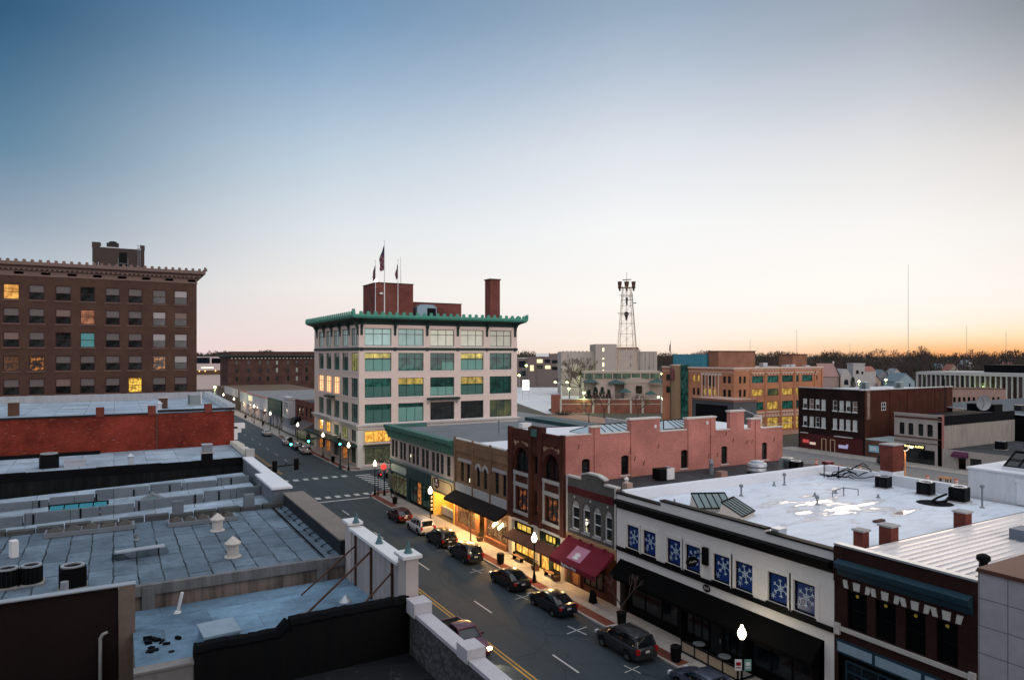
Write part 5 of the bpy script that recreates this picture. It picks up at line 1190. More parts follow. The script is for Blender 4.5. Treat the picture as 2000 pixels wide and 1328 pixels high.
# the tall building the photograph was taken from, just behind the viewer: unseen, added to shade the nearest roofs
v0 = thing('unseen_host_tower', 'unseen tall brown building added behind the viewpoint to shade the near roofs', 'building', (-8,-16,0))
m = MB(); FV = Face(0,-2.5,180); ops = [(-8+2.9*i,-6.4+2.9*i,2+4*k,4.4+4*k) for i in range(12) for k in range(11)]
facade(m, FV, -9.5, 28, 0, 48, ops, .2); m.F = None
for x in (-28,9.5): m.face([(x,-30,0),(x,-2.5,0),(x,-2.5,48),(x,-30,48)])
m.face([(-28,-30,0),(9.5,-30,0),(9.5,-30,48),(-28,-30,48)]); m.face([(-28,-30,48),(9.5,-30,48),(9.5,-2.5,48),(-28,-2.5,48)]); m.build('wall', G['rust'], v0)
m = MB(FV); m.box(-9.3,27.8,.2,.25,1,47); m.build('window_glass', G['glass'], v0)
# ---------------------------------------------------------------- farther buildings
VR = -math.degrees(YAW)
def gable(m, x0, x1, y0, y1, z0, z1, along='x'):
    if along == 'x':
        ym = (y0+y1)/2; m.idx([(x0,y0,z0),(x1,y0,z0),(x1,y1,z0),(x0,y1,z0),(x0,ym,z1),(x1,ym,z1)], [(0,1,5,4),(2,3,4,5),(0,4,3),(1,2,5)])
    else:
        xm = (x0+x1)/2; m.idx([(x0,y0,z0),(x1,y0,z0),(x1,y1,z0),(x0,y1,z0),(xm,y0,z1),(xm,y1,z1)], [(0,4,5,3),(1,2,5,4),(0,1,4),(3,5,2)])
OR = brick('orange_brick', (.5,.2,.1), (.42,.17,.09), (.4,.24,.16), .15, row=.12); OR2 = brick('brown_orange_brick', (.3,.13,.08), (.25,.11,.07), (.25,.15,.1), .2, row=.12)
BAND = plain('pale_band', (.62,.47,.38), .8, .1)
# orange office
d0 = thing('orange_brick_office', 'long orange brick office of four storeys with arcaded pale frieze and lit windows', 'building', (150,134,0))
FO = Face(0,121.4,0); FOL = Face(133,0,-90)
oz = [(12.75,14.5),(9.35,11.15),(5.75,7.85),(.5,3.7)]
ox = [(139.7,143.9),(145.4,149.6),(151,155.3),(156.5,157.6),(158.9,163.2)]
ops = [(a,b,c_,d) for a,b in ox for c_,d in oz] + [(135+dx_,135.9+dx_,c_,d) for dx_ in (0,1.6) for c_,d in oz[:2]] + [(164.8,165.4,13,14.3)]
opl = []
for c_, d in oz[:2]: opl += [(-y,-y+1.0,c_,d) for y in (135.4,133.8,124.8,123.2)] + [(-y,-y+1.15,c_ - (1.0 if d > 13 else 0),d) for y in (131.6,129.9,128.2)] + [(-y,-y+1.6,c_,d) for y in (145.5,)]
m = MB(); facade(m, FO, 133, 167.4, 0, 16.7, ops, .25); facade(m, FOL, -147, -121.4, 0, 16.7, opl, .25)
m.face([(167.4,121.4,0),(167.4,147,0),(167.4,147,16.7),(167.4,121.4,16.7)]); m.F = FO
for u in (133.0,138.9,144.4,150.1,155.6,163.9,166.9): m.box(u,u+.5,-.15,0,0,16.4)
m.build('wall', OR, d0)
m = MB(FO); m.box(133,167.4,-.25,0,16.3,16.75); m.box(133,167.4,-.12,0,15.9,16.05); m.box(138.6,167.4,-.1,0,5.0,5.35); m.box(138.6,167.4,-.1,0,3.95,4.15); m.box(138.6,167.4,-.08,0,1.9,2.1)
for k in range(24):
    u = 139.2+1.1*k
    for q in range(5):
        a0, a1 = math.pi*q/5, math.pi*(q+1)/5; m.prism([(u+.5-.3*math.cos(a0),14.95+.3*math.sin(a0)),(u+.5-.3*math.cos(a1),14.95+.3*math.sin(a1)),(u+.5-.52*math.cos(a1),14.95+.55*math.sin(a1)),(u+.5-.52*math.cos(a0),14.95+.55*math.sin(a0))], -.15, 0)
    m.box(u+.02,u+.16,-.15,0,14.55,14.95)
    if k < 22: m.prism([(u,4.2),(u+.9,4.2),(u+.45,4.9)], -.06, 0)
m.F = FOL; m.box(-147,-121.1,-.25,0,16.3,16.75); m.box(-147,-121.4,-.12,0,15.4,15.55)
for k in range(6):
    u = -132+1.15*k; m.box(u,u+.2,-.18,0,9,15); m.box(u-.2,u+1.1,-.12,0,14.6,15.2)
m.build('pale_frieze', BAND, d0)
rr = random.Random(21); YO = lit('yellow_office_far', (1,.6,.1), .7, (.2,.12,.02), .8); OG = bpy.data.materials['green_office']
for r, (c_, d) in enumerate(oz):
    for i, (a, b) in enumerate(ox):
        pm = G['gteal'] if r in (0,) or (r==2 and i!=1) else YO
        if (r,i) in ((1,1),): pm = OG
        win(d0, FO, a, b, c_, d, 'two' if i != 3 else 'fixed', FRG, pm, rec=.2)
for dx_ in (0,1.6):
    for c_, d in oz[:2]: win(d0, FO, 135+dx_, 135.9+dx_, c_, d, 'fixed', FRG, G['glass'], rec=.2)
for o in opl: win(d0, FOL, *o[:4], 'fixed', FRG, YO if (o[2] < 9.5 and -132.5 < o[0] < -127) or (o[2] > 12 and o[0] < -133 and o[0] > -136) else G['glass'], rec=.2)
m = MB(); m.box(133.3,167.1,121.7,146.7,16.2,16.5); m.build('roof', G['stone2'], d0)
m = MB(); m.box(138,152,131,134.5,16.5,20.75); m.box(161,167,126,130.5,16.5,19.9); p=m.each('penthouse', OR2, d0)
m = MB(); m.box(137.8,152.2,130.8,134.7,20.75,20.95); m.box(160.8,167.2,125.8,130.7,19.9,20.05); m.each('coping', G['rust'], p)
m = MB(); m.box(136.5,141,135,146.5,16.5,20.0); m.build('glazed_roof_box', plain('teal_screen', (.05,.22,.28), .3, .25), d0)
m = MB(); m.box(132.4,133.4,136.9,139.2,0,17.2); m.build('stair_glazing', G['gteal'], d0)
m = MB(); m.lathe(133.2,141.2,[(2.0,0),(2.0,16.9)],14); m.build('round_tower', plain('olive_brick', (.25,.17,.1), .9, .15), d0); m = MB(); m.lathe(133.2,141.2,[(2.1,16.9),(2.1,17.2)],14); m.build('tower_cap', BAND, d0)
m = MB()
for x,y,z_ in ((152.9,129,17.7),(157,125,17.2),(158.5,124.5,17.3),(164,124,17.0)): m.rbox(x,y,1.6,1.4,16.5,z_)
m.each('roof_plant', G['galv'], d0)
t = thing('flagpole', 'tall flagpole with limp flags in front of the orange brick office', 'flagpole', (130,140.5,0)); m = MB(); m.tube((130,140.5,0),(130,140.5,23.6),.1,.05); m.build('pole', G['dkgreen'], t)
m = MB(); m.prism([(129.98,20.6),(129.98,23),(129.6,22.4),(129.5,21)],140.4,140.5); m.prism([(130,12.6),(130,16.4),(133.2,15.2),(133,14.2),(131.5,13.2)],140.35,140.45); m.build('flag', [plain('limp_flag', (.13,.05,.06), .9, .4)], t)
# dark box behind the salmon wall
t = thing('metal_clad_block', 'dark metal-clad stair block standing behind the salmon brick wall', 'building', (70,65,0))
m = MB(); m.box(68,72.2,62,69.3,0,13.9); m.build('wall', plain('charcoal_cladding', (.07,.075,.08), .6, .25), t); m = MB(); m.box(67.9,72.3,61.9,69.4,13.9,14.2); m.each('coping', plain('brown_trim', (.2,.09,.06), .6, .2), t)
m = MB(); m.box(67.9,67.99,63,68.5,11,13.4); m.build('louvre', G['black'], t)
m = MB(); m.rbox(71.5,61.2,1.1,.7,11.1,12.2,20); m.build('wall_unit', G['stone'], t); m = MB(); m.tube((69,61.9,13.2),(71.4,61.2,12.1),.06); m.build('conduit', G['galv'], t)
# dark brick hall with the vertical sign
d1 = thing('dark_brick_hall', 'dark brick three-storey hall with white sashes and worn vertical letter sign', 'building', (142,90,0))
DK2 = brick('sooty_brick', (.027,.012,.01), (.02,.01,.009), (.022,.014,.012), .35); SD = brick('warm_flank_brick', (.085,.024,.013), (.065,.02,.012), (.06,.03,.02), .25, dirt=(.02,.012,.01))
FD = Face(127,0,-90); FDS = Face(0,82.8,0)
wy = [96.73,95.15,93.74,92.35,89.72,88.24,86.81,85.35]
ops = [(-y,-y+.95,8.55,10.65) for y in wy] + [(-y,-y+.95,4.85,6.95) for y in wy]
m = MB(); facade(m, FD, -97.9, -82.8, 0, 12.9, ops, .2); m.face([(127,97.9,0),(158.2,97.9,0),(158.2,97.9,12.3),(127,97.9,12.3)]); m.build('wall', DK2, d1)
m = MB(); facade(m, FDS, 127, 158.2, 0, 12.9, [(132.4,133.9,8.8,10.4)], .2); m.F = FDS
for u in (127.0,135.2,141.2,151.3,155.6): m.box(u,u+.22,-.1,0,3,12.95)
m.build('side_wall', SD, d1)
rr = random.Random(13)
for i, o in enumerate(ops): win(d1, FD, *o, 'sash', G['white'], G['glass'], rec=.1, blind=[G['blind'],None,G['blind'],TINB][(i*7+i//3)%4] if i < 12 else G['blind'], bh=[.5,.95,.5,.9][(i*3)%4] if i < 12 else .96)
win(d1, FDS, 132.4,133.9,8.8,10.4,'four', G['white'], G['gblue'], rec=.02)
m = MB(FD)
for o in ops: m.box(o[0]-.12,o[1]+.12,-.12,0,o[2]-.18,o[2]-.02)
m.each('sill', G['white'], d1)
m = MB(FD); m.box(-97.9,-83.4,-.15,0,12.9,13.1); m.F=None; m.box(126.9,158.2,82.65,83.0,12.91,13.1); m.each('coping', G['galv'], d1)
m = MB(); m.box(127.3,158,83.1,97.6,12.3,12.5); m.build('roof', plain('far_white_roof', (.42,.45,.5), .7, .15), d1)
m = MB(FDS); m.box(127.4,128.5,-.16,-.101,7.2,12.85); sg = m.build('vertical_sign', plain('faded_brown_sign', (.17,.1,.08), .8, .2), d1)
text('B\nU\nG\nG\nI\nE\nS', .82, plain('faded_lettering', (.45,.36,.32), .7, .2), sg, FDS, 127.95, -.17, 10.0, 'sign_lettering', vertical=True)
m = MB(FD); m.box(-97.5,-83.2,.0-.02,.05,.13,3.3); g=m.build('shop_front', plain('maroon_front', (.07,.012,.012), .6, .3), d1)
m = MB(FD)
for u0, u1 in ((-92.3,-91.2),(-90.3,-89.2)):
    m.box(u0,u0+.12,-.1,0,.15,2.5); m.box(u1-.12,u1,-.1,0,.15,2.5); m.box(u0,u1,-.1,0,2.5,2.62)
m.build('door_frame', CRM, d1)
m = MB(FD); m.box(-96.8,-95.3,-.08,-.03,1.3,2.0); m.build('red_poster', emit('red_poster_light', (.7,.08,.08), .5), g)
m = MB(FD); m.box(-95.1,-93.7,-.08,-.03,1.1,1.6); m.build('white_poster', emit('white_poster_light', (.8,.6,.5), .6), g)
m = MB(FD); m.box(-88.4,-86.4,-.08,-.03,1.1,1.75); m.box(-86.7,-86.3,-.08,-.03,1.5,2.0); m.build('purple_poster', emit('purple_poster_light', (.45,.42,.65), .5), g)
m = MB(FD); m.box(-97.3,-95.5,-.3,0,3.35,3.5); m.box(-89.3,-85.3,-.3,0,3.3,3.48); m.each('awning_valance', G['stone'], d1)
for i,(x,y) in enumerate(((141,92),(147,88))): condenser(x,y,12.5,1.5,['squat unit on the far white roof of the dark brick hall','second unit on the white roof, right of centre above vertical sign'][i],dark=False)
# low brick annex and beige two-storey next to it
d2 = thing('brick_annex', 'single-storey brick annex with arch, blue sign and pale roof beside the dark hall', 'building', (131,79.8,0))
m = MB(); facade(m, FD, -82.75, -76.95, 0, 3.4, [(-79.6,-77.2,.1,3.0,'arch')], .8); m.face([(127.8,82.7,0),(127.8,77,0),(127.8,77,3.3),(127.8,82.7,3.3)]); m.build('wall', brick('annex_brick', (.16,.07,.05), (.12,.055,.04), (.12,.08,.07), .3), d2)
m = MB(); m.box(127.05,135,76.95,82.7,3.4,3.6); m.build('roof', plain('annex_roof', (.4,.45,.46), .7, .15), d2)
m = MB(FD); m.box(-81.9,-79.9,-.1,0,1.15,2.4); k=m.build('blue_sign', plain('sky_blue_sign', (.25,.5,.6), .5, .1), d2)
m = MB(FD); m.box(-81.6,-80.3,-.13,-.101,1.9,2.1); m.box(-81.7,-80.2,-.13,-.101,1.5,1.7); m.build('sign_marks', G['white'], k)
m = MB(FD); m.box(-78.6,-77.6,-.5,-.2,.4,2.2); m.build('sign_stand', G['white'], d2)
d3 = thing('beige_shop', 'beige two-storey shop with lit yellow sign and four dark arched windows', 'building', (135,70,0))
BG = plain('beige_painted_brick', (.36,.32,.29), .85, .2, .6, bmp=.2)
by4 = [(75.96,74.97),(74.31,73.33),(72.47,71.52),(70.89,69.85)]
m = MB(); facade(m, FD, -76.9, -68.3, 0, 9.2, [(-a,-b,5.2,7.4,.2) for a,b in by4]+[(-76.3,-69.5,.1,2.7)], .35); m.F = FD; m.box(-76.9,-68.3,-.1,0,8.9,9.2); m.box(-76.9,-68.3,-.06,0,7.95,8.1); m.build('wall', BG, d3)
for a,b in by4: win(d3, FD, -a,-b,5.2,7.3,'sash',G['black'],G['glass'],rec=.25)
m = MB(FD); m.box(-76.2,-69.6,.3,.34,.12,2.65); m.build('shop_window', G['glass'], d3)
m = MB(FD); m.box(-76.9,-68.4,-.12,0,4.7,4.9); m.box(-76.8,-68.4,-.03,0,8.2,8.6); m.box(-76.9,-68.4,-.1,0,3.9,4.0); m.build('dark_trim', G['rust'], d3)
m = MB(FD); m.box(-75.0,-71.2,-.2,0,2.75,3.55); sg = m.build('sign_box', G['black'], d3); text('Brothers AUDIO', .6, emit('sign_glow', (1,.85,.35), 2.5), sg, FD, -73.1, -.21, 3.14, 'sign_lettering', xs=.82)
m = MB(); m.face([(127.7,68.3,0),(152.6,68.3,0),(152.6,68.3,7.3),(127.7,68.3,7.3)]); m.face([(152.6,68.3,0),(152.6,76.9,0),(152.6,76.9,7.3),(152.6,68.3,7.3)]); m.build('side_wall', stained('stained_side', (.3,.27,.24), (.1,.09,.08), amt=.7), d3)
m = MB(); m.box(127.5,152.6,68.28,68.7,7.3,9.0); m.box(146.5,149.5,69,74,8.9,10.3); m.build('tarred_parapet', TARB, d3)
m = MB(); m.box(127,127.7,68.25,68.99,0.1,9.25); m.build('red_pier', plain('red_painted_pier', (.25,.1,.09), .8, .2), d3)
m = MB(); m.box(127.4,152.5,68.7,76.8,8.2,8.4); m.build('roof', TARB, d3)
t = thing('satellite_dish', 'large mesh satellite dish on the dark roof behind beige shop', 'dish', (145,70,8.9)); m = MB(); m.idx([(145+1.5*math.cos(a_)*r_-.35*r_*r_, 70-.6*math.cos(a_)*r_, 10.7+1.5*math.sin(a_)*r_) for r_ in (.3,.7,1) for a_ in [2*math.pi*k/16 for k in range(16)]], [(j*16+k,j*16+(k+1)%16,(j+1)*16+(k+1)%16,(j+1)*16+k) for j in range(2) for k in range(16)]+[tuple(range(16))]); m.build('dish', G['steel'], t); m = MB(); m.tube((145,70.3,8.4),(145,70.3,10.6),.09); m.path([(144,70,9.6),(143.6,69.4,10.6),(144,70,11.8)],.04); m.build('mount', G['dkmetal'], t)
t = thing('roof_mast', 'thin aerial mast with crossbars on the roof behind beige shop', 'aerial', (148,79,8)); m = MB(); m.tube((148,79,3),(148,79,15),.1,.06); 
for z_ in (10.5,11.5,12.5,13.5): m.tube((147,79.5,z_),(149,78.5,z_),.06)
m.build('mast', G['dkmetal'], t); t['label'] = 'thin aerial mast with crossbars beside end of dark hall'
d4 = thing('beige_low_shop', 'low beige building with purple awning and flat tarred roof', 'building', (135,62,0))
m = MB(); facade(m, FD, -68.2, -46, 0, 3.35, [(-63.66,-61.8,.8,2.2),(-65.6,-64.3,.1,2.4)], .3); m.face([(127,46,0),(152,46,0),(152,46,3.3),(127,46,3.3)]); m.build('wall', BG, d4)
m = MB(); m.box(127.3,152,46.2,68.1,3.0,3.15); m.build('roof', BLKR, d4)
m = MB(); m.box(127,152,66.9,67.3,3.16,3.5) if False else None
m = MB(FD); m.run([(0,3.1),(-.9,2.6),(-1.0,2.2),(0,2.2)], -66.3, -63.9); m.each('awning', plain('purple_canvas', (.08,.02,.05), .8, .2), d4)
win(d4, FD, -63.66,-61.8,.8,2.2,'tri0',G['black'],G['glass'],rec=.2)
for i,(x,y) in enumerate(((136,63),(139.5,60))): condenser(x,y,3.15,1.5,['dark roof unit on the low beige building, left one','dark roof unit on the low beige building, right one'][i],dark=True)
t = thing('ribbed_metal_roof_shed', 'long low shed with a pale ribbed metal roof far right', 'building', (180,70,0))
m = MB(); m.box(156,215,58,86,0,7.4); m.build('wall', G['black'], t); m = MB(); m.idx([(156,57,7.45),(216,57,7.45),(216,87,8.9),(156,87,8.9),(156,57,7.3),(216,57,7.3),(216,87,8.7),(156,87,8.7)],[(0,1,2,3),(0,1,5,4),(1,2,6,5),(2,3,7,6),(3,0,4,7)]); rf=m.build('roof', plain('pale_ribbed_metal', (.4,.45,.5), .45, .15, metal=.3), t)
m = MB()
for k in range(26): x = 157+2.25*k; m.idx([(x,57,7.46),(x+.2,57,7.46),(x+.2,87,8.91),(x,87,8.91),(x,57,7.62),(x+.2,57,7.62),(x+.2,87,9.07),(x,87,9.07)],[(4,5,6,7),(0,1,5,4),(1,2,6,5),(3,0,4,7)])
m.build('rib', G['steel'], rf)
for i,(x,y) in enumerate(((163,72),(176,68),(184,62))): m = MB(); m.rbox(x,y,1.8,1.4,7.8,9.3); m.rbox(x,y,2.0,1.6,9.3,9.45); tag(m.build('roof_vent_box', G['dkmetal']), ['small dark box vent on ribbed metal roof, left','small dark box vent on ribbed metal roof, middle','small dark box vent on ribbed metal roof, right by edge'][i], 'roof vent')
d5 = thing('pink_arcade_building', 'low pinkish building with a row of narrow arched windows far right', 'building', (208,102,0))
FP = Face(199.5,106.5,VR); 
m = MB(); facade(m, FP, -4, 17, 0, 10.3, [(1.0+1.35*k,1.75+1.35*k,5.6,8.2,'arch') for k in range(11)], .3); m.F=FP; m.box(-4,17,.31,8,0,9.9); m.build('wall', plain('pinkish_plaster', (.3,.2,.17), .85, .2), d5)
m = MB(FP); m.box(.9,16,.2,.3,5.6,8.2); m.build('window_glass', G['glass'], d5); m = MB(FP); m.box(-4.1,17.1,-.1,8,10.31,10.5); m.each('coping', G['rust'], d5)
d6 = thing('finned_concrete_office', 'modern white office block with tall vertical concrete fins and dark roof house', 'building', (250,120,0))
m = MB(); m.box(236.5,262,92,135,0,13.2); m.build('wall', plain('brown_panel', (.1,.075,.075), .7, .2), d6)
FN = Face(236.5,0,-90); m = MB(FN); CF = plain('fin_concrete', (.46,.45,.45), .8, .1)
for k in range(29): u = -135+1.5*k; m.box(u,u+.28,-.6,0,2.6,13.2)
m.box(-135.3,-92,-.65,.1,13.2,14.0); m.box(-135.3,-92,-.65,.1,2.2,2.7); m.F=None; m.box(236,262.2,134.95,135.4,0,14.0); m.build('fin', CF, d6)
m = MB(FN)
for k in range(28):
    if k%2: m.box(-135+1.5*k+.3,-135+1.5*k+1.5,-.05,0,2.7,13.2)
m.build('window_strip', G['glass'], d6)
m = MB(); m.box(236.4,262,92,135,14.001,14.2); m.build('roof', G['stone2'], d6); m = MB(); m.box(244,256,106,118,14.2,16.6); m.build('roof_house', TARB, d6)
# stone hall, civic building, perimeter wall, low buildings beyond the lot
LS = plain('limestone', (.37,.32,.285), .9, .15, .3); LSD = plain('limestone_slot', (.2,.17,.16), .9, .2)
d7 = thing('limestone_hall', 'windowless pale limestone hall with a stepped central tower beyond the lot', 'building', (200,266,0)); FL_ = Face(184.9,274.4,VR)
m = MB(FL_); m.box(0,16.2,3,30,0,21.3); m.box(16.2,26.3,0,25,0,24.9); m.box(26.3,37.5,2,25,0,22.6); m.box(37.5,45.8,1.2,22,0,21.4)
for k in range(9): m.box(.5+k*1.9,1.4+k*1.9,2.9,4,21.3,21.65)
for u in (38.2,40.2,42.4,44.2): m.box(u,u+.5,.8,1.2,2,21.4)
m.build('wall', LS, d7); m = MB(FL_); m.box(26.6,37,1.5,24,22.6,23.4); m.build('roof', plain('reddish_roof', (.2,.1,.09), .8, .2), d7)
m = MB(FL_)
for z0,z1 in ((21.4,23.0),(17.6,18.3),(14.2,16.1),(11.9,12.6)): m.box(19.5,20.2,-.08,0,z0,z1)
m.each('lit_window', emit('stair_light', (1,.85,.5), 2.0), d7); m = MB(FL_)
for u,z in ((33,18),(33,14),(40,17),(41.6,13),(3,18.5)): m.box(u,u+.5,1.1 if u>37.5 else 1.9 if u>26 else 2.9,1.2 if u>37.5 else 2 if u>26 else 3,z,z+1.4)
m.each('window', LSD, d7)
d8 = thing('civic_library', 'modern civic building with glazed upper band, arched gables and green pavilion roofs', 'building', (165,200,0)); FC = Face(150.5,208,VR)
CV = plain('civic_buff', (.42,.34,.29), .85, .12)
m = MB(FC); m.box(0,29,4,20,0,10.9); m.box(0,29,3.4,20,12.9,13.6); m.box(14.5,24,0,4,0,9.4)
n=10
m.prism([(14.5,9.4)]+[(19.25-4.75*math.cos(math.pi*k/n),9.4+1.9*math.sin(math.pi*k/n)) for k in range(n+1)],-.2,4); m.prism([(4,8.2)]+[(7.5-3.5*math.cos(math.pi*k/n),8.2+1.3*math.sin(math.pi*k/n)) for k in range(n+1)],0,4); m.box(4,11,0,4,0,8.2); m.box(24,29,1,4,0,8.5)
for k in range(9): m.box(k*3.5,k*3.5+.35,3.5,4,10.9,12.9)
m.build('wall', CV, d8); m = MB(FC); m.box(.4,28.9,3.8,19,10.91,12.9); m.build('glazed_band', lit('green_band_glass', (.2,.32,.2), .35, (.06,.1,.08), .4), d8)
m = MB(FC); m.box(18.8,21,-.3,-.2,5.6,8.4); m.each('window', G['glass'], d8)
m = MB(FC)
for cu, w_, hh, s in ((2.2,2,9.6,3.0),(26.6,0,9.6,3.0),(11.8,1.5,9.2,3.4),(14.2,-3,6.2,2.4),(23.5,-4,5.4,2.0)): m.idx([(cu-s,w_-s,hh),(cu+s,w_-s,hh),(cu+s,w_+s,hh),(cu-s,w_+s,hh),(cu,w_,hh+1.5)],[(0,1,4),(1,2,4),(2,3,4),(3,0,4),(3,2,1,0)])
m.each('pavilion_roof', plain('green_metal_roof', (.03,.08,.075), .5, .25), d8)
t = thing('brick_perimeter_wall', 'long red brick wall with stone pillars and bands in front of the civic building', 'wall', (145,187,0)); FW = Face(128.6,197.1,VR)
m = MB(FW); m.box(3.2,41,0,.8,0,4.6); m.box(0,3.2,-.1,2.5,0,6.2); m.build('brick', brick('perimeter_brick', (.3,.1,.07), (.24,.085,.06), (.25,.15,.12), .2, row=.12), t)
m = MB(FW)
for u in (3.2,14.2,19.5,27.0,31.0,37.5): m.box(u-.35,u+.35,-.25,1,0,5.0)
m.box(3.2,41,-.06,0,3.0,3.25); m.box(3.2,41,-.12,.9,4.6,4.85); m.build('stone_band', plain('pale_wall_stone', (.5,.44,.38), .85, .1), t)
t = thing('lot_office_building', 'grey building with lit upper windows beyond the parking lot', 'building', (223,355,0)); FQ = Face(212,362.6,VR)
m = MB(FQ); m.box(0,6,0,15,0,17.5); m.box(6,11,-1,15,0,18.5); m.box(11,27,0,15,0,17.5); m.box(11,27,.5,14,17.5,20.4); m.build('wall', plain('grey_brown_wall', (.15,.12,.11), .9, .2), t)
m = MB(FQ)
for u0,u1,z0,z1 in ((11.8,15.2,14.8,17.0),(16.8,20.0,11.2,13.2),(7.6,9.8,10,12),(7.6,9.8,12.2,13.4)): m.box(u0,u1,-1.1 if u0<11 else -.1,-1 if u0<11 else 0,z0,z1)
m.each('lit_window', emit('far_cream_window', (1,.8,.45), 1.1), t); m = MB(FQ)
for u0,u1,z0,z1 in ((.8,5,12,16),(.8,5,7,10),(16.5,19.8,14.8,17),(11.8,15.2,11.2,13.2),(21,26,14.5,16.5),(21,26,10.5,12.5)): m.box(u0,u1,-.1,0,z0,z1)
m.each('window', G['gblue'], t); m = MB(FQ); m.box(11.2,19,.0,.4,18.6,20.6); m.build('rooftop_sign', G['white'], t)
m = MB(FQ); m.box(.0,6.2,-.2,0,17.5,18.0); m.build('cornice', G['stone'], t)
t = thing('low_red_building', 'long low red brick building at the far edge of the lot', 'building', (235,368,0)); FR2 = Face(214,383,VR)
m = MB(FR2); m.box(0,34,0,8,0,8.6); m.box(-9,0,1,8,0,8); m.build('wall', brick('far_red_brick', (.3,.12,.09), (.26,.1,.08), (.26,.16,.13), .2, row=.15), t); m = MB(FR2)
for u in (5,12,20,27): m.box(u,u+2.6,-.1,0,3.6,5.4)
m.each('window', G['glass'], t)
# far end of the street
t = thing('long_dark_brick_block', 'long dark brick block with white dotted cornice beyond the end of street', 'building', (80,345,0))
DB = brick('long_dark_brick', (.1,.05,.04), (.08,.042,.036), (.09,.06,.05), .3, row=.12); FY = Face(0,332,0); FYL = Face(44,0,-90)
wz = [(15.2,17),(11.6,13.8),(7.6,9.8)]; wx = [47,52,57,60.5,64.5,69.5,73.5,78,83,88,93]
ops = [(x,x+1.1,a,b,.3) for x in wx for a,b in wz]
m = MB(); facade(m, FY, 44, 100, 0, 21.1, ops, .25); facade(m, FYL, -360, -332, 0, 21.1, [(-y,-y+1.6,a,b) for y in (358,353,348,343,338) for a,b in wz], .25); m.build('wall', DB, t)
for i,o in enumerate(ops): win(t, FY, *o[:4], 'fixed', G['dkgreen'], [G['glass'], lit('grey_lit_glass', (.45,.45,.38), .45, (.3,.3,.25)) if i == 1 else bpy.data.materials.get('grey_lit_glass') or G['glass']][1 if (i*5)%7 in (2,4) and i > 6 else 0], rec=.2)
for y in (358,353,348,343,338):
    for a,b in wz: win(t, FYL, -y,-y+1.6,a,b,'fixed',G['dkgreen'],G['glass'],rec=.2)
m = MB(FY); m.run([(0,18.3),(-.3,18.4),(-1.2,19.0),(-1.2,19.5),(0,19.6)], 43, 100); m.box(44,100,-.05,.4,20.9,21.3); m.F = FYL; m.run([(0,18.3),(-.3,18.4),(-1.2,19.0),(-1.2,19.5),(0,19.6)], -360, -331); m.build('cornice', GCD, t)
m = MB(FY)
for k in range(34): m.box(45+1.6*k,45.7+1.6*k,-.9,-.31,18.0,18.4)
m.build('dentil_course', G['stone'], t)
t = thing('pale_showroom', 'pale two-tone building with orange-lit dark band at the end of the street', 'building', (49,445,0)); FE = Face(0,430,0)
m = MB(FE); m.box(39,56,0,20,0,18.6); m.build('wall', plain('pale_pinkish_wall', (.55,.47,.45), .85, .1), t); m = MB(FE); m.box(39.5,47,-.1,0,14.8,18.2); m.box(48,54,-.1,0,14.8,17.8); m.each('window', G['gblue'], t)
m = MB(FE); m.box(39,56,-.6,0,8.6,10.8); k=m.build('dark_band', plain('brown_band', (.12,.06,.03), .7, .2), t); m = MB(FE)
for u in (41.5,44.5,50,53): m.lathe(u,-.7,[(.05,10.2),(.22,10.35),(.22,10.7),(.05,10.8)],8)
m.each('band_lamp', emit('orange_band_lamp', (1,.5,.12), 6), k); m = MB(FE); m.box(42.5,49,-.1,0,12.0,12.7); m.build('sign', emit('pale_sign', (1,.9,.7), 1.3), t)
# shops along the far right kerb
FS = Face(38.5,0,-90)
t = thing('red_brick_corner_shop', 'small red brick shop with dark awning next to the corner block', 'building', (45,165,0))
m = MB(); facade(m, FS, -174.4, -155.6, 3.2, 9.1, [(-172,-169.6,5.4,7.8),(-168,-165.6,5.4,7.8),(-164,-161.6,5.4,7.8),(-160,-157.6,5.4,7.8)], .2); m.face([(38.5,155.6,0),(70,155.6,0),(70,155.6,9.1),(38.5,155.6,9.1)]); m.build('wall', brick('corner_shop_brick', (.2,.065,.05), (.15,.05,.04), (.15,.08,.07), .3), t)
for u in (-172,-168,-164,-160): win(t, FS, u, u+2.4, 5.4, 7.8, 'two', G['rust'], G['glass'], rec=.15)
m = MB(FS); m.run([(0,4.6),(-2.6,3.3),(-2.6,3.0),(0,3.2)], -166, -156); m.each('awning', plain('grey_awning', (.1,.09,.09), .85, .2), t); m = MB(FS); m.box(-174.4,-155.6,.2,.3,0,3.2); m.build('shop_front', bpy.data.materials['dim_green_shop'], t)
m = MB(FS); m.run([(0,5.0),(-1.4,4.4),(-1.8,3.0),(0,3.0)], -172.5, -168.5); m.build('dome_awning', G['black'], t)
m = MB(); m.box(38.8,70,155.9,174.2,8.3,8.5); m.build('roof', BLKR, t)
t = thing('bay_window_shop', 'narrow white-trimmed shop with projecting bay window', 'building', (45,182,0))
m = MB(); facade(m, FS, -189.4, -174.5, 0, 8.4, [(-186,-183,4.8,7.6)], .2); m.F=FS; m.box(-182.5,-176.5,-1.2,0,4.2,8.8); m.box(-182.7,-176.3,-1.4,.1,8.8,9.3); m.build('wall', plain('white_weatherboard', (.5,.48,.48), .8, .1), t)
m = MB(FS); m.box(-182,-180,-1.26,-1.2,5,8); m.box(-179,-177,-1.26,-1.2,5,8); m.box(-189,-175,-.06,0,1.2,3.6); m.box(-186,-183,.1,.15,4.8,7.6); m.each('window', plain('pale_grey_glass', (.2,.21,.25), .2, .3), t); m = MB(); m.box(38.8,70,174.6,189.3,7.6,7.8); m.build('roof', G['rust'], t)
t = thing('white_shop_parade', 'long low white shop parade with lit soffit and dark green corner fascia', 'building', (50,226,0))
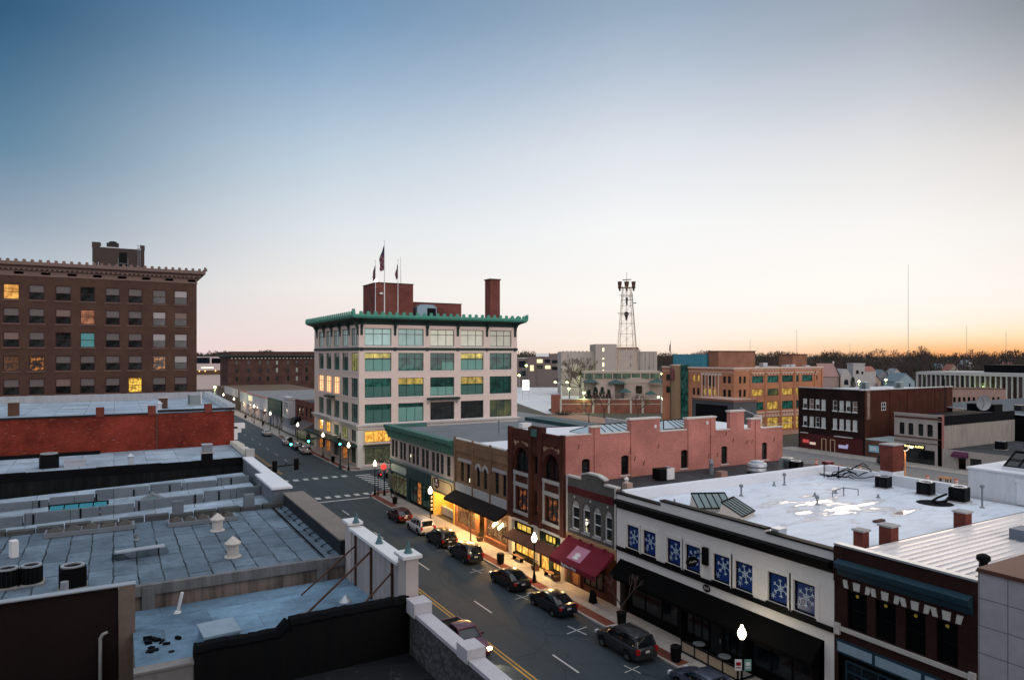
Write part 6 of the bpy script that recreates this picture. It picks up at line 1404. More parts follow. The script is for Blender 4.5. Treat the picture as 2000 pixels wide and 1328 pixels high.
m = MB(); m.F=FS; m.box(-262,-208.5,0,.4,3.2,7.0); m.box(-262,-189.5,1.0,1.3,0,3.2)
for k in range(12): m.box(-260+5.9*k,-259.3+5.9*k,.1,.9,0,3.2)
m.build('wall', plain('white_parade_wall', (.5,.49,.5), .8, .1), t); m = MB(FS); m.box(-208.5,-189.5,-.3,.3,3.3,7.6); m.F=None; m.box(38.2,60,189.5,189.6,3.3,7.6); m.build('green_fascia', plain('bottle_green', (.02,.06,.045), .6, .3), t)
m = MB(); m.box(38.9,80,189.7,262,6.5,6.8); m.build('roof', plain('grey_gravel_roof', (.2,.2,.21), .9, .15), t); m = MB(FS); m.box(-262.2,-208.5,-.15,.5,7.001,7.2); m.build('red_coping', plain('red_trim', (.35,.13,.11), .7, .1), t)
m = MB(FS); m.box(-243,-236,-.12,0,4.8,6.4); m.build('sign', emit('parade_sign', (.9,.75,.45), .8), t)
m = MB(FS)
for k in range(7): m.box(-258+7*k,-254+7*k,.95,.99,.4,2.7)
m.each('window', lit('peach_shop', (.9,.5,.3), .6, (.1,.06,.04), .5), t)
for k in range(4):
    l = bpy.data.lights.new('soffit_light', 'POINT'); l.energy = 130; l.color = (1,.66,.42); l.shadow_soft_size = .3; lo = bpy.data.objects.new('soffit_light', l); C.objects.link(lo); lo.location = (38.2, 214+13*k, 3.0); lo.parent = t; lo.matrix_parent_inverse = EFF[t.name].inverted()
t = thing('far_parade', 'low brown and white shops farther along the right kerb', 'building', (50,290,0)); m = MB(FS); m.box(-325,-266,0,30,0,6.4); m.build('wall', plain('brown_far_shop', (.13,.09,.06), .85, .2), t); m = MB(FS); m.box(-300,-266,-.2,0,4.4,7.2); m.build('white_fascia', G['stone'], t)
# ---------------------------------------------------------------- lattice tower, masts, churches and houses among the trees
TX, TY = 173.3, 211.9
t = thing('radio_tower', 'pale lattice radio tower with dark horn antennas at its top', 'radio tower', (TX,TY,0))
CRW = plain('cream_steel', (.55,.42,.3), .6, .15); rot = VR
def tw(a, b, z):
    f = z/46.0; h = 4.6*(1-f)+1.5*f; c_, q = math.cos(R(rot)), math.sin(R(rot)); return (TX+(a*c_-b*q)*h, TY+(a*q+b*c_)*h, z)
m = MB(); cs = [(-1,-1),(1,-1),(1,1),(-1,1)]
for a,b in cs: m.tube(tw(a,b,0),tw(a,b,46),.13,.09,5)
lv = [0,7,13,18.5,23.5,28,32,35.5,39,42.5,46]
for z0, z1 in zip(lv, lv[1:]):
    for (a,b),(c_,d) in zip(cs, cs[1:]+cs[:1]): m.tube(tw(a,b,z1),tw(c_,d,z1),.07,None,4); m.tube(tw(a,b,z0),tw(c_,d,z1),.045,None,4); m.tube(tw(c_,d,z0),tw(a,b,z1),.045,None,4)
m.tube((TX,TY,0),(TX,TY,46),.12,None,5)
m.build('lattice', CRW, t)
m = MB(); m.tube(tw(1.05,-.8,0),tw(1.1,-1,44),.2,.12,5); m.build('waveguide', G['dkmetal'], t)
m = MB(); c_, q = math.cos(R(rot)), math.sin(R(rot))
def at(u, z, w_=0): return (TX+u*c_-w_*q, TY+u*q+w_*c_, z)
m.tube(at(-3.4,46),at(3.4,46),.3,None,5)
for u in (-2.7,0,2.7):
    m.tube(at(u,44.7),at(u,46),.3,.5,8); m.tube(at(u,46),at(u,48.4),.6,.85 if u else 1.0,8)
m.tube(at(-1.6,49),at(1.8,49.2),.18,None,5); m.tube(at(0,48),at(0,52),.07,None,4); m.build('horn_antenna', G['rust'], t)
m = MB(); m.tube(at(-.4,35.6,-1.8),at(-.4,35.6,-2.2),.95,.9,14); m.tube(at(-.4,33.2,-1.9),at(-.4,35,-1.9),.3,.7,6); m.tube(at(-3.6,36),at(2.0,36),.14,None,4); m.tube(at(-2.4,41),at(2.6,41.3),.14,None,4); m.tube(at(2.2,40),at(3.8,40),.2,None,4); m.tube(at(-.2,39,-1.5),at(-.2,42,-1.5),.3,.5,6); m.tube(at(-2.8,43),at(2.6,43),.15,None,4); m.build('dish', G['dkmetal'], t)
for i,(px,d,h,lab) in enumerate(((1774,900,137,'tallest thin radio mast on the right horizon'),(1556,900,52,'red-tinged short mast above the orange office'),(1660,900,34,'tiny mast on the horizon above the stone church'),(1888,900,57,'thin mast near the right edge, shorter of the right pair'),(1965,900,50,'thin mast at the far right edge of the horizon'),(1465,900,40,'faint stub mast left of the brick roof house on the orange office'))):
    dx_ = (px-1000)/1350; x, y = d*(math.sin(YAW)+dx_*math.cos(YAW)), d*(math.cos(YAW)-dx_*math.sin(YAW))
    m = MB(); m.tube((x,y,0),(x,y,h),.42 if i == 0 else .3,.2,5)
    tag(m.build('radio_mast', plain('mast_grey', (.62,.53,.48), .7, .1) if i==0 else bpy.data.materials['mast_grey']), lab, 'radio mast', 'radio masts on the horizon')
# stone church and neighbours
RT = plain('red_tile_roof', (.3,.13,.1), .85, .15); CS = plain('church_stone', (.4,.38,.38), .9, .15); BS = plain('blue_slate', (.14,.19,.22), .8, .15)
t = thing('stone_church', 'grey stone church with square tower and arched windows among the trees', 'church', (306,205,0)); FX = Face(301.2,207.6,VR)
m = MB(FX); m.box(5,10.6,0,6,0,15.2); m.box(4.8,10.8,-.2,6.2,15.2,15.7); m.box(-.3,5,1,12,0,10); m.idx([(-.3,1,10),(5,1,10),(2.4,1,13),(2.4,12,13),(-.3,12,10),(5,12,10)],[(0,1,2),(1,5,3,2),(5,4,3),(4,0,2,3)]); m.build('wall', CS, t)
m = MB(FX); m.idx([(10.6,2,11.8),(17,2,11.8),(10.6,6,14.2),(17,6,14.2),(17,10,11.8),(10.6,10,11.8)],[(0,1,3,2),(2,3,4,5)]); m.build('roof', RT, t); m = MB(FX); m.box(10.6,17,2.1,10,0,11.8); m.build('nave', CS, t)
m = MB(FX)
for u,w_,z,s in ((7.0,-.1,11.8,.7),(9.4,-.1,11.4,.5),(2.2,.9,7,1.0)): 
    n=8; m.prism([(u-s,z-1.6*s)]+[(u-s*math.cos(math.pi*k/n),z+s*math.sin(math.pi*k/n)) for k in range(n+1)]+[(u+s,z-1.6*s)],w_,w_+.1)
m.each('arched_window', G['gblue'], t)
t = thing('red_roof_church', 'long red-roofed church left of the stone tower', 'church', (296,211,0)); FX2 = Face(292.9,212.4,VR)
m = MB(FX2); m.box(0,8,0,12,0,9.4); m.build('wall', plain('pinkish_church_wall', (.32,.24,.22), .9, .15), t); m = MB(FX2); m.idx([(-.5,-.5,9.4),(8,-.5,9.4),(-.5,6,15.6),(8,6,15.6),(8,12.5,9.4),(-.5,12.5,9.4)],[(0,1,3,2),(2,3,4,5),(1,4,3)]); m.build('roof', plain('pinkish_tile_roof', (.3,.18,.16), .85, .15), t); m = MB(FX2); m.idx([(8,-1,0),(10.8,2,0),(10.8,10,0),(8,12,0),(8,-1,10),(10.8,3,8),(10.8,9,8),(8,12,10),(8,6,16)],[(0,1,5,4),(4,5,8),(5,6,8),(1,2,6,5)]); m.build('gable_end', plain('tan_gable', (.36,.27,.22), .9, .15), t)
m = MB(FX2); m.box(7.6,8.2,5.6,6.4,9.4,16.6); m.build('chimney', G['stone'], t)
HOU = [(1705,335,8,11.5,'tan','tan gabled house beside the stone church'),(1725,360,9,12,'grey','grey house with bay window right of the church'),(1770,350,11,10.5,'blue','blue-grey gabled house near the finned office'),(1752,390,9,12,'white','pale house half hidden in the trees'),(1864,420,8,14,'tan','small tan gable just above the finned office roof'),(1840,520,9,13,'grey','grey farmhouse roof deep in the wood'),(1895,600,9,15,'white','white house among far trees near the right edge'),(1980,520,10,14,'tan','brown house among trees at the right edge'),(1640,420,9,12,'white','white house at wood edge left of the church tower'),(1350,520,10,15,'grey','grey roof at the wood edge above the teal roof box')]
hm = dict(tan=plain('house_tan', (.34,.27,.22), .9, .1), grey=plain('house_grey', (.22,.23,.25), .9, .1), blue=plain('house_blue', (.24,.32,.36), .9, .1), white=plain('house_white', (.5,.48,.47), .9, .1))
for px, d, wd, h, k, lab in HOU:
    dx_ = (px-1000)/1350; x, y = d*(math.sin(YAW)+dx_*math.cos(YAW)), d*(math.cos(YAW)-dx_*math.sin(YAW))
    t = thing('gabled_house', lab, 'house', (x,y,0), 'houses at the edge of the wood'); F_ = Face(x,y,VR+(px%7)*6-18)
    m = MB(F_); m.box(-wd/2,wd/2,0,9,0,h*.62); m.idx([(-wd/2,0,h*.62),(wd/2,0,h*.62),(0,0,h*.98),(0,.1,h*.98),(-wd/2,.1,h*.62),(wd/2,.1,h*.62)],[(0,1,2),(4,3,5),(0,2,3,4),(1,5,3,2)]); m.build('wall', hm[k], t)
    m = MB(F_); m.idx([(-wd/2-.4,-.4,h*.6),(0,-.4,h),(0,9.4,h),(-wd/2-.4,9.4,h*.6),(wd/2+.4,-.4,h*.6),(wd/2+.4,9.4,h*.6)],[(0,1,2,3),(1,4,5,2)]); m.build('roof', BS if k in ('blue','grey') else RT if k == 'tan' else G['steel'], t)
    m = MB(F_)
    for u in (-wd*.25, wd*.2): m.box(u-.5,u+.5,-.08,0,h*.3,h*.5)
    m.each('window', G['gblue'], t)
# ---- trees
BARK = plain('winter_bark', (.06,.045,.038), .95, .3); TWIG = plain('twigs', (.085,.06,.05), .95, .3); TWR = plain('reddish_twigs', (.13,.06,.055), .95, .3); EVG = plain('evergreen', (.018,.03,.022), .9, .4)
def bare_tree(x, y, h, lab, cat='tree', z=0, seed=1, twig=TWIG, spread=1.0, depth=5, grp=None, name='bare_tree', lean=0):
    rr = random.Random(seed); t = thing(name, lab, cat, (x,y,z), grp); tm, cm = MB(), MB()
    def grow(p, d, L_, r, k):
        q = p + d*L_
        (tm if k < 2 else cm).tube(p, q, r, r*.68, 5 if k < 2 else 3)
        if k >= depth: return
        n = 2 if k == 0 else rr.choice((2,3,3))
        for _ in range(n):
            a = Vector((rr.gauss(0,1), rr.gauss(0,1), rr.gauss(.25,.5))).normalized()
            nd_ = (d*.8 + a*.62*spread).normalized()
            if nd_.z < .05: nd_.z = abs(nd_.z)+.1; nd_.normalize()
            grow(q, nd_, L_*rr.uniform(.62,.82), r*.62, k+1)
        if k >= 1: grow(q, (d+Vector((rr.gauss(0,.2),rr.gauss(0,.2),.1))).normalized(), L_*.72, r*.66, k+1)
    grow(Vector((x,y,z)), Vector((lean,0,1)).normalized(), h*.3, h*.022, 0)
    tm.build('trunk', BARK, t); cm.build('crown', twig, t); return t
P_ = lambda px, d: (d*(math.sin(YAW)+(px-1000)/1350*math.cos(YAW)), d*(math.cos(YAW)-(px-1000)/1350*math.sin(YAW)))
for i,(px,d,h,lab,tw_) in enumerate(((1133,300,20,'biggest bare tree in front of the limestone hall',TWIG),(1152,270,17,'tall bare tree at the corner by green evergreens',TWIG),(1112,310,15,'bare tree at the left end of the limestone hall',TWIG),(1203,285,15,'reddish bare tree against the limestone tower',TWR),(1175,295,11,'small bare tree under the lit stair windows of the hall',TWIG),(1096,350,10,'low bare tree beside the low red building',TWR),(1246,212,9,'slim bare tree before the brick perimeter wall',TWIG),(1150,200,8,'small bare sapling near the wall corner',TWIG),(1180,215,9,'bare sapling by the pole before perimeter wall',TWR),(1708,300,9,'dark shrubby tree in front of the church',TWIG),(1715,900,33,'round-topped tree rising above the wood, left of the tall mast',TWR),(1733,900,33,'twin-crowned tree just left of the tall mast on skyline',TWR),(1797,880,34,'open-branched tree right of the tall mast on the skyline',TWR),(1740,880,30,'broad bare tree on the skyline right of twin crowned tree',TWR),(1905,900,30,'low spreading tree on the skyline near right edge',TWR),(1510,900,29,'thin tree on the skyline behind the brick roof house',TWIG),(1540,900,30,'ragged tree on the skyline above the orange office',TWIG))):
    x, y = P_(px, d); bare_tree(x, y, h, lab, seed=40+i, twig=tw_, spread=1.15, depth=5 if d < 500 else 4, grp='bare trees beyond the shops')
for i,(px,d,h,lab) in enumerate(((1150,245,7,'leftmost dark conifer by the civic building'),(1163,243,8,'tall dark conifer before the small arched gable'),(1176,245,8,'third dark conifer by the civic building'),(1189,247,7,'rightmost dark conifer by the civic building'),(1666,320,9,'dark conifer between the red roof church and the stone church'))):
    x, y = P_(px, d); t = thing('conifer', lab, 'tree', (x,y,0), 'dark conifers'); rr = random.Random(i); m = MB(); m.tube((x,y,0),(x,y,h*.3),.2); m.build('trunk', BARK, t); m = MB()
    for k in range(420):
        f = rr.random()**.8; r_ = (1-f)*h*.3*rr.uniform(.5,1.1)+.1; a = rr.uniform(0,6.28); px_, py_, z_ = x+r_*math.cos(a), y+r_*math.sin(a), .4+f*h; s = .5
        m.face([(px_,py_,z_),(px_+rr.uniform(-s,s),py_+rr.uniform(-s,s),z_-.5),(px_+rr.uniform(-s,s),py_+rr.uniform(-s,s),z_+.3)])
    m.build('crown', EVG, t)
for i,(px,d,w_,lab) in enumerate(((1102,225,5,'low dark hedge by the brick wall end'),(1330,150,8,'dark bushes at the foot of the orange office tower'),(1360,150,5,'dark bush left of the metal-clad block'))):
    x, y = P_(px, d); rr = random.Random(i+9); m = MB()
    for k in range(500):
        a = Vector((rr.gauss(0,.4)*w_, rr.gauss(0,.25)*w_*.5, abs(rr.gauss(0,.6)))); c_, q = math.cos(R(VR)), math.sin(R(VR)); p = (x+a.x*c_-a.y*q, y+a.x*q+a.y*c_, a.z+.3); s=.35
        m.face([p,(p[0]+rr.uniform(-s,s),p[1]+rr.uniform(-s,s),p[2]+rr.uniform(-s,s)),(p[0]+rr.uniform(-s,s),p[1]+rr.uniform(-s,s),p[2]+rr.uniform(-s,s))])
    tag(m.build('bush', EVG), lab, 'bush')
# far-off wood on slightly rising ground
m = MB(); 
def hz(d): return max(0, (d-480)*.0135) if d < 1300 else 11
ds = [480,700,1000,1300,2500]; azs = [-50+4*k for k in range(28)]
pts = []
for d in ds:
    for a in azs:
        aa = YAW+R(a); pts.append((d*math.sin(aa), d*math.cos(aa), hz(d)+.05))
n = len(azs); m.idx(pts, [(j*n+k, j*n+k+1, (j+1)*n+k+1, (j+1)*n+k) for j in range(len(ds)-1) for k in range(n-1)])
tag(m.build('hills', plain('wooded_hill', (.042,.03,.025), .95, .4, .05)), kind='structure')
rr = random.Random(77); m = MB(); m2 = MB()
for k in range(7200):
    a = rr.uniform(-40,41); d = 430+900*rr.random()**1.25
    if a < 19 and d < 640: d += 260
    if a < -2 and d < 800: d += 250
    aa = YAW+R(a); x, y = d*math.sin(aa), d*math.cos(aa); h = rr.uniform(8,15)*(1+.25*math.sin(a*1.7)*math.sin(a*.43+1)); z0 = hz(d); M_ = m if rr.random() < .72 else m2; rw = h*rr.uniform(.3,.5)
    ca, sa = math.cos(aa), math.sin(aa)
    for q in range(26):
        u = rr.gauss(0,.5)*rw; v_ = rr.gauss(0,.5)*rw; zz = z0+h*(.28+.72*rr.random()**.8)*(1-.25*abs(u)/rw); s = h*.13
        p = (x+u*ca+v_*sa, y-u*sa+v_*ca, zz); l1 = rr.uniform(-.6,.6)
        M_.face([p, (p[0]+s*ca*l1+s*.15, p[1]-s*sa*l1, p[2]+s*rr.uniform(.5,1.3)), (p[0]+s*ca*rr.uniform(-.9,.9), p[1]-s*sa*rr.uniform(-.9,.9), p[2]-s*rr.uniform(.2,1.0))])
    M_.tube((x,y,z0-.5),(x,y,z0+h*.6),h*.02,None,3)
tag(m.build('distant_wood', plain('wood_brown', (.058,.041,.034), .95, .3, .02)), 'brown leafless wood covering the horizon beyond town', 'wood', kind='stuff')
tag(m2.build('distant_wood', plain('wood_grey_green', (.04,.04,.03), .95, .3, .02)), 'darker grey-green trees mixed through the brown horizon wood', 'wood', kind='stuff')
# ---------------------------------------------------------------- vehicles (front towards +y)
TYRE = plain('tyre_rubber', (.012,.012,.013), .85, .3); RIM = plain('alloy_rim', (.35,.36,.38), .35, .15, metal=.7); CGL = glass('car_glass', (.006,.008,.01), .05, .4, .8)
TAILR = plain('red_lens', (.3,.012,.015), .25, .1); HEADL = plain('clear_lens', (.55,.56,.58), .15, .1, spec=.8); PLATE = plain('number_plate', (.5,.5,.5), .5, .1)
BUMP = plain('bumper_black', (.02,.021,.023), .55, .3)
def loft(m, st, close=True):
    """st: list of (y, [(x,z)...]) half-section rings mirrored in x"""
    n = None; pts = []
    for y, h in st:
        ring = [(-x,y,z) for x,z in h] + [(x,y,z) for x,z in reversed(h)]; n = len(ring); pts += ring
    k = len(st); fs = [(j*n+i, j*n+(i+1)%n, (j+1)*n+(i+1)%n, (j+1)*n+i) for j in range(k-1) for i in range(n)]
    fs += [tuple(range(n-1,-1,-1)), tuple(range((k-1)*n, k*n))]; m.idx(pts, fs)
def vehicle(name, label, kind, mat, loc, rot=0, group='cars parked along the kerb', lit_=False, lights=None, W=1.8):
    t = thing(name, label, {'pickup':'pickup','suv':'car','sedan':'car','hatch':'car'}[kind], (0,0,0), group)
    D = dict(sedan=dict(L=4.75,H=1.45,b=.95,wb=1.38,gh=(-1.85,-.9,.35,1.2),hood=(.96,.72),tail=1.02,r=.33),
             hatch=dict(L=4.4,H=1.5,b=.95,wb=1.3,gh=(-2.05,-1.3,.35,1.2),hood=(.96,.74),tail=1.0,r=.33),
             suv=dict(L=4.6,H=1.72,b=1.05,wb=1.32,gh=(-2.2,-1.85,.3,1.05),hood=(1.06,.86),tail=1.06,r=.37),
             pickup=dict(L=5.3,H=1.65,b=1.05,wb=1.6,gh=(-.75,-.55,.55,1.2),hood=(1.05,.85),tail=1.02,r=.37))[kind]
    L, H, bz, wb, gh, r = D['L'], D['H'], D['b'], D['wb'], D['gh'], D['r']; hw = W/2; z0 = .24
    def sec(w_, zt, zb=z0): return [(w_*.9,zb),(w_*.985,zb+.14),(w_,zb+(zt-zb)*.55),(w_*.975,zt-.1),(w_*.9,zt-.015),(w_*.45,zt+.02)]
    h0_, h1_ = D['hood']; m = MB()
    st = [(-L/2,sec(hw*.86,D['tail']-.14,.4)),(-L/2+.09,sec(hw*.94,D['tail']-.02,.3)),(-L/2+.4,sec(hw*.99,D['tail'])),(gh[0]+.15,sec(hw,bz+.02)),(0,sec(hw,bz)),(gh[3],sec(hw,h0_)),(L/2-.75,sec(hw*.98,(h0_+h1_)/2+.06)),(L/2-.25,sec(hw*.92,h1_+.02)),(L/2-.06,sec(hw*.84,h1_-.1,.32)),(L/2,sec(hw*.74,h1_-.2,.42))]
    loft(m, st)
    body = m.build('body', mat, t, 35)
    if kind == 'pickup':
        m = MB(); m.box(-hw*.82,hw*.82,-L/2+.15,gh[0]-.15,bz-.02,bz+.035); m.build('cargo_bed', G['black'], t)
        m = MB(); m.box(-hw*.97,-hw*.83,-L/2+.05,gh[0]-.05,bz,bz+.09); m.box(hw*.83,hw*.97,-L/2+.05,gh[0]-.05,bz,bz+.09); m.box(-hw*.83,hw*.83,-L/2+.02,-L/2+.13,bz,bz+.08); m.build('bed_rail', mat, t)
    # glasshouse
    m = MB(); g = gh; wl, wr = hw*.9, hw*.7
    def gs(w0, w1, zt): return [(w0,bz-.03),(w0*.5+w1*.5+.03,(bz+zt)/2),(w1,zt-.05),(w1*.85,zt)]
    zt = H-.03
    loft(m, [(g[0],gs(wl*.93,wl*.9,bz+.04)),(g[1],gs(wl,wr,zt-.02)),((g[1]+g[2])/2,gs(wl,wr+.02,zt)),(g[2],gs(wl,wr,zt-.03)),(g[3],gs(wl*.93,wl*.9,bz+.04))])
    m.build('windows', CGL, t, 35)
    m = MB(); ro = lambda w_, z_: [(w_+.02,z_-.07),(w_+.0,z_-.015),(w_*.8,z_+.02),(w_*.3,z_+.04)]
    loft(m, [(g[1]-.08,ro(wr,zt-.04)),(g[1]+.1,ro(wr+.01,zt)),((g[1]+g[2])/2,ro(wr+.02,zt+.01)),(g[2]-.1,ro(wr+.01,zt-.01)),(g[2]+.1,ro(wr,zt-.06))])
    roof = m.build('roof', mat, t, 35)
    m = MB()
    for s in (-1,1):
        m.tube((s*wl*.95,g[3]-.02,bz),(s*(wr+.01),g[2],zt-.05),.045,None,5); m.tube((s*wl*.96,g[0]+.05,bz),(s*(wr+.01),g[1],zt-.05),.07 if kind!='suv' else .09,None,5)
        mid = [(g[1]+g[2])/2+.05] + ([g[1]+.35] if kind == 'suv' else [])
        for y in mid: m.tube((s*(wl+.005),y,bz),(s*(wr+.035),y,zt-.06),.04,None,5)
    m.build('pillars', mat if kind != 'sedan' else mat, t)
    if kind == 'suv':
        m = MB()
        for s in (-1,1): m.path([(s*wr*.9,g[1]+.1,zt+.02),(s*wr*.9,g[1]+.2,zt+.09),(s*wr*.9,g[2]-.2,zt+.09),(s*wr*.9,g[2]-.05,zt+.02)],.02,5)
        m.build('roof_rack', BUMP, t)
    for sy, y in ((1,wb),(-1,-wb)):
        for s in (-1,1):
            m = MB(); n = 18; x0, x1 = s*(hw-.2), s*(hw+.012)
            m.idx([(x,y+rr_*math.cos(2*math.pi*k/n),r+rr_*math.sin(2*math.pi*k/n)) for x,rr_ in ((x0,r*.9),(x0,r),(x1-s*.03,r),(x1,r*.93),(x1,r*.62),(x1-s*.02,r*.6)) for k in range(n)], [(j*n+k,j*n+(k+1)%n,(j+1)*n+(k+1)%n,(j+1)*n+k) for j in range(5) for k in range(n)]+[tuple(range(n)),tuple(range(5*n,6*n))])
            wh = m.build('wheel', TYRE, t, 40)
            m = MB(); xr = x1-s*.012
            m.idx([(x,y+rr_*math.cos(2*math.pi*k/n),r+rr_*math.sin(2*math.pi*k/n)) for x,rr_ in ((xr,r*.62),(xr,r*.54),(xr-s*.04,r*.52)) for k in range(n)], [(j*n+k,j*n+(k+1)%n,(j+1)*n+(k+1)%n,(j+1)*n+k) for j in range(2) for k in range(n)])
            for k in range(5): a = 2*math.pi*k/5; m.tube((xr-s*.02,y,r),(xr-s*.01,y+r*.56*math.cos(a),r+r*.56*math.sin(a)),.03,.022,4)
            m.tube((xr-s*.04,y,r),(xr+s*.01,y,r),.06,None,8); m.build('rim', RIM, wh)
    m = MB()
    for sy, y in ((1,wb),(-1,-wb)):
        for s in (-1,1):
            n = 12; ra = r+.07; x0, x1 = s*(hw-.12), s*(hw+.004)
            a_ = [(y+ra*math.cos(math.pi*k/n), r+ra*math.sin(math.pi*k/n)) for k in range(n+1)]
            m.idx([(x,p,q) for x in (x0,x1) for p,q in a_]+[(x,p,.2) for x in (x0,x1) for p in (y-ra,y+ra)], [tuple(range(n+1)), tuple(range(2*n+1,n,-1))]+[(k,k+1,n+2+k,n+1+k) for k in range(n)])
    m.build('wheel_arch', G['black'], t)
    for s in (-1,1):
        m = MB(); m.rbox(s*hw*.72,L/2-.16,hw*.34,.3,h1_-.2,h1_-.03,-s*18); m.build('headlight', lights or HEADL, t)
        m = MB(); m.rbox(s*hw*.82,-L/2+.06,hw*.26,.2,D['tail']-(.28 if kind!='suv' else .34),D['tail']-(.08 if kind!='suv' else .02),s*12); m.build('tail_light', lit_ or TAILR, t)
        m = MB(); m.rbox(s*(hw+.1),g[3]-.32,.2,.1,bz-.0,bz+.15); m.build('mirror', mat, t)
    m = MB(); m.rbox(0,-L/2-.015,W*.82,.12,.36,.52); m.rbox(0,L/2-.01,W*.7,.1,.3,.42); m.each('bumper', BUMP if kind in ('suv','pickup') else mat, t)
    m = MB(); m.box(-.17,.17,-L/2-.03,-L/2+.02,D['tail']-.34,D['tail']-.2); m.build('licence_plate', PLATE, t)
    m = MB()
    for s in (-1,1):
        m.box(s*hw*1.003-.006,s*hw*1.003+.006,g[0]+.5 if kind!='pickup' else g[0]+.1,g[3]-.1,.48,.53)
        for y in (g[2]-.55, g[1]+.25 if kind != 'pickup' else g[2]-.5): m.box(s*hw*.995-.012,s*hw*.995+.012,y,y+.16,bz-.17,bz-.13)
    m.build('door_trim', BUMP, t)
    m = MB(); m.box(-W*.28,W*.28,L/2-.07,L/2-.02,h1_-.32,h1_-.2); m.build('grille', G['black'], t)
    t.location = loc; t.rotation_euler = (0,0,R(rot)); return t
BLK = paint('black_car_paint', (.008,.009,.01)); NAVY = paint('navy_black_paint', (.008,.012,.02)); WHT = paint('white_car_paint', (.55,.54,.52), .3, 0); MAR = paint('dark_maroon_paint', (.06,.008,.012)); GRY = paint('dark_grey_paint', (.05,.052,.06), .3, .6); SLB = paint('steel_blue_paint', (.08,.1,.15), .3, .6); SIL = paint('silver_paint', (.42,.4,.37), .3, .6); PLUM = paint('plum_red_paint', (.11,.016,.035), .35, .3)
XC = 29.8
vehicle('parked_car', 'dark maroon hatchback parked farthest up the near block, ahead of white SUV', 'hatch', MAR, (XC,79.3,0))
vehicle('parked_car', 'white SUV parked opposite the lit yellow shop entrance', 'suv', WHT, (XC+.1,72.9,0), W=1.85)
vehicle('parked_car', 'black SUV parked directly behind the white SUV', 'suv', BLK, (XC,67.0,0), W=1.85)
vehicle('parked_car', 'black crossover parked beside the kerb bin, chrome strip on tail', 'suv', NAVY, (XC-.1,60.9,0), W=1.8)
vehicle('parked_car', 'black sedan parked under the lamp near the brown awning', 'sedan', BLK, (XC-.15,52.1,0))
vehicle('parked_car', 'dark navy sedan parked opposite the red awning', 'sedan', NAVY, (XC,45.6,0))
vehicle('parked_car', 'dark grey SUV with silver roof rails parked before the snowflake shop', 'suv', GRY, (XC+.05,36.7,0), W=1.85)
vehicle('parked_car', 'steel blue sedan cut off by the bottom edge of photo', 'sedan', SLB, (XC+.3,29.6,0))
HL = emit('headlamp_on', (1,.8,.42), 14); TLR = emit('tail_lamp_on', (1,.08,.12), 2.5)
pk = vehicle('pickup_truck', 'plum red pickup with headlights on driving along the street', 'pickup', PLUM, (20.6,42.6,0), 180, None, TLR, HL, W=1.85)
for s in (-1,1):
    l = bpy.data.lights.new('headlight_beam', 'SPOT'); l.energy = 260; l.color = (1,.8,.5); l.spot_size = R(70); l.spot_blend = .6; l.shadow_soft_size = .08
    lo = bpy.data.objects.new('headlight_beam', l); C.objects.link(lo); lo.parent = pk; lo.location = (s*.65, 2.75, .72); lo.rotation_euler = (R(76),0,0)
vehicle('parked_car', 'silver SUV parked behind the green traffic lights', 'suv', SIL, (33.2,141.6,0), group='cars parked beyond the crossing')
vehicle('parked_car', 'black car between the silver SUV and white pickup beyond crossing', 'sedan', BLK, (33.3,149.0,0), group='cars parked beyond the crossing')
vehicle('parked_car', 'white tall car parked beyond the crossing by the dome awning', 'suv', WHT, (33.1,157.5,0), group='cars parked beyond the crossing')
vehicle('parked_car', 'beige sedan parked farthest along the right kerb', 'sedan', SIL, (32.4,178,0), group='cars parked beyond the crossing')
TL2 = emit('far_tail_lamp_on', (1,.05,.1), 30)
for i,(x,y,lab) in enumerate(((24.0,372,'car with glowing red tail lights waiting at the far end, left'),(28.0,376,'car with glowing red tail lights waiting at the far end, right'),(32,368,'third car with red tail lights near the end of street'))): vehicle('queuing_car', lab, 'suv', BLK, (x,y,0), 0, 'cars waiting at the far end of street', TL2)
vehicle('parked_car', 'black SUV parked in front of the beige shop with lit sign', 'suv', BLK, (122.9-2.2,73.6,0), 180, 'cars on the back street')
vehicle('parked_car', 'small white car among the cars behind the perimeter wall', 'hatch', WHT, (140,200,0), 60, 'cars in the far lot'); vehicle('parked_car', 'dark car behind the brick perimeter wall, left of white one', 'suv', BLK, (134,203,0), 60, 'cars in the far lot')
vehicle('parked_car', 'dark car near the lot edge below the civic building', 'sedan', NAVY, (144,210,0), 40, 'cars in the far lot')
vehicle('parked_car', 'dark car parked at right of stone church', 'sedan', NAVY, P_(1652,318)+(0,), 100, 'cars near the church')
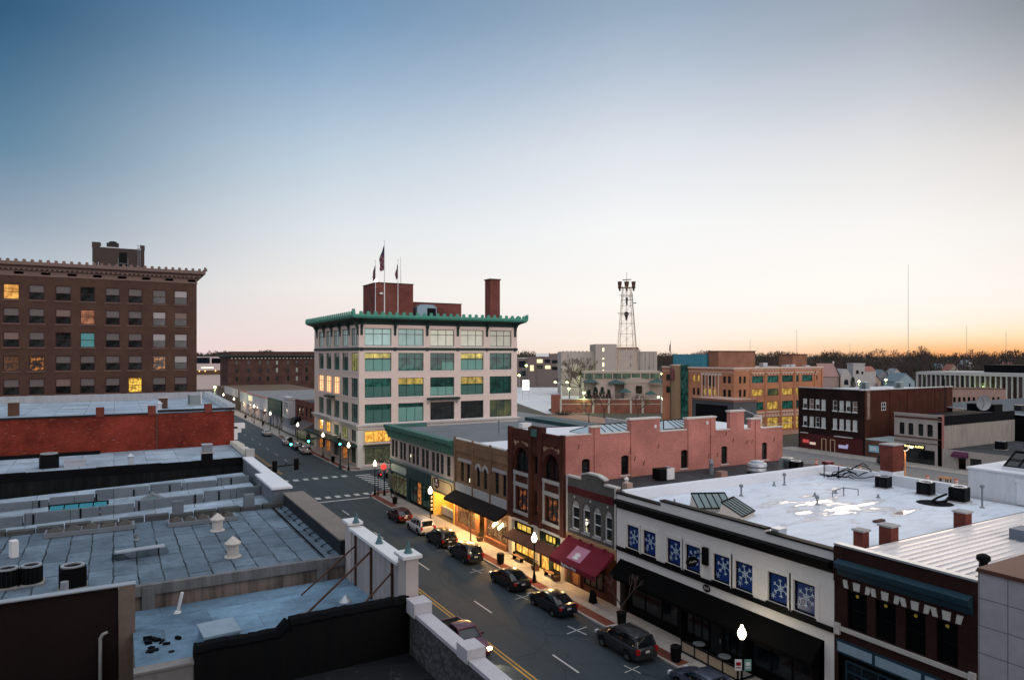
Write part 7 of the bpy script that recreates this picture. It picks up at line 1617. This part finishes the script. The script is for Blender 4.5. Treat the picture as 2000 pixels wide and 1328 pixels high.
# ---------------------------------------------------------------- street furniture
LIGHTC = (1.0,.86,.6)
def street_lamp(x, y, lab, h=4.35, light=True, e=110, sign=None, flag=False):
    t = thing('street_lamp', lab, 'street lamp', (x,y,.13), 'acorn street lamps')
    m = MB(); z = .13
    m.lathe(x,y,[(.24,z),(.24,z+.1),(.17,z+.16),(.14,z+.5),(.085,z+.75),(.065,z+1.1),(.055,h-.95),(.1,h-.9),(.07,h-.84),(.13,h-.76),(.15,h-.72)],10); m.build('post', G['black'], t, 40)
    m = MB(); m.lathe(x,y,[(.13,h-.72),(.22,h-.55),(.25,h-.4),(.235,h-.3),(.17,h-.16),(.12,h-.09),(.09,h-.02),(.075,h+.06),(.02,h+.12)],14); gl = m.build('globe', G['lamp'], t, 60)
    m = MB(); m.lathe(x,y,[(.245,h-.335),(.262,h-.33),(.262,h-.3),(.24,h-.295)],14); m.build('band', G['stone'], gl)
    if light:
        l = bpy.data.lights.new('lamp_light', 'POINT'); l.energy = e; l.color = LIGHTC; l.shadow_soft_size = .3; lo = bpy.data.objects.new('lamp_light', l); C.objects.link(lo); lo.location = (x-.0,y,h+.35); lo.parent = t; lo.matrix_parent_inverse = EFF[t.name].inverted()
    return t
t = street_lamp(31.8,28.38,'acorn street lamp by the black shop front, nearest camera', 4.1, e=70)
for i,(dx_,mt,lab) in enumerate(((-.28,'white','white parking sign on the nearest street lamp'),(.3,'blindteal','teal parking sign on the nearest street lamp'))):
    m = MB(); m.rbox(31.8+dx_*.8,28.3-dx_*.5,.4,.03,1.55,2.2,-30); o = m.build('sign_plate', G[mt], t); m = MB(); m.rbox(31.8+dx_*.8-.02,28.3-dx_*.5-.03,.28,.012,1.7,1.76,-30); m.rbox(31.8+dx_*.8-.02,28.3-dx_*.5-.03,.28,.012,1.85,2.05,-30); m.build('sign_marks', TAILR if i == 0 else G['white'], o)
street_lamp(31.75,51.4,'acorn street lamp between the brown and red awnings', 4.35, e=110)
street_lamp(31.8,74.5,'acorn street lamp in front of the lit yellow entrance', 4.5, e=110)
street_lamp(31.9,94.55,'acorn street lamp at the near corner of the crossing', 4.9, e=110)
for y, lab, h in ((116.9,'acorn street lamp at the corner block end, right of the big traffic light',4.75),(133.7,'acorn street lamp outside the corner block, left of the big traffic light',4.8),(155.04,'acorn street lamp by the dome awning',4.9),(186,'acorn street lamp with blue banner outside bay window shop',5.1),(210,'acorn street lamp before the white parade lettering',5.4),(249,'acorn street lamp at the far end of the white parade',5.3),(275,'farthest acorn street lamp on the right kerb',5.4)):
    t = street_lamp(34.75,y,lab,h,e=110)
    if y in (186,133.7): m = MB(); m.box(34.65,34.85,y-.9,y-.1,2.2,3.9); m.build('banner', plain('blue_banner', (.03,.08,.2), .8, .2) if y == 186 else G['black'], t)
for x, y, lab, planter in ((32.4,40.2,'bare street tree in a planter before the snowflake shop',1),(32.5,65.4,'bare young street tree by the lit lamp shop',0),(32.3,87.6,'bare street tree by the dark sign box near the crossing',0),(35.4,178,'bare street tree opposite the bay window shop',0),(35.3,217,'bare street tree outside the white parade',0),(35.3,200,'thin bare street tree between the green fascia and bay shop',0),(35.4,146,'small bare street tree outside the corner block',0)):
    tr = bare_tree(x, y, 4.2 if y < 100 else 5, lab, z=.13, seed=int(x*y), spread=.7, depth=4, grp='bare street trees', name='street_tree')
    if planter or y == 87.6: m = MB(); m.lathe(x,y,[(.3,.13),(.36,.9),(.42,1.0),(.3,1.0)],10); m.build('trunk_guard', G['black'], tr)
def bin_(x, y, lab):
    t = thing('litter_bin', lab, 'litter bin', (x,y,.13), 'litter bins on the sidewalk'); m = MB(); m.lathe(x,y,[(.27,.13),(.3,.2),(.34,1.0),(.3,1.0)],12)
    m.build('drum', G['black'], t, 40); m = MB()
    for k in range(14): a = 2*math.pi*k/14; m.tube((x+.3*math.cos(a),y+.3*math.sin(a),.2),(x+.36*math.cos(a),y+.36*math.sin(a),1.02),.016,None,4)
    m.build('slats', G['dkmetal'], t); m = MB(); m.lathe(x,y,[(.36,1.0),(.38,1.06),(.3,1.14),(.2,1.14)],12); m.build('lid', G['black'], t, 40); return t
bin_(31.75,57.5,'black litter bin at the kerb behind the black crossover'); bin_(31.55,33.6,'black litter bin at the kerb behind the grey SUV'); bin_(34.9,127.3,'black litter bin outside the corner block'); bin_(36.2,204.5,'dark litter bin outside the white parade'); bin_(35.2,228,'far dark litter bin along the white parade')
for i,(x,y,lab) in enumerate(((33.6,50.7,'dark planter tub by the lit shop door, right one'),(33.6,54.2,'dark planter tub by the brown awning bench'),(33.7,65.6,'plant in a dark tub at the lamp shop door'))):
    t = thing('planter', lab, 'planter', (x,y,.13), 'planters on the sidewalk'); m = MB(); m.rbox(x,y,.5,.5,.13,.55,0,1.15); m.build('tub', G['rust'], t); m = MB(); rr = random.Random(i)
    for k in range(60): p = (x+rr.gauss(0,.16),y+rr.gauss(0,.16),.55+abs(rr.gauss(0,.2))); m.face([p,(p[0]+rr.uniform(-.14,.14),p[1]+rr.uniform(-.14,.14),p[2]+.12),(p[0]+rr.uniform(-.14,.14),p[1],p[2]-.08)])
    m.build('plant', EVG, t)
t = thing('bench', 'dark bench in front of the brown awning shop window', 'bench', (33.7,57.5,.13)); m = MB(); m.box(33.45,33.9,56.6,58.4,.52,.58); m.build('seat', G['rust'], t)
for y in (56.8,58.2): m = MB(); m.box(33.5,33.85,y-.04,y+.04,.13,.52); m.build('leg', G['black'], t)
t = thing('bench', 'dark bench by the right shop window under the brown awning', 'bench', (33.7,51.9,.13)); m = MB(); m.box(33.45,33.9,51.2,52.6,.52,.58); m.build('seat', G['rust'], t)
for y in (51.35,52.45): m = MB(); m.box(33.5,33.85,y-.04,y+.04,.13,.52); m.build('leg', G['black'], t)
t = thing('sidewalk_board', 'small dark menu board standing under the red awning', 'menu board', (33.2,44.8,.13)); m = MB(); m.prism([(32.95,.13),(33.45,.13),(33.22,1.1),(33.18,1.1)],44.5,45.1); m.build('board', G['black'], t)
t = thing('patio_fence', 'low patio fence of pale panels and black posts before the black shop', 'fence', (32.8,32,.13)); m = MB()
for k in range(5): m.box(32.78,32.86,34.4-1.2*k-.05,34.4-1.2*k+.05,.13,1.0)
m.box(32.77,32.87,29.5,34.45,.9,.97); m.box(32.77,32.87,29.5,34.45,.2,.27); m.box(32.87,34.2,29.5,29.6,.2,.27); m.box(32.87,34.2,29.5,29.6,.9,.97); m.build('frame', G['black'], t); 
for k in range(4): m = MB(); m.box(32.8,32.84,34.35-1.2*k-1.1,34.35-1.2*k,.27,.9); m.build('panel', plain('patio_panel', (.4,.31,.22), .8, .15) if k == 0 else bpy.data.materials['patio_panel'], t)
for i,(x,y,lab) in enumerate(((33.5,33.5,'round black patio table behind the fence, far one'),(33.5,31.3,'round black patio table behind the fence, near one'))):
    t = thing('patio_table', lab, 'table', (x,y,.13), 'patio tables'); m = MB(); m.lathe(x,y,[(.4,.85),(.4,.9)],14); m.build('table_top', G['steel'], t); m = MB(); m.lathe(x,y,[(.22,.13),(.04,.2),(.04,.85)],8); m.build('pedestal', G['black'], t)
# traffic lights
GRN = emit('green_signal', (.05,1.0,.72), 16); REDS = emit('red_signal', (1,.03,.03), 1.6)
def sig_head(m_parent, x, y, z, face, on=None, nm='signal_head'):
    m = MB(); m.rbox(x,y,.38,.3,z-.6,z+.6); m.rbox(x,y+(.0),.62,.06,z-.75,z+.75); o = m.build(nm, G['black'], m_parent)
    if on:
        zz = {'g':z-.36,'r':z+.36}[on]; m = MB(); m.tube((x,y+face*.16,zz),(x,y+face*.24,zz),.17,.17,12); m.build('lens', GRN if on == 'g' else REDS, o)
        l = bpy.data.lights.new('signal_glow', 'POINT'); l.energy = 10; l.color = (.1,1,.75) if on == 'g' else (1,.1,.1); l.shadow_soft_size = .1; lo = bpy.data.objects.new('signal_glow', l); C.objects.link(lo); lo.location = (x,y+face*.55,zz); lo.parent = o; lo.matrix_parent_inverse = EFF[o.name].inverted()
    return o
t = thing('traffic_signal', 'mast arm with two dark signal heads seen from behind at the near side', 'traffic light', (12.9,93.2,.13)); m = MB(); m.lathe(12.9,93.2,[(.25,.13),(.2,.4),(.13,1.2),(.1,6)],10); m.build('post', G['black'], t); m = MB(); m.tube((12.9,93.2,5.2),(21.4,93.8,5.45),.11,.06,8); m.tube((19.4,93.7,5.4),(19.6,93.7,5.75),.05); m.build('mast_arm', G['black'], t)
sig_head(t,18.1,93.9,5.3,1); sig_head(t,20.9,94.0,5.4,1)
t = thing('traffic_signal', 'mast arm with two glowing green lights over the far side of the crossing', 'traffic light', (33.8,118.6,.13)); m = MB(); m.lathe(33.8,118.6,[(.3,.13),(.28,.5),(.2,.7),(.14,1.4),(.11,6.4)],10); m.build('post', G['dkgreen'], t, 40); m = MB(); m.tube((33.8,118.6,5.9),(24.6,116.2,6.0),.1,.06,8); m.build('mast_arm', G['dkgreen'], t)
sig_head(t,24.85,115.9,5.7,-1,'g'); sig_head(t,27.9,116.8,5.9,-1,'g'); sig_head(t,33.6,118.3,4.9,-1,'g')
m = MB(); m.rbox(28.6,117.0,1.2,.05,5.75,6.05); m.build('street_sign', G['dkgreen'], t)
t = thing('traffic_signal', 'short black post with side-facing signal at the near corner', 'traffic light', (33.0,93.7,.13)); m = MB(); m.lathe(33.0,93.7,[(.25,.13),(.2,.3),(.08,.9),(.06,3.4)],8); m.build('post', G['black'], t, 40); m = MB(); m.rbox(33.35,93.7,.35,.32,2.5,3.2); m.build('signal_head', G['black'], t)
t = thing('walk_signal', 'pedestrian signal box on the post beside the corner lamp', 'traffic light', (32.3,94.3,.13)); m = MB(); m.lathe(32.25,94.2,[(.2,.13),(.06,.5),(.05,3.2)],8); m.build('post', G['black'], t); m = MB(); m.rbox(32.55,94.2,.4,.3,2.7,3.2); m.build('signal_head', G['black'], t); m = MB(); m.rbox(32.55,94.03,.18,.32,2.95,3.12); m.build('lens', REDS, t)
t = thing('sign_cabinet', 'olive sign cabinet standing on a post by the corner shop', 'sign', (33.2,91.6,.13)); m = MB(); m.rbox(33.2,91.5,.25,1.9,1.6,3.4,0); m.build('cabinet', plain('olive_cabinet', (.12,.125,.09), .6, .2), t); m = MB(); m.tube((33.2,91.5,.13),(33.2,91.5,1.6),.06); m.build('post', G['black'], t)
t = thing('corner_neon_sign', 'red lit round sign with pale slanted strips hung at the near corner shop', 'sign', (33.7,96,2.5))
m = MB(); m.box(34.0,34.3,95.0,96.0,4.3,4.4); m.tube((33.0,96,4.6),(35.2,96,4.6),.04); m.build('bracket', G['black'], t); m = MB(); rr = random.Random(3)
for k in range(30): x = 32.7+rr.uniform(0,2.2); z = 2.7+rr.uniform(0,1.6); m.tube((x,96.02,z),(x+.2,96.02,z+.4),.035,None,4)
m.build('pale_strips', plain('pinkish_white', (.6,.45,.45), .6, .2), t); m = MB(); n = 8; m.idx([(33.65+.42*math.cos(2*math.pi*k/n+.4),yy,3.75+.42*math.sin(2*math.pi*k/n+.4)) for yy in (95.86,95.96) for k in range(n)], [tuple(range(n)),tuple(range(2*n-1,n-1,-1))]+[(k,(k+1)%n,(k+1)%n+n,k+n) for k in range(n)]); m.build('red_light', emit('red_display_light', (1,.05,.04), 1.3), t)
# parking lot lamps
LOTL = [(1028,714,1),(1014,733,1),(1092,715,1),(1111,759,1),(1143,737,1),(1154.6,732.7,1),(1140.6,767,1),(1207,735.7,1),(1246,735,1),(1290.6,730,1),(1132,736,2),(1286,775.5,2),(475.5,737,2),(541,735,1),(419.5,756,1),(1678,745,1),(1730,741.6,1),(1919,774,1)]
nm_ = ['leftmost lot lamp beyond the corner block','lot lamp low beside the corner block edge','lot lamp before the grey lit-window building','low lot lamp in the middle of the pale lot','twin-like lot lamp right of the bent one','lot lamp under the bare tree by the hall','lowest lot lamp above the perimeter wall','lot lamp before the civic glazed band, left','lot lamp before the civic glazed band, right','lot lamp at the right end of the civic building','bent-arm lot lamp by the biggest bare tree','bent-arm green-glowing lamp at orange office corner','curved street lamp before the long dark brick block','straight lamp before the long dark brick block','yellow-green lamp at the far end of street','yellow-green lamp below the stone church','bright lamp on the flat canopy right of church','yellow lamp above the ribbed metal roof']
for (px,py,k), lab in zip(LOTL, nm_):
    z = 9.0 if py < 758 else 7.0
    d = (z-20)*1350/(692-py); 
    if d > 420: d = 420; z = 20-(py-692)/1350*d
    x, y = P_(px, d); t = thing('lot_lamp', lab, 'lamp post', (x,y,0), 'tall lamp posts of the lots'); m = MB()
    if k == 2: m.path([(x+1.2,y-.6,0),(x+1.2,y-.6,z-1),(x+.9,y-.45,z-.1),(x,y,z+.1)], .12, 6)
    else: m.tube((x,y,0),(x,y,z),.12,.08,6)
    m.build('post', G['galv'], t); m = MB(); s = max(.3, d*.0017); m.lathe(x,y,[(.05,z-s*.8),(s,z-s*.3),(s,z+s*.3),(.05,z+s*.8)],10); m.build('lens', G['sodium'], t, 60)
    if d < 340:
        l = bpy.data.lights.new('lot_light', 'POINT'); l.energy = 900; l.color = (.75,1,.35); l.shadow_soft_size = .4; lo = bpy.data.objects.new('lot_light', l); C.objects.link(lo); lo.location = (x,y,z-1.2); lo.parent = t; lo.matrix_parent_inverse = EFF[t.name].inverted()
x, y = P_(1096, 325); t = thing('lot_lamp', 'tall white double-armed lot lamp in the middle of the lot', 'lamp post', (x,y,0), 'tall lamp posts of the lots'); c_, q = math.cos(R(VR)), math.sin(R(VR)); m = MB(); m.tube((x,y,0),(x,y,6.2),.16); m.path([(x-2.8*c_,y-2.8*q,6.9),(x,y,6.1),(x+2.8*c_,y+2.8*q,6.9)],.12); m.build('post', G['white'], t)
for s in (-1,1): m = MB(); m.lathe(x+s*2.8*c_,y+s*2.8*q,[(.1,6.5),(.5,6.7),(.5,7.1),(.1,7.3)],10); m.build('lens', G['sodium'], t)
x, y = P_(1027, 300); t = thing('lit_sign', 'tall glowing white sign on two poles at the edge of the lot', 'sign', (x,y,0)); m = MB(); m.rbox(x,y,2.8,.4,4.6,8.8,VR); m.build('panel', emit('white_sign_glow', (.95,1,.95), 3), t); m = MB(); m.tube((x-1.2,y+.7,0),(x-1.2,y+.7,4.6),.1); m.tube((x+1.2,y-.7,0),(x+1.2,y-.7,4.6),.1); m.build('post', G['galv'], t)
t = thing('back_street_lamp', 'orange-lit lamp post with two heads on the back street', 'lamp post', (112,66,0)); m = MB(); m.tube((112,66,0),(112,66,4.3),.13,.1,8); m.build('post', plain('orange_lit_post', (.7,.3,.12), .5, .1), t); m = MB(); m.path([(111.5,66.3,4.8),(111.6,66.2,4.4),(112,66,4.2),(112.4,65.8,4.4),(112.5,65.7,4.8)],.09); m.build('arm', G['white'], t)  # orange lamplight on the post is put into its base colour
m = MB(); m.rbox(111.0,66.5,.8,.4,4.75,4.95,30); m.rbox(112.9,65.5,.8,.4,4.75,4.95,30); m.build('lens', emit('white_head', (1,.95,.85), 5), t)
l = bpy.data.lights.new('post_light', 'POINT'); l.energy = 60; l.color = (1,.6,.25); lo = bpy.data.objects.new('post_light', l); C.objects.link(lo); lo.location = (111.3,65.4,3.9); lo.parent = t; lo.matrix_parent_inverse = EFF[t.name].inverted()
def drum(x, y, lab):
    t = thing('traffic_drum', lab, 'traffic drum', (x,y,0), 'orange traffic drums'); OC_ = plain('orange_drum', (.55,.1,.04), .6, .1) if 'orange_drum' not in bpy.data.materials else bpy.data.materials['orange_drum']
    m = MB(); m.lathe(x,y,[(.34,0),(.3,.1),(.28,.4),(.26,.75),(.24,1.05),(.1,1.1)],12); m.build('barrel', OC_, t); m = MB(); m.lathe(x,y,[(.285,.42),(.282,.56)],12); m.lathe(x,y,[(.27,.72),(.265,.86)],12); m.build('white_band', G['white'], t)
drum(109.4,80.6,'traffic drum by the red barrier behind the salmon wall'); drum(110.9,73.2,'traffic drum partly behind the white roof parapet with wires'); drum(110.1,61.4,'traffic drum beyond the air conditioners, right'); drum(111,57.6,'traffic drum at the right end beside the orange table')
t = thing('spool_table', 'round orange table-like spool on the back street', 'cable spool', (111,59.2,0)); m = MB(); m.lathe(111,59.2,[(1.0,.95),(1.0,1.05)],16); m.build('top', plain('orange_wood', (.42,.2,.08), .7, .2), t); m = MB(); 
for k in range(5): a = 2*math.pi*k/5; m.tube((111+.75*math.cos(a),59.2+.75*math.sin(a),0),(111+.75*math.cos(a),59.2+.75*math.sin(a),.95),.08)
m.build('staves', G['rust'], t)
t = thing('barrier', 'dark red barrier box beside the traffic drum', 'barrier', (110.3,79,0)); m = MB(); m.box(109.3,111,78.2,79.4,.1,.9); m.build('box', plain('dark_red_barrier', (.14,.025,.025), .6, .2), t); m = MB(); m.box(109.2,111.1,78.1,79.5,.9,1.0); m.build('rim', plain('pink_rim', (.4,.2,.2), .7, .1), t)
t = thing('red_dumpster', 'red dumpster at the end of the salmon wall', 'dumpster', (101,83,0)); m = MB(); m.prism([(98.5,.2),(103.5,.2),(104,1.6),(98,1.6)],84.5,87); m.build('bin', plain('bright_red_steel', (.42,.04,.035), .5, .2), t); m = MB(); m.box(97.9,104.1,84.4,87.1,1.601,1.7); m.build('lid', plain('brownish_lid', (.2,.08,.06), .7, .2), t)
# things on the right-hand roofs
def roofsky(x, y, z, L_, rot, lab):
    t = thing('sawtooth_skylight', lab, 'skylight', (x,y,z), 'slanted skylights on the white roof'); c_, q = math.cos(R(rot)), math.sin(R(rot))
    def T(a,b,c): return (x+a*c_-b*q, y+a*q+b*c_, z+c)
    m = MB(); m.idx([T(-L_/2,-.9,0),T(L_/2,-.9,0),T(L_/2,.9,0),T(-L_/2,.9,0),T(-L_/2,-.9,.25),T(L_/2,-.9,.25),T(L_/2,.55,1.0),T(-L_/2,.55,1.0)],[(0,1,5,4),(1,2,6,5),(2,3,7,6),(3,0,4,7)]); m.build('curb', plain('cream_curb', (.55,.48,.4), .8, .15) if 'cream_curb' not in bpy.data.materials else bpy.data.materials['cream_curb'], t)
    m = MB(); m.idx([T(-L_/2,-.95,.27),T(L_/2,-.95,.27),T(L_/2,.6,1.06),T(-L_/2,.6,1.06),T(-L_/2,-.95,.2),T(L_/2,-.95,.2),T(L_/2,.6,.98),T(-L_/2,.6,.98)],[(0,1,2,3),(7,6,5,4),(0,1,5,4),(1,2,6,5),(2,3,7,6),(3,0,4,7)]); m.build('glazing', plain('grey_wired_glass', (.13,.19,.19), .18, .2, spec=.7), t)
    m = MB()
    for k in range(6): a = -L_/2+L_*k/5; m.tube(T(a,-.98,.26),T(a,.62,1.08),.045)
    m.tube(T(-L_/2,-.97,.28),T(L_/2,-.97,.28),.05); m.tube(T(-L_/2,.6,1.08),T(L_/2,.6,1.08),.06); m.build('glazing_bar', G['black'], t)
roofsky(38.6,37.4,8.45,2.6,-25,'slanted glass skylight on the white roof, left of the pair'); roofsky(38.6,35.0,8.45,2.4,22,'slanted glass skylight on the white roof, nearer right one of the pair')
condenser(57.7,35.9,8.45,1.0,'black air conditioner against the rear parapet, leftmost by the brick chimney'); condenser(57.9,32.4,8.45,1.05,'black air conditioner in the middle of the rear parapet'); condenser(57.5,29.6,8.45,1.15,'black air conditioner beside the white roof house')
chimney(60.4,36.8,4,1.6,1.2,7.9,'tall brick chimney rising behind the white roof parapet',base=5.6)
chimney(38.0,25.0,8.3,.6,.6,1.35,'small square chimney behind the blue cornice shop, nearest'); chimney(39.9,24.5,8.3,.75,.75,1.5,'medium square chimney with white base between white and metal roofs',base=.35); chimney(48.0,24.5,8.3,.75,.75,1.4,'far square chimney with white base at the metal roof edge',base=.35)
def tpipe(x,y,z,h,lab,k=0):
    m = MB(); m.tube((x,y,z),(x,y,z+h),.07,None,8); 
    if k: m.lathe(x,y,[(.07,z+h),(.16,z+h+.05),(.16,z+h+.2),(.05,z+h+.28)],8)
    m.lathe(x,y,[(.2,z),(.1,z+.12)],8); tag(m.build('vent_pipe', G['steel']), lab, 'vent pipe')
tpipe(51.3,41.0,8.45,.8,'vent pipe near the left parapet of white roof, closest to wires',1); tpipe(44.3,39.6,8.45,.7,'vent pipe on the white roof right of the skylights',1); tpipe(50.2,41.2,8.45,.4,'short vent pipe beside the taller one near left parapet'); tpipe(46.8,34.4,8.45,.45,'squat vent standing at the edge of the puddle',1); tpipe(53.3,33.6,8.45,.3,'tiny vent pipe right of the wire frame'); tpipe(49.5,36.6,8.45,.3,'tiny vent pipe left of the wire frame'); tpipe(36.1,38.6,8.5,.75,'thin white pipe in front of the left slanted skylight'); tpipe(56.6,27.5,8.45,1.5,'tall grey vent with cap before the white roof house',1); tpipe(52.0,36.5,8.45,.25,'low stub vent near the middle of the white roof')
t = thing('roof_guard_rail', 'thin bent pipe rail standing on the white roof', 'guard rail', (51.5,35.3,8.45)); m = MB(); m.path([(50.5,35.7,8.45),(50.5,35.7,8.9),(51.4,35.4,9.15),(52.8,35.0,8.95),(52.8,35.0,8.45)],.03); m.tube((51.5,35.4,8.45),(51.5,35.4,9.2),.035); m.build('pipe', G['dkmetal'], t)
t = thing('cable_bundle', 'tangled black cables on a bracket over the rear corner parapet', 'cables', (58.5,41,8.45)); m = MB(); rr = random.Random(5)
for k in range(7):
    p = Vector((57.3+rr.uniform(0,1.0),41.5-rr.uniform(0,.6),8.6)); pts = [tuple(p)]
    for q in range(7): p = p+Vector((rr.uniform(-.1,.45),rr.uniform(-.7,-.05),rr.uniform(-.28,.4))); p.z = min(10.2,max(8.7,p.z)); pts.append(tuple(p))
    m.path(pts,.045,5)
m.tube((57.6,41.6,8.45),(57.6,41.6,10.0),.05); m.tube((58.3,40.6,8.45),(58.3,40.6,9.6),.05); m.build('cable', G['black'], t)
tag(MB().box(45.2,46.2,28.6,28.9,8.46,8.6).build('broken_board', G['rust']), 'brown broken board lying in the puddle on the white roof', 'board')
m = MB(); m.lathe(55.2,30.2,[(1.3,8.455),(1.2,8.47),(.2,8.475)],14); tag(m.build('tar_patch', TARB), 'dark wet tar patch in front of the right air conditioner', 'tar patch')
t = thing('pipe_tangle', 'black pipes lying in the tar patch by the air conditioner', 'pipes', (56,30.1,8.5)); m = MB(); m.path([(55.2,30.4,8.6),(56.3,30.6,8.7),(56.9,30.2,9.0)],.09); m.path([(54.7,29.9,8.6),(55.8,29.7,8.65),(56.6,29.9,8.8)],.11); m.build('pipe', G['black'], t)
# on the black roof
t = thing('roof_unit', 'white-ended box unit on the black roof', 'roof unit', (43.2,48,8.6)); m = MB(); m.box(42.4,44.0,47.2,48.2,8.7,9.65); m.build('casing', G['black'], t); m = MB(); m.box(44.001,44.06,47.15,48.25,8.68,9.7); m.box(43.2,44.06,47.1,47.19,8.68,9.7); m.build('end_panel', G['white'], t)
t = thing('mushroom_vent', 'large bulbous aluminium fan vent on the black roof', 'roof vent', (52,45,8.6)); m = MB(); m.lathe(52,44.6,[(.7,9.0),(.85,9.2),(.8,9.45),(.9,9.6),(.85,9.85),(.6,9.95),(.62,10.05),(.3,10.12)],16); m.build('cowl', G['galv'], t, 40); m = MB(); m.rbox(52,44.6,1.3,1.3,8.6,9.0); m.build('curb', G['black'], t)
condenser(58.0,46.0,8.6,1.1,'grey-green air conditioner at the far end of the black roof',dark=False); condenser(57.6,44.7,8.6,1.0,'black air conditioner at the far end of the black roof')
t = thing('elbow_duct', 'small dark elbow duct near the salmon wall foot', 'duct', (50.2,48.5,8.6)); m = MB(); m.path([(49.3,47.7,8.6),(49.3,47.7,9.4),(49.9,48.3,9.7),(50.5,48.9,9.5)],.22,8); m.build('duct', G['steel'], t)
hood_vent(38.9,47.6,8.6,.2,.4,'little white vent on the black roof near the salmon wall','white'); chimney(46.2,43.5,8.6,.75,.7,1.15,'stub of pinkish brick chimney on the tiled parapet',plain('pinkish_chimney', (.25,.14,.11), .9, .3),cap=False); chimney(36.4,44.4,8.6,.6,.6,.9,'tan stub chimney just behind the stepped gable',plain('tan_chimney', (.45,.33,.27), .9, .2),cap=False)
m = MB(); m.box(58.5,62.5,41.5,44.3,8.62,8.75); tag(m.build('roof_sheet', G['white']), 'white metal sheet edge lying beyond the black roof units', 'metal sheet')
# tan and green roofs
t = thing('roof_unit', 'small white box unit on the grey roof behind green cornice', 'roof unit', (50,84,9.42)); m = MB(); m.box(49.5,51,83.3,84.3,9.5,10.3); m.build('casing', G['white'], t); m = MB(); m.box(49.4,51.1,83.2,84.4,9.42,9.5); m.build('base', G['steel'], t)
hood_vent(44.5,81,9.42,.15,1.6,'thin black-banded flue on the grey roof','steel'); hood_vent(40.6,70.2,9.55,.25,.7,'dark square-ish vent on the white roof of tan shop','dkmetal'); hood_vent(41.8,69.7,9.55,.22,.6,'pale vent beside the dark one on the tan shop roof','galv'); hood_vent(40.0,65.4,9.55,.2,.35,'low vent in the middle of the tan shop roof','steel')
t = thing('rear_parapet_wall', 'weathered whitish rear wall rising behind the white roofs', 'wall', (66,75,0)); m = MB(); m.box(62.9,63.4,62,82,0,10.6); m.box(62.9,63.4,61.7,62,0,11.4); m.build('wall', stained('weathered_white', (.5,.48,.48), (.3,.29,.29), amt=.6), t)
# on the metal roof
t = thing('turbine_vent', 'black mushroom vent on the metal roof', 'roof vent', (38.4,18.6,9.0)); m = MB(); m.lathe(38.4,18.6,[(.35,8.95),(.2,9.1),(.2,9.4),(.33,9.55),(.3,9.75),(.1,9.85)],12); m.build('cowl', G['black'], t)
t = thing('flue', 'thin steel flue with black collar on the metal roof', 'vent pipe', (38.6,17.4,9)); m = MB(); m.tube((38.6,17.4,8.9),(38.6,17.4,9.4),.12); m.build('collar', G['black'], t); m = MB(); m.tube((38.6,17.4,9.4),(38.6,17.4,9.95),.07); m.build('pipe', G['galv'], t)
t = thing('roof_unit', 'grey box unit at the right edge of the metal roof', 'roof unit', (47.5,20.8,8.8)); m = MB(); m.box(46.9,48.4,20.3,21.3,8.7,9.5); m.build('casing', plain('slate_unit', (.13,.16,.2), .5, .2), t)
